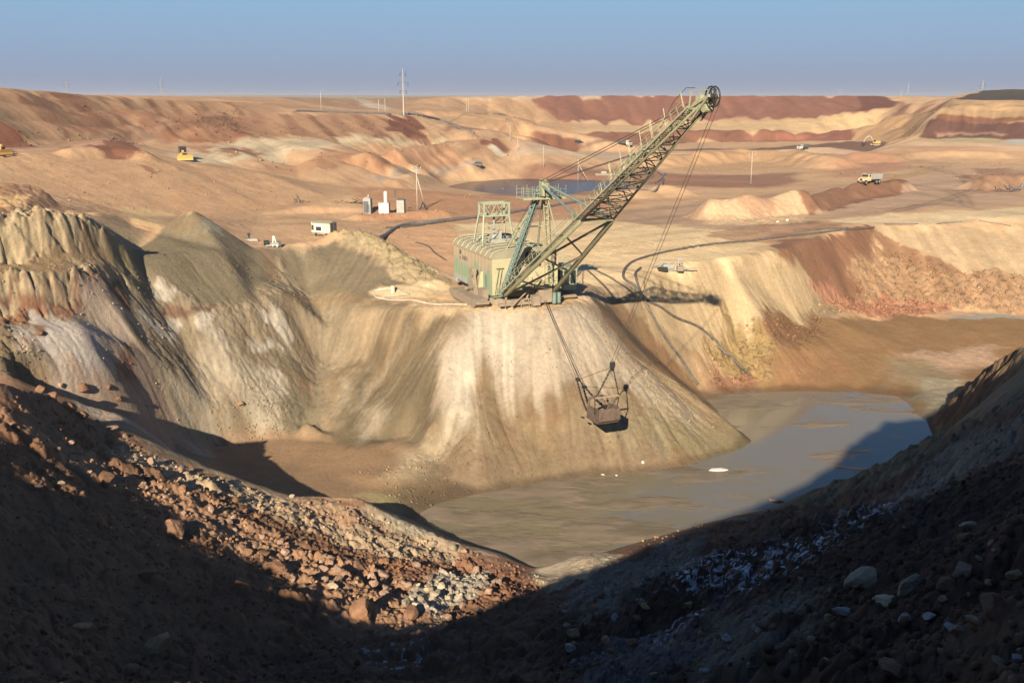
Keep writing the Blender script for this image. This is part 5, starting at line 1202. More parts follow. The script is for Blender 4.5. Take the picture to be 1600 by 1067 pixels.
    rl.bar((5.0, 5.6, 3.1), (1.1, 5.6, 3.1), 0.03, n=4).bar((5.2, 5.5, 2.2), (4.4, 5.3, 6.0), 0.05, n=4).bar((5.0, 5.5, 6.0), (3.8, 5.5, 6.0), 0.08, n=4).bar((4.7, 5.5, 2.2), (3.9, 5.3, 6.0), 0.05, n=4)
    rl.build('front_ladder', M['olivelt'], t)
    # working ropes down to the bucket
    inv = Matrix.Rotation(-DH, 3, 'Z')
    def loc(p): return inv @ (Vector(p) - Vector(DL))
    T = loc(P(957, 570, -33.6)); Hh = loc(P(903, 593, 132.3))
    for s_ in (-0.22, 0.22): MB().bar(hx + Vector((s_, 1.4, -0.6)), T + Vector((s_, 0, 0.3)), 0.03, n=5).build('hoist_rope', M['rope'], t)
    for s_ in (-0.15, 0.15): MB().bar((s_ - 2.1, 7.9, 1.0), Hh + Vector((s_, 0, 0)), 0.04, n=5).build('drag_rope', M['rope'], t)
    return t, T, Hh
dragline, T_, H_ = build_dragline()
def build_bucket():
    rotm = Matrix.Rotation(DH, 3, 'Z')
    base = P(943, 645, 125.6); B = Vector(base)
    t = empty('dragline_bucket', B, DH, 'rusty steel dragline bucket hanging on chains in front of the spoil fan', 'excavator bucket')
    inv = Matrix.Rotation(-DH, 3, 'Z')
    off = inv @ (B - Vector(DL)); T = T_ - off; H = H_ - off; T.x = T.x; 
    w, l, h = 1.5, 1.75, 0.95
    def shell(mb, th=0.09):
        out = [(-l, -h), (-l + 0.2, h * 0.75), (l * 0.9, h), (l, -h * 0.55), (l * 0.7, -h)]
        for sx_ in (-1, 1): mb.prism(out, sx_ * w - th * 0.5, sx_ * w + th * 0.5)
        mb.prism([(-l - 0.2, -h - th), (-l - 0.2, -h), (l * 0.7, -h), (l, -h * 0.55), (l * 0.9, h), (l * 0.9 + th, h), (l + th, -h * 0.55), (l * 0.72, -h - th)], -w - 0.05, w + 0.05)
        return mb
    sh = shell(MB()); sh.bar((-w, l * 0.9, h), (w, l * 0.9, h), 0.12, square=True)
    for sx_ in (-1, 1): sh.bar((sx_ * w, -l + 0.2, h * 0.75), (sx_ * w, l * 0.9, h), 0.11, square=True).bar((sx_ * w, -l, -h), (sx_ * w, -l + 0.25, h * 0.8), 0.13, square=True)
    for x in (-0.9, 0, 0.9): sh.bar((x, l + 0.12, -h * 0.5), (x, l * 0.9 + 0.14, h), 0.07, square=True)
    body = sh.build('bucket_shell', M['bucket'], t)
    tb = MB()
    for k in range(5): tb.prism([(-l - 0.9, -h - 0.12), (-l - 0.1, -h + 0.08), (-l - 0.1, -h - 0.16)], -w + 0.15 + k * 0.8, -w + 0.4 + k * 0.8)
    tb.build('teeth', M['dark'], t)
    MB().tube([(-w, -l + 0.2, h * 0.7), (-w * 0.85, -l + 0.1, h + 0.7), (0, -l, h + 1.0), (w * 0.85, -l + 0.1, h + 0.7), (w, -l + 0.2, h * 0.7)], 0.17, 8).build('arch', M['bucket'], t)
    # load of clay left inside
    ld = MB(); n = 9; vs = []; rr = random.Random(5)
    for j in range(n):
        for i in range(n): 
            x = -w + 0.1 + (2 * w - 0.2) * i / (n - 1); y = -l + 0.3 + (2 * l - 0.6) * j / (n - 1)
            vs.append((x, y, -0.25 + 0.55 * math.exp(-((y - 0.6) ** 2) / 1.6) + rr.uniform(-0.12, 0.12)))
    ld.add(vs, [(j * n + i, j * n + i + 1, (j + 1) * n + i + 1, (j + 1) * n + i) for j in range(n - 1) for i in range(n - 1)])
    ld.add([(-w + .1, -l + .3, -h), (w - .1, -l + .3, -h), (w - .1, l - .3, -h), (-w + .1, l - .3, -h)], [(0, 1, 2, 3)])
    ld.build('clay_load', MB_CLAY, t)
    # hoist chains, spreader bar, socket
    sp = MB().bar((-w - 0.25, 0.9, h + 1.5), (w + 0.25, 0.9, h + 1.5), 0.13, n=8); sp.build('spreader_bar', M['mudsteel'], t)
    def chain(name, a, b, r=0.075, sag=0.0):
        a = Vector(a); b = Vector(b); L_ = (b - a).length; n = max(3, int(L_ / 0.26)); mb = MB(); 
        for k in range(n):
            u0, u1 = k / n, (k + 0.8) / n
            p0 = a.lerp(b, u0) - Vector((0, 0, sag * 4 * u0 * (1 - u0))); p1 = a.lerp(b, u1) - Vector((0, 0, sag * 4 * u1 * (1 - u1)))
            mb.bar(p0, p1, r * (1.25 if k % 2 else 0.8), n=5)
        mb.build(name, M['dark'], t)
    for sx_ in (-1, 1):
        chain('hoist_chain', (sx_ * (w + 0.1), 0.6, 0.1), (sx_ * (w + 0.25), 0.9, h + 1.5))
        chain('hoist_chain', (sx_ * (w + 0.2), 0.9, h + 1.5), T)
        chain('drag_chain', (sx_ * (w + 0.05), -l, -0.1), H + Vector((sx_ * 0.15, 0, 0)), 0.12, 0.35)
    MB().box(T, (0.6, 0.4, 0.7)).cyl(T - Vector((0, 0, 0.5)), 0.35, 0.22, 'X', 12).build('rope_socket', M['dark'], t)
    MB().box(H, (0.5, 0.6, 0.4)).build('drag_yoke', M['dark'], t)
    MB().bar(T - Vector((0, 0, 0.3)), H, 0.035, n=5).build('dump_rope', M['rope'], t)
    MB().bar(T - Vector((0, 0, 0.4)), (0, -l, h + 1.0), 0.04, n=5).build('dump_rope', M['rope'], t)
    return t
MB_CLAY = paint_mat('wet_clay', (0.30, 0.22, 0.12), 0.9, var=0.3, dirt_amt=0.3, scale=2)
build_bucket()

# ------------------------------------------------------------------ rocks
def rock_geo(seed, sub, cuts=9):
    rr = np.random.RandomState(seed); bm = bmesh.new(); bmesh.ops.create_icosphere(bm, subdivisions=sub, radius=1.0)
    v = np.array([q.co for q in bm.verts]); f = np.array([[q.index for q in fc.verts] for fc in bm.faces]); bm.free()
    v *= np.array([1.0, rr.uniform(0.65, 0.95), rr.uniform(0.5, 0.8)])
    for _ in range(cuts):
        n = rr.normal(size=3); n /= np.linalg.norm(n); d = rr.uniform(0.38, 0.72); e = v @ n - d; v -= np.clip(e, 0, None)[:, None] * n * 0.94
    v += 0.035 * rr.normal(size=v.shape) * (1 if sub < 3 else 0.6)
    for k in range(3):
        w = rr.normal(size=3) * 2.6; v *= (1 + 0.05 * np.sin(v @ w + k))[:, None]
    return v, f
SMALL = [rock_geo(100 + k, 1, 6) for k in range(8)]
def rot_rand(rr):
    q = rr.normal(size=4); q /= np.linalg.norm(q); w, x, y, z = q
    return np.array([[1-2*(y*y+z*z), 2*(x*y-z*w), 2*(x*z+y*w)], [2*(x*y+z*w), 1-2*(x*x+z*z), 2*(y*z-x*w)], [2*(x*z-y*w), 2*(y*z+x*w), 1-2*(x*x+y*y)]])
def ground_col(x, y):
    az = np.arctan2(x, y); r = np.hypot(x, y); A_ = np.arctan2(GX[50], GY[50]); R_ = GR[:, 0]
    i = np.clip(np.round(np.interp(az, A_, np.arange(len(A_)))).astype(int), 0, GSH[1] - 1); j = np.clip(np.round(np.interp(r, R_, np.arange(len(R_)))).astype(int), 0, GSH[0] - 1)
    return CB[j, i]
def scatter(name, polys, lo, hi, power, seed, tint=(0.75, 1.3), sink=0.25, ymin=3, ymax=345, clump=None):
    rr = np.random.RandomState(seed); V = []; F = []; Cc = []; off = 0
    for pl, n in polys:
        W = poly_world(pl, ymin, ymax); got = 0
        x0, x1, y0, y1 = W[:, 0].min(), W[:, 0].max(), W[:, 1].min(), W[:, 1].max()
        X = rr.uniform(x0, x1, n * 14); Y = rr.uniform(y0, y1, n * 14)
        ok = sdist(X, Y, W) > 0
        if clump is not None: ok &= fbm(X, Y, clump, 3, seed=70) + rr.uniform(-0.35, 0.35, len(X)) > 0.05
        X, Y = X[ok][:n], Y[ok][:n]
        Z = ground(X, Y); ok = Z > WATER_Z - 0.1; X, Y, Z = X[ok], Y[ok], Z[ok]; G = ground_col(X, Y)
        s_ = lo + (hi - lo) * rr.power(1.0, len(X)) ** power * 1.0
        for k in range(len(X)):
            v, f = SMALL[rr.randint(len(SMALL))]
            q = (v @ rot_rand(rr).T) * s_[k] * 0.5 + np.array([X[k], Y[k], Z[k] + s_[k] * (0.5 - sink) * 0.5])
            V.append(q); F.append(f + off); off += len(v)
            c = G[k] * rr.uniform(*tint) * np.array([1, rr.uniform(0.95, 1.05), rr.uniform(0.88, 1.05)])
            Cc.append(np.tile(np.append(np.clip(c, 0.01, 0.75), 1.0), (len(v), 1)))
    V = np.vstack(V); F = np.vstack(F); Cc = np.vstack(Cc).astype(np.float32)
    me = bpy.data.meshes.new(name); me.vertices.add(len(V)); me.vertices.foreach_set('co', V.astype(np.float32).ravel())
    me.loops.add(F.size); me.loops.foreach_set('vertex_index', F.astype(np.int32).ravel()); me.polygons.add(len(F)); me.polygons.foreach_set('loop_start', (np.arange(len(F)) * 3).astype(np.int32))
    me.update(calc_edges=True); ca = me.color_attributes.new('earth', 'FLOAT_COLOR', 'POINT'); ca.data.foreach_set('color', Cc.ravel())
    me.materials.append(MG); o = bpy.data.objects.new(name, me); COL.objects.link(o); return o
t_ = time.time()
LEFTLIT = [(60,608),(180,672),(250,712),(340,742),(500,782),(640,826),(830,894),(860,915),(720,965),(560,985),(420,905),(300,840),(150,740),(0,640)]
tag(scatter('rubble', [(LEFTLIT, 5200), ([(0,640),(300,850),(560,1000),(560,1090),(0,1090)], 3400)], 0.1, 0.65, 3.6, 1, (0.7, 1.2)), 'loose brown and cream clods covering the left side of the near slope', 'rubble', kind='stuff')
tag(scatter('rubble', [([(860,940),(1000,880),(1200,830),(1400,760),(1500,690),(1600,640),(1640,1090),(860,1090)], 5200), ([(1000,845),(1300,765),(1440,712),(1600,650),(1600,720),(1300,860),(1000,930)], 1500), ([(1300,860),(1640,800),(1640,1090),(1200,1090)], 1400)], 0.08, 0.6, 3.2, 2, (0.7, 1.9)), 'dark stones and clods on the shaded right side of the near slope', 'rubble', kind='stuff')
tag(scatter('rubble', [([(1340,410),(1380,392),(1430,396),(1490,424),(1620,430),(1620,490),(1400,480),(1336,466)], 1700), ([(1262,482),(1330,462),(1490,482),(1380,496)], 500), ([(1100,540),(1240,500),(1200,590),(1110,608)], 350), ([(1190,500),(1282,494),(1268,556),(1216,542)], 160)], 0.2, 1.1, 3.0, 3, (0.55, 1.2), ymin=150, ymax=245), 'crumbled brown earth at the foot of the right hand wall', 'rubble', kind='stuff')
tag(scatter('rubble', [([(690,700),(850,690),(1000,700),(1110,700),(1100,716),(850,748),(690,782),(600,780)], 420), ([(560,740),(700,690),(760,760),(640,800)], 260), ([(760,560),(1000,560),(1140,690),(700,690)], 260), ([(330,640),(450,620),(450,680),(320,694)], 300), ([(920,480),(985,560),(1060,640),(990,640)], 160)], 0.12, 0.55, 3.5, 4, (0.75, 1.35), ymin=100, ymax=160), 'pale lumps scattered over the spoil fan and its foot', 'rubble', kind='stuff')
tag(scatter('rubble', [([(508,372),(560,362),(640,396),(704,442),(680,456),(590,404)], 520), ([(0,414),(190,414),(200,470),(110,500),(0,510)], 220), ([(40,500),(200,480),(330,560),(300,690),(180,650)], 200), ([(215,400),(430,395),(560,470),(500,560),(300,560)], 260), ([(240,600),(440,600),(460,684),(310,692)], 200), ([(200,395),(245,400),(245,470),(205,460)], 80), ([(0,515),(60,540),(80,600),(0,595)], 260)], 0.1, 0.5, 4.5, 5, (0.7, 1.15), ymin=60, ymax=185, clump=4), 'clods scattered over the grey wall, the cliffs and the waste ridge', 'rubble', kind='stuff')
tag(scatter('rubble', [([(560,300),(740,305),(860,340),(700,350),(560,345)], 260), ([(1000,240),(1300,250),(1240,290),(1000,285)], 260), ([(1110,325),(1260,315),(1260,352),(1110,352)], 120), ([(0,245),(300,258),(560,300),(400,335),(110,325)], 160), ([(1480,250),(1620,255),(1620,300),(1500,300)], 200)], 0.2, 0.9, 4.5, 6, (0.6, 1.0), ymin=150, ymax=500), 'scattered clods over the haul benches and the working floor', 'rubble', kind='stuff')
tag(scatter('rubble', [([(0,150),(400,165),(400,220),(200,225),(0,230)], 260), ([(262,190),(650,184),(700,212),(340,221)], 260), ([(330,240),(760,215),(800,246),(590,272),(400,264)], 260), ([(640,180),(830,178),(840,225),(700,205)], 160), ([(480,152),(720,154),(640,174),(500,172)], 150), ([(840,240),(1300,236),(1600,245),(1600,275),(1300,285),(900,300)], 260), ([(1340,165),(1480,160),(1440,216),(1345,219)], 120), ([(100,195),(390,182),(380,215),(150,225)], 160)], 0.3, 1.4, 3.2, 7, (0.4, 0.8), ymin=230, ymax=760, clump=25), 'dark lumps strewn over the far heaps, terraces and road edges', 'rubble', kind='stuff')
print('rubble', time.time() - t_)

def rock_material(name, col, spread=0.25):
    m, nt, b = newmat(name); tc = nt.nodes.new('ShaderNodeTexCoord'); v = tc.outputs['Object']
    oi = nt.nodes.new('ShaderNodeObjectInfo')
    n1 = noise_node(nt, v, 1.1, 6, 0.65); n2 = noise_node(nt, v, 6.0, 5, 0.7)
    k = math_node(nt, 'MULTIPLY', maprange(nt, n1.outputs[0], 0.3, 0.7, 1 - spread, 1 + spread), maprange(nt, n2.outputs[0], 0.3, 0.7, 0.85, 1.15))
    k = math_node(nt, 'MULTIPLY', k, maprange(nt, oi.outputs['Random'], 0, 1, 0.75, 1.25))
    g = nt.nodes.new('ShaderNodeCombineColor')
    for i in range(3): nt.links.new(k, g.inputs[i])
    nt.links.new(mixcol(nt, 1.0, col, g.outputs[0], 'MULTIPLY'), b.inputs['Base Color']); b.inputs['Roughness'].default_value = 0.92; b.inputs['Specular IOR Level'].default_value = 0.2
    bp = nt.nodes.new('ShaderNodeBump'); bp.inputs['Strength'].default_value = 0.7; bp.inputs['Distance'].default_value = 0.08; nt.links.new(noise_node(nt, v, 3.5, 7, 0.75).outputs[0], bp.inputs['Height']); nt.links.new(bp.outputs[0], b.inputs['Normal'])
    return m
RM = {'cream': rock_material('cream_rock', (0.33, 0.265, 0.18)), 'brown': rock_material('brown_clod', (0.19, 0.105, 0.06)), 'pink': rock_material('pinkish_rock', (0.26, 0.175, 0.125)), 'grey': rock_material('grey_rock', (0.25, 0.235, 0.22)), 'ochre': rock_material('ochre_rock', (0.25, 0.165, 0.085)), 'white': rock_material('white_rock', (0.62, 0.58, 0.50))}
RMESH = {}
def rock_mesh(kind, k, sub=3):
    key = (kind, k)
    if key not in RMESH:
        v, f = rock_geo(500 + k * 7 + len(kind), sub, 11); me = bpy.data.meshes.new('boulder'); me.from_pydata([tuple(q) for q in v], [], [tuple(int(i) for i in q) for q in f]); me.update(); me.materials.append(RM[kind]); RMESH[key] = me
    return RMESH[key]
def boulder(px, py, wpx, kind, label, group=None, k=0, asp=(1, 0.8, 0.7), lo=3, hi=400, rz=None, name='boulder'):
    p = on(px, py, lo, hi); dist = math.sqrt(p.x ** 2 + p.y ** 2 + p.z ** 2); w = wpx * dist / FPX
    o = bpy.data.objects.new(name, rock_mesh(kind, k)); COL.objects.link(o)
    o.scale = (w * 0.5 * asp[0] * 1.1, w * 0.5 * asp[1] * 1.1, w * 0.5 * asp[2] * 1.1); rr = random.Random(int(px * 7 + py))
    o.rotation_euler = (rr.uniform(-0.4, 0.4), rr.uniform(-0.4, 0.4), rr.uniform(0, 6.28) if rz is None else rz)
    o.location = p + Vector((0, 0, w * 0.16 * asp[2])); tag(o, label, 'rock' if kind != 'brown' else 'clod', group); return o
NAMED = [
 (1353,912,62,'cream','large cream boulder, biggest of the pale rocks low on the right',1,(1,.8,.75)), (1424,922,58,'cream','long cream boulder right of the biggest pale rock',2,(1.1,.7,.55)),
 (1385,944,46,'cream','cream rock just below the gap between the two largest boulders',3,(1.1,.7,.5)), (1322,958,52,'grey','thin pale slab lying below the biggest cream boulder',4,(1.3,.6,.28)),
 (1503,896,38,'pink','pinkish pointed rock above the cluster of pale boulders on the right',5,(1,.8,.9)), (1516,827,28,'cream','lone cream rock high on the shaded right slope',6,(1,.85,.7)),
 (1478,924,34,'ochre','ochre boulder right of the long cream boulder',7,(1,.9,.8)), (1412,978,25,'grey','pale grey rock near the bottom right, below the cream cluster',8,(1,.8,.7)),
 (1452,966,28,'grey','flat grey stone left of two more grey stones at the bottom right',9,(1.2,.8,.4)), (1486,984,26,'grey','flat grey stone in the middle of the bottom right row',10,(1.3,.8,.35)),
 (1520,988,26,'cream','cream stone at the right end of the bottom right row',11,(1,.9,.6)), (1500,996,30,'pink','dark mauve stone under the flat grey stones at bottom right',12,(1,.9,.7)),
 (1550,960,46,'brown','big dark brown boulder near the right edge',13,(.9,.9,1.1)), (1587,905,40,'ochre','dark ochre boulder at the right edge above the brown one',14,(1,.9,.6)),
 (1294,971,20,'ochre','small ochre pointed rock left of the pale slab',15,(.8,.8,1)), (1208,985,16,'ochre','small ochre stone near the snow flecks at bottom centre right',16,(1,.9,.8)),
 (1290,1035,16,'cream','small cream pebble rock close to the bottom edge on the right',17,(1,.9,.7)), (1395,1052,50,'brown','broad brown boulder cut by the bottom edge on the right',18,(1.2,.9,.6)),
 (1420,784,20,'ochre','rounded ochre rock by the pond edge on the shaded bank',19,(1,.9,.8)), (1508,846,30,'brown','rust brown rock under the lone cream rock',20,(1.1,.8,.7)),
 (566,962,50,'brown','largest brown block on the shadow line at the lower left centre',21,(1,.9,.8)), (432,892,38,'brown','brown block at the shadow edge with a dark gap on its right',22,(1.1,.8,.7)),
 (640,968,36,'brown','low brown block on the lowest point of the shadow line',23,(1.2,.8,.6)), (602,930,24,'pink','pinkish block above the low brown block',24,(1,.9,.7)),
 (520,918,26,'cream','cream block among brown clods left of the largest brown block',25,(1,.8,.7)), (588,916,16,'ochre','small round yellowish stone among brown clods',26,(1,1,.9)),
 (108,640,26,'brown','reddish block on the crest of the left spur, lit by the sun',27,(1,.9,.8)), (82,622,20,'brown','squarish reddish block left of the lit crest block',28,(1,.9,.9)),
 (62,612,16,'brown','small reddish block at the far left of the lit crest',29,(1,.9,.9)), (128,652,22,'brown','rounded reddish block at the shadow edge of the crest',30,(1,.9,.9)),
 (96,608,12,'pink','small pink block on top of the left crest',31,(1,.9,.9)), (172,672,18,'pink','pinkish slab on the crest right of the reddish blocks',32,(1.3,.7,.5)),
 (196,684,14,'pink','pointed pinkish stone at the crest of the left spur',33,(.8,.8,1.1)), (283,738,17,'pink','pale wedge shaped rock standing on the spur',34,(.9,.7,1.0)),
 (285,770,20,'brown','brown rock in the middle of the left spur',35,(1,.8,.8)), (165,762,32,'brown','dark angular boulder in the shade of the left slope',36,(1,.8,.9)),
 (96,757,16,'cream','small pale stone in the deep shade at left',37,(1,.9,.7)), (172,720,24,'brown','brown boulder in shade below the left crest',38,(1,.9,.8)),
 (330,800,20,'pink','pointed pinkish rock just inside the sunlit band at left',39,(.9,.8,1.2)), (270,830,60,'brown','wide dark boulder in shade beside the sunlit band',40,(1.2,.8,.6)),
 (230,905,34,'brown','dark boulder in the shade low on the left slope',41,(1,.8,.8)), (250,1010,52,'ochre','dull ochre boulder in the shade at bottom left',42,(1.1,.8,.7)),
 (205,1050,30,'brown','dim boulder at the bottom edge left of centre',43,(1,.9,.8)), (130,980,30,'ochre','flat ochre stone in the shade near bottom left',44,(1.4,.8,.4)),
 (61,764,16,'pink','dim pale stone far left in the shade',45,(1.2,.8,.5)), (410,870,28,'brown','brown clod above the shadow edge with pale top',46,(1,.9,.7)),
 (735,925,18,'cream','cream lump at the edge of the white patch',47,(1,.9,.7)), (1004,724,8,'white','small white stone at the water line of the fan',48,(1,1,.9)),
 (942,743,7,'white','white stone at the water edge below the bucket',49,(1.2,.8,.6)), (963,744,7,'white','second white stone at the water edge, right of the first',50,(1.2,.8,.6)),
 (375,634,12,'ochre','yellowish block on the lower grey wall',51,(1,.9,.9)), (62,524,18,'brown','brown round lump stuck on the white slope at left',52,(1,.8,.7)),
 (130,612,26,'brown','reddish boulder lying on the white slope behind the left crest',53,(1,.8,.9)), (170,610,14,'brown','small reddish lump right of the boulder on the white slope',54,(1.2,.8,.6)),
 (186,630,16,'brown','reddish lump lower on the white slope',55,(1,.8,.6)), (254,516,9,'pink','mauve stone under the dark red seam',56,(1.3,.8,.6)), (1474,470,8,'ochre','yellow block on the crumbled right wall',57,(1,1,1)),
 (1215,348,5,'white','white stone at the foot of the cream mound',58,(1,1,.8)), (1230,345,5,'white','white stone near the right end of the cream mound',59,(1,1,.8)),
]
for (px, py, w, kd, lb, k, asp) in NAMED: boulder(px, py, w, kd, lb, None, k, asp)
rr_ = random.Random(77)
for i in range(95):      # more clods of the lit band, each its own block
    while True:
        t = rr_.random(); px = 60 + 740 * t + rr_.uniform(-60, 60); base = np.interp(px, [60, 250, 400, 560, 700, 860], [650, 770, 850, 900, 915, 925]); py = base + rr_.gauss(0, 34)
        if 0 < px < 1590 and py < np.interp(px, [0, 300, 420, 560, 700, 860], [660, 850, 905, 975, 985, 925]) and py > np.interp(px, [0, 180, 340, 560, 640, 830], [605, 676, 750, 792, 832, 896]): break
    _p = on(px, py, 3, 130); _g = ground_col(np.array([_p.x]), np.array([_p.y]))[0]
    boulder(px, py, rr_.uniform(7, 20) * (0.7 + 0.5 * (py - 600) / 350), 'brown' if _g[0] < 0.2 else ('pink' if _g[0] < 0.28 else 'cream'), 'clod of earth in the sunlit rubble band of the near left slope', 'clods in the sunlit rubble', 60 + i % 12, (1, rr_.uniform(.7, 1), rr_.uniform(.6, .95)))
for i in range(80):
    px = rr_.uniform(880, 1595); py = rr_.uniform(np.interp(px, [880, 1200, 1430, 1600], [940, 850, 780, 700]), 1064)
    boulder(px, py, rr_.uniform(8, 22) * (0.6 + 0.7 * (py - 700) / 360), rr_.choice(['brown', 'brown', 'ochre', 'grey', 'pink']), 'dull stone half buried in the shaded right slope', 'stones in the shaded right slope', 80 + i % 10, (1, rr_.uniform(.7, 1), rr_.uniform(.45, .8)))

# ------------------------------------------------------------------ pipes and cables lying on the ground
def smooth_path(pts, n=10):
    out = []; P_ = [pts[0]] + list(pts) + [pts[-1]]
    for i in range(1, len(P_) - 2):
        for k in range(n):
            t = k / n; a, b, c, d = P_[i - 1], P_[i], P_[i + 1], P_[i + 2]
            out.append(0.5 * ((2 * b) + (c - a) * t + (2 * a - 5 * b + 4 * c - d) * t * t + (3 * b - a - 3 * c + d) * t ** 3))
    return out + [P_[-2]]
def pipe(name, pl, r, mat, label, cat='pipe', lo=100, hi=600, lift=0.6, group=None):
    pts = [on(q[0], q[1], *(q[2:] if len(q) > 2 else (lo, hi))) for q in pl]; pts = [Vector(p) for p in pts]; q = smooth_path(pts, 12)
    res = []
    for p in q:
        z = float(ground(p.x, p.y)[0]); res.append(Vector((p.x, p.y, z + r * lift)))
    # a stiff pipe bridges small hollows
    zs = [p.z for p in res]
    for _ in range(3): zs = [max(zs[i], (zs[max(i - 2, 0)] + zs[min(i + 2, len(zs) - 1)]) / 2) if 0 < i < len(zs) - 1 else zs[i] for i in range(len(zs))]
    for p, z in zip(res, zs): p.z = z
    o = MB().tube(res, r, 8).build(name, mat, smooth=True); return tag(o, label, cat, group)
pipe('drain_pipe', [(1365,357),(1300,362),(1200,374),(1120,382),(1060,391),(1015,401),(985,413),(974,428),(980,441),(1005,465),(1040,487),(1080,508),(1110,528),(1135,556),(1172,588)], 0.24, M['pipe'], 'long black pipe curving round the machine and down the pale face to the mud', hi=260, lo=140)
pipe('drain_pipe', [(1001,420),(993,428),(996,444),(1008,474),(1022,500),(1040,532),(1060,560),(1076,582),(1090,602)], 0.24, M['pipe'], 'straight black pipe with hooked top running down to the edge of the pond', hi=200, lo=140)
pipe('slurry_pipeline', [(560,362),(620,357),(680,348),(730,342),(790,335),(870,322),(930,312)], 0.42, M['pipegrey'], 'thick dark pipeline crossing the floor behind the excavator', lo=180, hi=360)
pipe('pipe_run', [(600,358),(650,354),(700,347),(745,341)], 0.25, M['pipe'], 'thinner pipe lying alongside the thick pipeline', lo=180, hi=330)
pipe('hose', [(650,380),(668,385),(680,396),(697,408)], 0.16, M['pipe'], 'short black hose leading to the rear of the excavator', lo=150, hi=260)
pipe('water_hose', [(618,452),(600,452),(586,456),(586,464),(600,468),(650,470),(700,476),(760,478)], 0.07, M['white'], 'pale hose looped on the ground left of the excavator', lo=140, hi=175)
pipe('power_cable', [(600,466),(640,462),(628,456),(618,450)], 0.06, M['blue'], 'blue cable loop beside the pale hose', 'cable', lo=140, hi=180)
pipe('pipeline', [(625,180),(660,183),(690,190),(715,199),(740,211)], 0.6, M['pipegrey'], 'dark pipeline descending the far terrace below the tall pylon', lo=400, hi=600)
pipe('pipeline', [(460,175.5),(500,176),(560,178),(610,180)], 0.5, M['pipegrey'], 'dark pipe along the crest of the second heap', lo=380, hi=600)
pipe('pipe_segment', [(1382,351),(1400,351.5),(1434,351)], 0.16, M['pipegrey'], 'leftmost of the dark pipe lengths on the crest of the right wall', lo=225, hi=260, group=None)
pipe('pipe_segment', [(1464,351),(1480,349),(1504,347)], 0.16, M['pipegrey'], 'middle pipe length on the crest of the right wall', lo=225, hi=270)
pipe('pipe_segment', [(1530,346),(1555,350),(1580,354)], 0.13, M['pipegrey'], 'rightmost pipe length on the crest of the right wall', lo=225, hi=275)
pipe('pipe_segment', [(1240,361),(1270,360),(1325,358)], 0.22, M['pipe'], 'thicker straight pipe length where the long black pipe leaves the crest', lo=200, hi=260)
for i, (pl, lb) in enumerate([([(1000,290),(1020,288),(1034,280),(1040,272)], 'bent grey pipe beyond the boom, nearest the pool'), ([(975,300),(1010,298),(1030,290),(1037,277)], 'long bent grey pipe below the first bent pipe'), ([(1012,282),(1020,276),(1018,268)], 'short hooked grey pipe right of the boom'), ([(1004,266),(1024,268),(1038,280)], 'upper grey pipe bending down to the right of the boom')]):
    pipe('scrap_pipe', pl, 0.28, M['pipegrey'], lb, lo=300, hi=520)
pipe('suction_pipe', [(786,298,300,420),(790,291,300,420),(800,285,300,420)], 0.45, M['pipegrey'], 'curved pipe dipping into the dark pool')

# ------------------------------------------------------------------ poles and pylons
def top_z(p, py): d = ray(800, py); return float(d[2] / d[1] * p[1])
def pole(px, pb, pt, label, lean=None, arms=1, y=None, mat='concrete', lo=150, hi=900, group=None, strut=None):
    p = on(px, pb, lo, hi) if y is None else Vector(tuple(P(px, pb, y)))
    if y is not None: p.z = min(p.z, float(ground(p.x, p.y)[0]))
    h = max(3.0, top_z(p, pt) - p.z); t = empty('utility_pole', p, 0, label, 'utility pole', group)
    r = max(0.16, h * 0.018)
    MB().bar((0, 0, -0.6), (0, 0, h), r * 0.85, r * 0.5, n=10).build('post', M[mat], t, smooth=True)
    for k in range(arms):
        z = h - 0.35 - 0.9 * k; w = 1.1 - 0.15 * k
        a = MB().bar((-w, 0.1, z), (w, 0.1, z), 0.07, square=True).bar((-w * 0.6, 0.1, z), (0, 0.1, z - 0.5), 0.04, n=4).bar((w * 0.6, 0.1, z), (0, 0.1, z - 0.5), 0.04, n=4).build('crossarm', M['dgrey'], t)
        for x in (-w, 0, w): MB().cyl((x, 0.1, z + 0.2), 0.07, 0.34, n=8, r2=0.04).build('insulator', M['white'], a)
    if strut:
        q = on(strut[0], strut[1], lo, hi); e = q - p; MB().bar((e.x, e.y, e.z - 0.4), (0, 0, h * strut[2]), r * 0.9, r * 0.6, n=8).build('strut', M[mat], t, smooth=True)
    return t
pole(652,328,261,'concrete pole with leaning strut beside the grey tanks', strut=(666,326,.8), lo=200, hi=330)
pole(849,264,227,'pale pole standing beyond the dark pool, left of the roof cables', lo=300, hi=700)
pole(903,285,246,'pale pole with leaning strut at the right end of the dark pool', strut=(920,284,.75), lo=300, hi=600)
pole(974,292,251,'white pole seen through the boom', mat='white', lo=300, hi=600)
pole(1173,288,237,'tall pole alone on the working floor right of the hoist rope', arms=2, lo=250, hi=500)
pole(797,222,194,'pole standing below the far tan terrace', lo=380, hi=640)
pole(502,174,142,'lone pole on the crest of the second heap, left of the tall pylon', y=455)
pole(592,177,155,'left pole of the pair beside the tall pylon', y=462, arms=0)
pole(602,178,154,'right pole of the pair beside the tall pylon', y=460, arms=0)
pole(729,177,157,'left pole of the far pair under the red wall', y=570, arms=0)
pole(732,177,152,'right pole of the far pair under the red wall', y=575)
pole(809,236,215,'thin pole near the road below the far terrace', lo=380, hi=640, arms=0)
pole(1311,151,137,'tiny pole on the skyline above the red far wall', y=800)
pole(1418,152,130,'taller skyline pole left of the layered wall', y=800, arms=2)
pole(1408,152,143,'short skyline pole left of the taller one', y=800, arms=0)
pole(1249,151,144,'shortest skyline pole above the middle of the red wall', y=820, arms=0)
pole(222,150,142,'faint pole on the skyline between the two lattice pylons', y=900, arms=0)
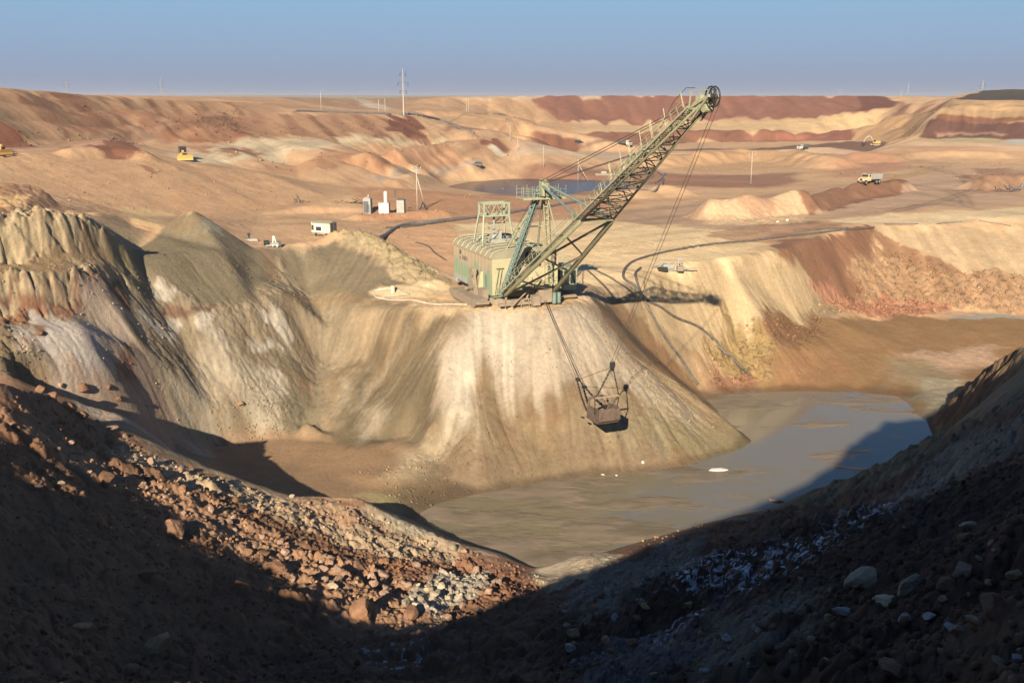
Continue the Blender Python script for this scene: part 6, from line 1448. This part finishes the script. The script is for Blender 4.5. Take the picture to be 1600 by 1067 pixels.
def pylon(px, pt, y, label, w=3.2, lattice=True):
    p = Vector(tuple(P(px, 149, y))); p.z = float(ground(p.x, p.y)[0]); h = top_z(p, pt) - p.z
    t = empty('power_pylon', p, 0.3, label, 'pylon')
    m = MB(); b = h * (0.055 if lattice else 0.022); tw = b * 0.22
    q = lambda sx_, sy_, z: (sx_ * (b + (tw - b) * z / h), sy_ * (b + (tw - b) * z / h), z)
    if lattice:
        for sx_ in (-1, 1):
            for sy_ in (-1, 1): m.bar(q(sx_, sy_, -0.5), q(sx_, sy_, h), 0.10, n=4)
        n = 9
        for k in range(n):
            z0, z1 = h * k / n, h * (k + 1) / n
            for s_ in (-1, 1): m.bar(q(-1, s_, z0), q(1, s_, z1), 0.06, n=4).bar(q(1, s_, z0), q(-1, s_, z1), 0.06, n=4).bar(q(s_, -1, z0), q(s_, 1, z1), 0.06, n=4).bar(q(s_, 1, z0), q(s_, -1, z1), 0.06, n=4)
    else: m.bar((0, 0, -0.6), (0, 0, h * 0.97), 0.36, 0.12, n=10).bar((0, 0, h * 0.97), (0, 0, h), 0.08, n=6)
    m.build('mast', M['grey'] if lattice else M['concrete'], t)
    for f, ww in ((0.90, 0.55), (0.69, 1.0), (0.52, 0.62)):
        z = h * f; a = MB().bar((-w * ww, 0, z), (w * ww, 0, z), 0.11, n=4).bar((-w * ww, 0, z), (0, 0, z + h * 0.05), 0.06, n=4).bar((w * ww, 0, z), (0, 0, z + h * 0.05), 0.06, n=4).build('crossarm', M['dgrey'], t)
        for s_ in (-1, 1): MB().cyl((s_ * w * ww, 0, z - 0.75), 0.13, 1.3, n=8).build('insulator', M['glass'], a)
    return t
pylon(630,107,462,'tall slender pylon with three crossarms standing at the head of the far road', 2.3, False)
pylon(105,124,1050,'lattice pylon on the skyline at the far left', 3.6); pylon(252,122,1050,'lattice pylon on the skyline left of the far whitish land', 3.6)
pylon(1534,126,980,'faint lattice pylon left of the dark mound on the right skyline', 3.0)

# ------------------------------------------------------------------ kiosks, cabin, scrap
def kiosk():
    p = on(575,334,180,330); t = empty('transformer_kiosk', p, R(-8), 'grey sheet metal transformer kiosk, leftmost of the three, with an arched vent', 'kiosk')
    MB().box((0, 0, 1.9), (1.9, 1.8, 3.9)).build('cabinet', M['grey'], t, bevel=0.04); MB().prism([(-1.0, 3.86), (0, 4.25), (1.0, 3.86)], -1.0, 1.0, 'Y').build('roof', M['grey'], t)
    MB().box((-0.2, -0.93, 1.7), (1.3, 0.06, 2.9)).build('door', M['dgrey'], t); MB().tube([(0.1, -0.98, 0.4), (0.1, -0.98, 2.0), (0.35, -0.98, 2.45), (0.6, -0.98, 2.0), (0.6, -0.98, 0.4)], 0.06, 6).build('vent_pipe', M['black'], t); MB().cyl((0.2, 0, 4.4), 0.12, 0.6, n=8).build('bushing', M['white'], t)
    p = on(601,333,180,330); t = empty('transformer_kiosk', p, R(-6), 'white box kiosk with a tall white cylinder on its roof, middle of the three', 'kiosk')
    MB().box((0, 0, 1.25), (2.5, 1.9, 2.6)).build('cabinet', M['white'], t, bevel=0.05); MB().box((0, 0, 2.6), (2.7, 2.1, 0.12)).build('roof', M['grey'], t)
    c = MB().cyl((0.35, 0, 3.9), 0.46, 2.6, n=20).build('cylinder', M['white'], t, smooth=False); MB().cyl((0.35, 0, 5.25), 0.46, 0.22, n=20, r2=0.2).build('cap', M['ivory'], c)
    MB().box((0, -0.97, 1.2), (0.04, 0.05, 2.2)).build('door_seam', M['grey'], t)
    p = on(627,333,180,330); t = empty('transformer_kiosk', p, R(-8), 'pale grey kiosk with insulators on its roof, rightmost of the three', 'kiosk')
    MB().box((0, 0, 1.55), (1.9, 1.7, 3.2)).build('cabinet', M['grey'], t, bevel=0.04); MB().box((0, 0, 3.2), (2.0, 1.8, 0.1)).build('roof', M['dgrey'], t)
    for x in (-0.6, 0, 0.6): MB().cyl((x, -0.2, 3.5), 0.08, 0.6, n=8).build('bushing', M['dgrey'], t)
    MB().bar((-2.9, 0.3, 3.6), (0.6, 0.3, 3.6), 0.05, n=4).bar((-1.6, 0.3, 3.6), (-1.6, 0.3, 5.3), 0.09, n=5).cyl((-1.6, 0.3, 5.0), 0.22, 0.8, n=8).build('busbar', M['dgrey'], t)
kiosk()
p = on(661,328,180,330); t = empty('trestle', p, 0, 'small black A shaped trestle right of the leaning strut', 'trestle')
MB().bar((-0.85, 0, -0.1), (0, 0, 2.0), 0.14, n=6).build('leg', M['dark'], t); MB().bar((0.85, 0, -0.1), (0, 0, 2.0), 0.14, n=6).build('leg', M['dark'], t)
def cabin():
    p = on(507,369,150,230); t = empty('site_cabin', p + Vector((0, 0, 0.15)), R(-24), 'cream and white site cabin on a skid behind the waste ridge', 'cabin')
    body = MB().box((0, 0, 1.75), (4.6, 2.7, 2.1)).build('body', M['ivory'], t, bevel=0.04)
    MB().box((-0.45, -1.37, 1.75), (2.1, 0.05, 2.0)).build('wall_panel', M['white'], body)
    MB().box((-0.45, -1.41, 1.55), (1.35, 0.05, 0.85)).build('window', M['glass'], body); MB().box((-1.95, -1.38, 1.75), (0.5, 0.06, 1.1)).build('window', M['glass'], body)
    MB().prism([(-1.5, 2.8), (0, 3.15), (1.5, 2.8), (1.5, 2.72), (-1.5, 2.72)], -2.45, 2.45).build('roof', M['roof'], t)
    MB().box((2.33, -0.5, 1.75), (0.06, 1.0, 2.0)).box((2.33, 0.75, 1.75), (0.06, 1.0, 2.0)).build('door', M['dgrey'], body)
    MB().box((0, 0, 0.45), (4.4, 2.3, 0.35)).box((-1.4, -1.0, 0.1), (1.2, 0.3, 0.5)).box((1.2, -1.0, 0.1), (1.2, 0.3, 0.5)).build('skid', M['mudsteel'], t)
    for x in (-1.3, 1.3): MB().cyl((x, -1.1, 0.2), 0.38, 0.25, 'Y', 14).build('wheel', M['black'], t)
    MB().box((-2.1, -1.4, 2.75), (0.25, 0.2, 0.25)).build('lamp', M['white'], t)
cabin()
def scrap(px, py, label, seed, w=4.0, lo=100, hi=400, mat='grey', mat2='dark', name='scrap_heap', hgt=1.2):
    p = on(px, py, lo, hi); t = empty(name, p, 0, label, 'scrap'); rr = random.Random(seed)
    for k in range(16):
        a = Vector((rr.uniform(-w / 2, w / 2), rr.uniform(-1, 1), rr.uniform(0, hgt * 0.5))); b_ = a + Vector((rr.uniform(-w / 3, w / 3), rr.uniform(-0.8, 0.8), rr.uniform(-0.2, hgt)))
        b_.z = max(0.02, b_.z); MB().bar(a, b_, rr.uniform(0.05, 0.12), n=4 if k % 2 else 6).build('beam', M[mat if k % 3 else mat2], t)
    return t
p = on(1046,424,150,230); t = empty('wrecked_mast', p, R(12), 'broken grey steel frame lying on the pale crest right of the hoist rope', 'scrap frame')
MB().bar((-4.6, 0, 0.25), (4.8, 0.4, 0.25), 0.12, n=4).bar((-3.0, -0.7, 0.15), (5.8, 0.9, 0.15), 0.09, n=4).build('base_beam', M['grey'], t)
MB().bar((-4.6, 0, 0.2), (-1.6, 0, 1.9), 0.1, n=4).bar((-1.6, 0, 1.9), (0.6, 0, 1.1), 0.09, n=4).bar((-2.8, 0.6, 0.1), (-0.8, 0.2, 1.8), 0.08, n=4).build('truss', M['grey'], t)
MB().cyl((-1.6, -0.6, 0.45), 0.5, 1.8, 'X', 12).build('drum', M['dark'], t); MB().box((-0.2, 0.3, 0.9), (2.0, 0.9, 0.9)).build('motor_box', M['grey'], t)
MB().bar((1.7, 0, 0.1), (1.7, 0, 2.6), 0.16, n=6).bar((1.2, 0, 2.3), (2.3, 0, 2.3), 0.14, n=4).bar((1.7, 0, 1.6), (3.6, 0.2, 0.3), 0.1, n=4).build('post', M['grey'], t)
MB().box((1.9, -0.3, 0.5), (1.1, 0.8, 0.9)).build('gear_case', M['mudsteel'], t)
p = on(425,386,140,190); t = empty('pump_unit', p, R(20), 'grey pump unit with upright legs on the grey waste between the person and the cabin', 'pump')
MB().box((0, 0, 0.5), (2.2, 1.0, 0.6)).build('frame', M['grey'], t); MB().cyl((-0.9, -0.2, 0.8), 0.45, 0.9, 'X', 12).build('motor', M['dark'], t)
MB().bar((0.1, -0.5, 0.1), (0.3, 0, 1.9), 0.13, n=6).build('leg', M['white'], t); MB().bar((0.9, -0.5, 0), (0.4, 0, 1.9), 0.13, n=6).build('leg', M['white'], t); MB().box((1.1, 0, 0.5), (0.9, 0.8, 0.8)).build('tank', M['dgrey'], t)
p = on(393,373,140,200); t = MB().box((0, 0, 0.2), (2.6, 1.0, 0.35), rz=0.1).box((0.2, 0, 0.42), (1.8, 0.7, 0.12), rz=0.1).build('timber_skid', M['grey'], bevel=0.03); t.location = p; tag(t, 'flat green grey skid lying at the feet of the person', 'skid')
p = on(614,459,140,180); t = empty('marker_drum', p, 0, 'small yellow drum standing by the pale hose loop', 'drum'); MB().cyl((0, 0, 0.6), 0.33, 1.2, n=14).build('drum_body', M['ivory'], t); MB().cyl((0, 0, 1.23), 0.3, 0.08, n=14).build('lid', M['grey'], t)
scrap(1573,300,'tangle of dark steel bars and bent tube at the right edge', 3, 7.0, 200, 420, 'dgrey', 'dark', hgt=1.6)
p = on(1594,298,200,420); t = MB().tube([(-3.5, 0, 1.6), (-1.8, 0, 0.9), (0, 0, 0.5), (0.9, 0, 2.6)], 0.4, 8).build('bent_pipe', M['pipegrey']); t.location = p; tag(t, 'thick bent grey pipe standing up at the far right edge', 'pipe')
p = on(945,274,300,520); t = empty('pontoon', p, R(5), 'flat rusty pontoon at the far bank of the dark pool', 'pontoon'); MB().prism([(-4, 0.2), (-3.2, -0.4), (3.2, -0.4), (4, 0.2), (3.6, 0.6), (-3.6, 0.6)], -1.2, 1.2, 'Y').build('hull', M['mudsteel'], t); MB().box((-0.5, 0, 1.0), (2.0, 1.2, 0.8)).build('pump_house', M['grey'], t); MB().tube([(4, 0, 0.4), (7, 0, 0.2), (10, 1, 0.6)], 0.25, 6).build('discharge_pipe', M['pipegrey'], t)
scrap(550,318,'low row of rusty bars stuck in the bank left of the kiosks', 9, 7.0, 180, 330, 'wood', 'dark', 'bar_fence', 1.3)
scrap(468,318,'thin dark bars standing at the foot of the tan slope', 12, 4.0, 180, 330, 'wood', 'dark', 'bar_fence', 2.0)
p = on(1121,744,90,140); t = MB().add([(-1.3,-.25,.0),(-.4,-.5,0),(.9,-.4,0),(1.5,0,0),(.6,.4,0),(-.9,.3,0),(-1.1,-.2,.14),(-.4,-.4,.2),(.8,-.3,.13),(1.3,0,.1),(.5,.3,.2),(-.8,.25,.15)], [(0,1,2,3,4,5),(11,10,9,8,7,6),(0,6,7,1),(1,7,8,2),(2,8,9,3),(3,9,10,4),(4,10,11,5),(5,11,6,0)]).build('ice_piece', M['white']); t.location = (p.x, p.y, WATER_Z + 0.01); tag(t, 'white piece of ice floating on the pond near the tip of the fan', 'ice')
p = Vector(tuple(P(1246, 787, WATER_Z))); t = MB().bar((-3.3, 1.1, 0.05), (2.6, -1.3, 0.08), 0.17, 0.12, n=7).build('log', M['wood']); t.location = (p.x, p.y, WATER_Z + 0.03); tag(t, 'long timber floating in the shaded part of the pond', 'log')

# ------------------------------------------------------------------ person
def person():
    p = on(389,370,140,200); t = empty('person', p, R(200), 'person in dark winter work clothes standing beside the flat skid', 'person')
    J = [((0,0,.92),.17,.13), ((0,0,1.15),.17,.12), ((0,0,1.38),.2,.12), ((0,.0,1.50),.07,.07), ((0,.01,1.56),.06,.06)]
    vs = [q[0] for q in J]; rad = [(q[1], q[2]) for q in J]; es = [(0,1),(1,2),(2,3),(3,4)]
    def chain(root, pts):
        prev = root
        for q, r in pts: vs.append(q); rad.append((r, r)); es.append((prev, len(vs) - 1)); prev = len(vs) - 1
    for s_ in (-1, 1):
        chain(0, [((s_*.10,0,.84),.11), ((s_*.12,.02,.48),.075), ((s_*.13,-.02,.10),.05), ((s_*.14,.0,.05),.05), ((s_*.15,.15,.04),.045)])
        chain(2, [((s_*.20,0,1.42),.08), ((s_*.26,-.02,1.14),.055), ((s_*.24,.08,.92),.04)])
    me = bpy.data.meshes.new('body'); me.from_pydata(vs, es, []); o = bpy.data.objects.new('body', me); COL.objects.link(o); o.parent = t
    m = o.modifiers.new('skin', 'SKIN'); sv = me.skin_vertices[0].data if me.skin_vertices else None
    if sv is None:
        bm = bmesh.new(); bm.from_mesh(me); bm.verts.layers.skin.verify(); bm.to_mesh(me); bm.free(); sv = me.skin_vertices[0].data
    for i, r in enumerate(rad): sv[i].radius = r
    sv[0].use_root = True
    o.modifiers.new('sub', 'SUBSURF').levels = 1; o.modifiers['sub'].render_levels = 1; me.materials.append(M['cloth'])
    hb = bmesh.new(); bmesh.ops.create_icosphere(hb, subdivisions=3, radius=0.105)
    for v in hb.verts: v.co.z *= 1.22; v.co.y += 0.02 * (1 - abs(v.co.z) / 0.13) * (1 if v.co.y > 0 else 0)
    hm = bpy.data.meshes.new('head'); hb.to_mesh(hm); hb.free(); hm.materials.append(M['skin']); h = bpy.data.objects.new('head', hm); COL.objects.link(h); h.parent = t; h.location = (0, .02, 1.66)
    MB().cyl((0, 0.02, 0.12), 0.04, 0.001).v
    MB().box((0, 0.125, -0.01), (0.03, 0.035, 0.045)).build('nose', M['skin'], h)
    MB().cyl((0, 0, 0.075), 0.118, 0.12, n=14, r2=0.08).build('cap', M['cloth'], h)
    for s_ in (-1, 1):
        hn = MB().box((s_*.24, .12, .86), (.035, .09, .09))
        for k in range(4): hn.bar((s_*.24, .09 + k*.022, .82), (s_*.235, .10 + k*.022, .745 + .008*abs(k-1)), .009, n=5)
        hn.bar((s_*.225, .16, .87), (s_*.20, .185, .82), .01, n=5).build('hand', M['skin'], t)
person()

# ------------------------------------------------------------------ vehicles
def wheels(t, xs, ys, r=0.55, w=0.35, n=None):
    for y in ys:
        for x in xs:
            wh = MB().cyl((x, y, r), r, w, 'X', 18).build('wheel', M['black'], t); MB().cyl((x + (0.02 if x > 0 else -0.02), y, r), r * 0.5, w + 0.02, 'X', 12).build('rim', M['grey'], wh)
def dump_truck(px, py, hd, label, cab='white', bed='grey', bonnet=False, lo=250, hi=700, s=1.0, loaded=True):
    p = on(px, py, lo, hi); t = empty('dump_truck', p, hd, label, 'dump truck'); t.scale = (s, s, s)
    MB().box((0, -0.6, 1.0), (0.9, 7.6, 0.35)).build('chassis', M['dark'], t)
    if bonnet:
        c = MB().prism([(1.0, 1.0), (1.0, 2.2), (1.3, 3.05), (2.9 - 0.2, 3.05), (3.0, 2.0), (3.0, 1.0)], -1.2, 1.2)
        c.v = [(x, y if y > 1.2 else y, z) for x, y, z in c.v]
        c = MB().prism([(0.9, 0.95), (0.9, 3.0), (2.1, 3.0), (2.45, 2.1), (2.45, 0.95)], -1.2, 1.2).prism([(2.4, 0.95), (2.4, 2.05), (4.1, 1.9), (4.25, 1.5), (4.2, 0.95)], -0.95, 0.95).box((-1.05, 3.4, 1.35), (0.45, 1.3, 0.16)).box((1.05, 3.4, 1.35), (0.45, 1.3, 0.16)).build('cab', M[cab], t, bevel=0.05)
        MB().add([(-1.05, 2.16, 2.86), (1.05, 2.16, 2.86), (1.05, 2.46, 2.16), (-1.05, 2.46, 2.16), (-1.05, 2.2, 2.88), (1.05, 2.2, 2.88), (1.05, 2.5, 2.18), (-1.05, 2.5, 2.18)], [(0,1,2,3),(7,6,5,4),(0,4,5,1),(1,5,6,2),(2,6,7,3),(3,7,4,0)]).build('windscreen', M['glass'], c)
        for sx_ in (-1, 1): MB().box((sx_ * 1.215, 1.55, 2.5), (0.03, 0.8, 0.6)).build('side_window', M['glass'], c); MB().cyl((sx_ * 0.72, 4.24, 1.45), 0.15, 0.08, 'Y', 12).build('headlight', M['white'], c)
        MB().box((0, 4.25, 1.45), (0.9, 0.05, 0.6)).build('grille', M['dark'], c); MB().box((0, 4.4, 0.85), (2.4, 0.2, 0.32)).build('bumper', M['dark'], t); MB().box((0, 4.52, 0.85), (0.55, 0.03, 0.16)).build('number_plate', M['white'], t); front = 3.3; bk = 0.6
    else:
        c = MB().prism([(1.7, 0.8), (1.7, 3.1), (3.5, 3.1), (3.85, 2.1), (3.9, 0.8)], -1.22, 1.22).build('cab', M[cab], t, bevel=0.07)
        MB().add([(-1.1, 3.57, 2.98), (1.1, 3.57, 2.98), (1.1, 3.86, 2.1), (-1.1, 3.86, 2.1), (-1.1, 3.62, 3.0), (1.1, 3.62, 3.0), (1.1, 3.9, 2.12), (-1.1, 3.9, 2.12)], [(0,1,2,3),(7,6,5,4),(0,4,5,1),(1,5,6,2),(2,6,7,3),(3,7,4,0)]).build('windscreen', M['glass'], c)
        for sx_ in (-1, 1): MB().box((sx_ * 1.235, 2.9, 2.5), (0.03, 0.9, 0.7)).build('side_window', M['glass'], c); MB().box((sx_ * 0.85, 3.93, 1.15), (0.35, 0.06, 0.22)).build('headlight', M['white'], c)
        MB().box((0, 3.93, 1.55), (1.6, 0.05, 0.4)).build('grille', M['dark'], c); MB().box((0, 3.98, 0.75), (2.4, 0.2, 0.35)).build('bumper', M['dgrey'], t); front = 3.0; bk = 1.5
    b_ = MB().prism([(-4.6, 1.45), (-4.9, 2.9), (bk - 0.1, 2.95), (bk - 0.1, 1.4)], -1.3, -1.22).prism([(-4.6, 1.45), (-4.9, 2.9), (bk - 0.1, 2.95), (bk - 0.1, 1.4)], 1.22, 1.3).box((0, (bk - 4.6) / 2, 1.42), (2.6, bk + 4.6, 0.12)).box((0, bk - 0.12, 2.3), (2.6, 0.1, 1.8)).box((0, bk + 0.45, 3.2), (2.5, 1.3, 0.09)).box((0, -4.72, 2.15), (2.55, 0.1, 1.4))
    for y in range(5):
        for sx_ in (-1, 1): b_.box((sx_ * 1.34, -4.2 + y * 1.15, 2.2), (0.07, 0.12, 1.4))
    b_.build('tipper_body', M[bed], t)
    if loaded: MB().add([(-1.2, -4.5, 2.4), (1.2, -4.5, 2.4), (1.2, bk - .2, 2.5), (-1.2, bk - .2, 2.5), (0, -3.0, 3.1), (0.2, bk - 1.4, 3.2)], [(0,1,4),(1,2,5,4),(2,3,5),(3,0,4,5)]).build('load', MB_CLAY, t)
    wheels(t, (-1.05, 1.05), (front, -1.9, -3.3), 0.6, 0.42)
    return t
def hdg(dx, dy): return math.atan2(-dx, dy)
dump_truck(1358,288, hdg(-.80,-.60), 'bonneted dump truck with dusty yellow cab on the middle haul road', 'paleyel', 'grey', True, 220, 420)
dump_truck(1254,235, hdg(-.72,-.69), 'white cabbed dump truck crossing below the red far wall', 'white', 'dgrey', False, 400, 700)
dump_truck(977,229, hdg(.62,-.78), 'white cabbed tipper with dark body seen left of the boom', 'white', 'dgrey', False, 380, 660)
def crawler(px, py, hd, label, lo=200, hi=400, s=1.0):
    p = on(px, py, lo, hi); t = empty('bulldozer', p, hd, label, 'bulldozer'); t.scale = (s, s, s)
    for sx_ in (-1, 1):
        tr = MB().prism([(-2.1, 0.35), (-1.7, 0.0), (1.5, 0.0), (2.0, 0.4), (1.9, 0.9), (1.4, 1.05), (-1.6, 1.05), (-2.1, 0.8)], sx_ * 1.05, sx_ * 1.6)
        for k in range(9): tr.box((sx_ * 1.32, -1.7 + k * 0.41, 0.02), (0.6, 0.1, 0.12))
        tr.build('track', M['mudsteel'], t)
    MB().box((0, 0.9, 1.35), (1.3, 2.2, 1.1)).box((0, -0.9, 1.2), (1.9, 1.9, 0.7)).build('engine_hood', M['yellow'], t, bevel=0.05); MB().box((0, 2.03, 1.35), (1.1, 0.05, 0.9)).build('grille', M['dark'], t)
    c = MB().box((0, -0.9, 3.35), (1.9, 1.8, 0.14))
    for sx_ in (-1, 1):
        for y in (-1.7, -0.1): c.bar((sx_ * 0.85, y, 1.5), (sx_ * 0.85, y, 3.3), 0.07, square=True)
    c = c.build('cab', M['dgrey'], t); MB().box((0, -0.9, 2.5), (1.62, 1.52, 1.5)).build('cab_glass', M['glass'], c)
    MB().bar((0.45, 1.0, 1.8), (0.45, 1.0, 3.2), 0.06, n=8).build('exhaust', M['dark'], t)
    MB().prism([(2.55, 0.05), (2.85, 0.0), (2.75, 0.6), (2.9, 1.35), (2.7, 1.35), (2.45, 0.7)], -1.95, 1.95).build('blade', M['yellow'], t, bevel=0.02)
    for sx_ in (-1, 1): MB().bar((sx_ * 1.7, 0.0, 0.6), (sx_ * 1.7, 2.6, 0.4), 0.12, square=True).build('push_arm', M['yellow'], t)
    MB().box((0.4, 2.0, 2.3), (0.5, 0.5, 0.5)).build('lamp_box', M['yellow'], t)
    return t
crawler(287,250, hdg(.45,-.89), 'yellow bulldozer with dark cab on the haul bench', 240, 320, 1.1)
crawler(-3,242, hdg(.9,-.4), 'yellow machine cut off by the left edge of the picture', 210, 300, 1.0)
def car(px, py, hd, label, mat='dgrey', lo=300, hi=700):
    p = on(px, py, lo, hi); t = empty('car', p, hd, label, 'car')
    b_ = MB().prism([(-2.1, 0.35), (-2.15, 1.0), (-1.2, 1.08), (1.2, 1.0), (2.1, 0.8), (2.15, 0.35)], -0.88, 0.88).prism([(-2.1, 0.98), (-1.95, 1.62), (0.35, 1.66), (1.15, 1.0)], -0.78, 0.78).build('body', M[mat], t, bevel=0.06)
    for sx_ in (-1, 1): MB().prism([(-1.85, 1.05), (-1.75, 1.52), (0.3, 1.55), (0.85, 1.06)], sx_ * 0.785, sx_ * 0.80).build('side_window', M['glass'], b_)
    MB().box((0, -2.08, 1.3), (1.4, 0.05, 0.4)).build('rear_window', M['glass'], b_)
    for sx_ in (-1, 1): MB().box((sx_ * 0.65, 2.14, 0.68), (0.3, 0.06, 0.16)).build('headlight', M['white'], b_)
    wheels(t, (-0.8, 0.8), (1.35, -1.35), 0.36, 0.24); return t
car(745,261, hdg(-.93,.1), 'dark estate car driving on the road beyond the excavator', 'dgrey', 300, 600)
car(905,225, hdg(.95,.2), 'dark low vehicle parked under the far ledge left of the tipper', 'dark', 400, 700)
def digger(px, py, hd, label):
    p = on(px, py, 350, 640); t = empty('excavator', p, hd, label, 'excavator')
    for sx_ in (-1, 1): MB().prism([(-2.2, 0.3), (-1.8, 0), (1.8, 0), (2.2, 0.3), (2.1, 0.9), (-2.1, 0.9)], sx_ * 0.9, sx_ * 1.5).build('track', M['mudsteel'], t)
    MB().box((0, -0.8, 1.7), (2.6, 3.2, 1.1)).build('house', M['yellow'], t, bevel=0.06); c = MB().box((-0.8, 1.0, 2.3), (0.95, 1.5, 1.9)).build('cab', M['yellow'], t, bevel=0.05); MB().box((-0.8, 1.05, 2.5), (1.0, 1.3, 1.2)).build('cab_glass', M['glass'], c); MB().box((0, -2.3, 1.6), (2.5, 0.5, 1.2)).build('counterweight', M['dgrey'], t)
    MB().tube([(0.3, 0.9, 1.9), (0.3, 2.6, 4.6), (0.3, 3.6, 4.9), (0.3, 5.6, 3.9)], [0.28, 0.32, 0.3, 0.2], 6).build('boom', M['concrete'], t); MB().tube([(0.3, 5.4, 4.3), (0.3, 6.6, 1.7)], 0.2, 6).build('stick', M['concrete'], t)
    MB().prism([(6.3, 1.7), (7.1, 1.5), (7.2, 0.5), (6.2, 0.1), (5.7, 0.6)], -0.3, 0.9).build('bucket', M['dark'], t)
digger(1367,228, hdg(-.95,-.2), 'yellow excavator with pale arm working below the tan hill at right')

# ------------------------------------------------------------------ thin dust haze over the pit
def haze():
    me = MB().box((0, 0, -15), (19400, 19400, 80)).build('haze', M['grey']); m = bpy.data.materials.new('haze'); m.use_nodes = True; nt = m.node_tree
    for n in list(nt.nodes):
        if n.type != 'OUTPUT_MATERIAL': nt.nodes.remove(n)
    v = nt.nodes.new('ShaderNodeVolumePrincipled'); v.inputs['Color'].default_value = (0.86, 0.88, 0.92, 1); v.inputs['Density'].default_value = 0.00016; v.inputs['Anisotropy'].default_value = 0.2
    nt.links.new(v.outputs[0], nt.nodes['Material Output'].inputs['Volume']); me.data.materials.clear(); me.data.materials.append(m); me['kind'] = 'stuff'
haze()
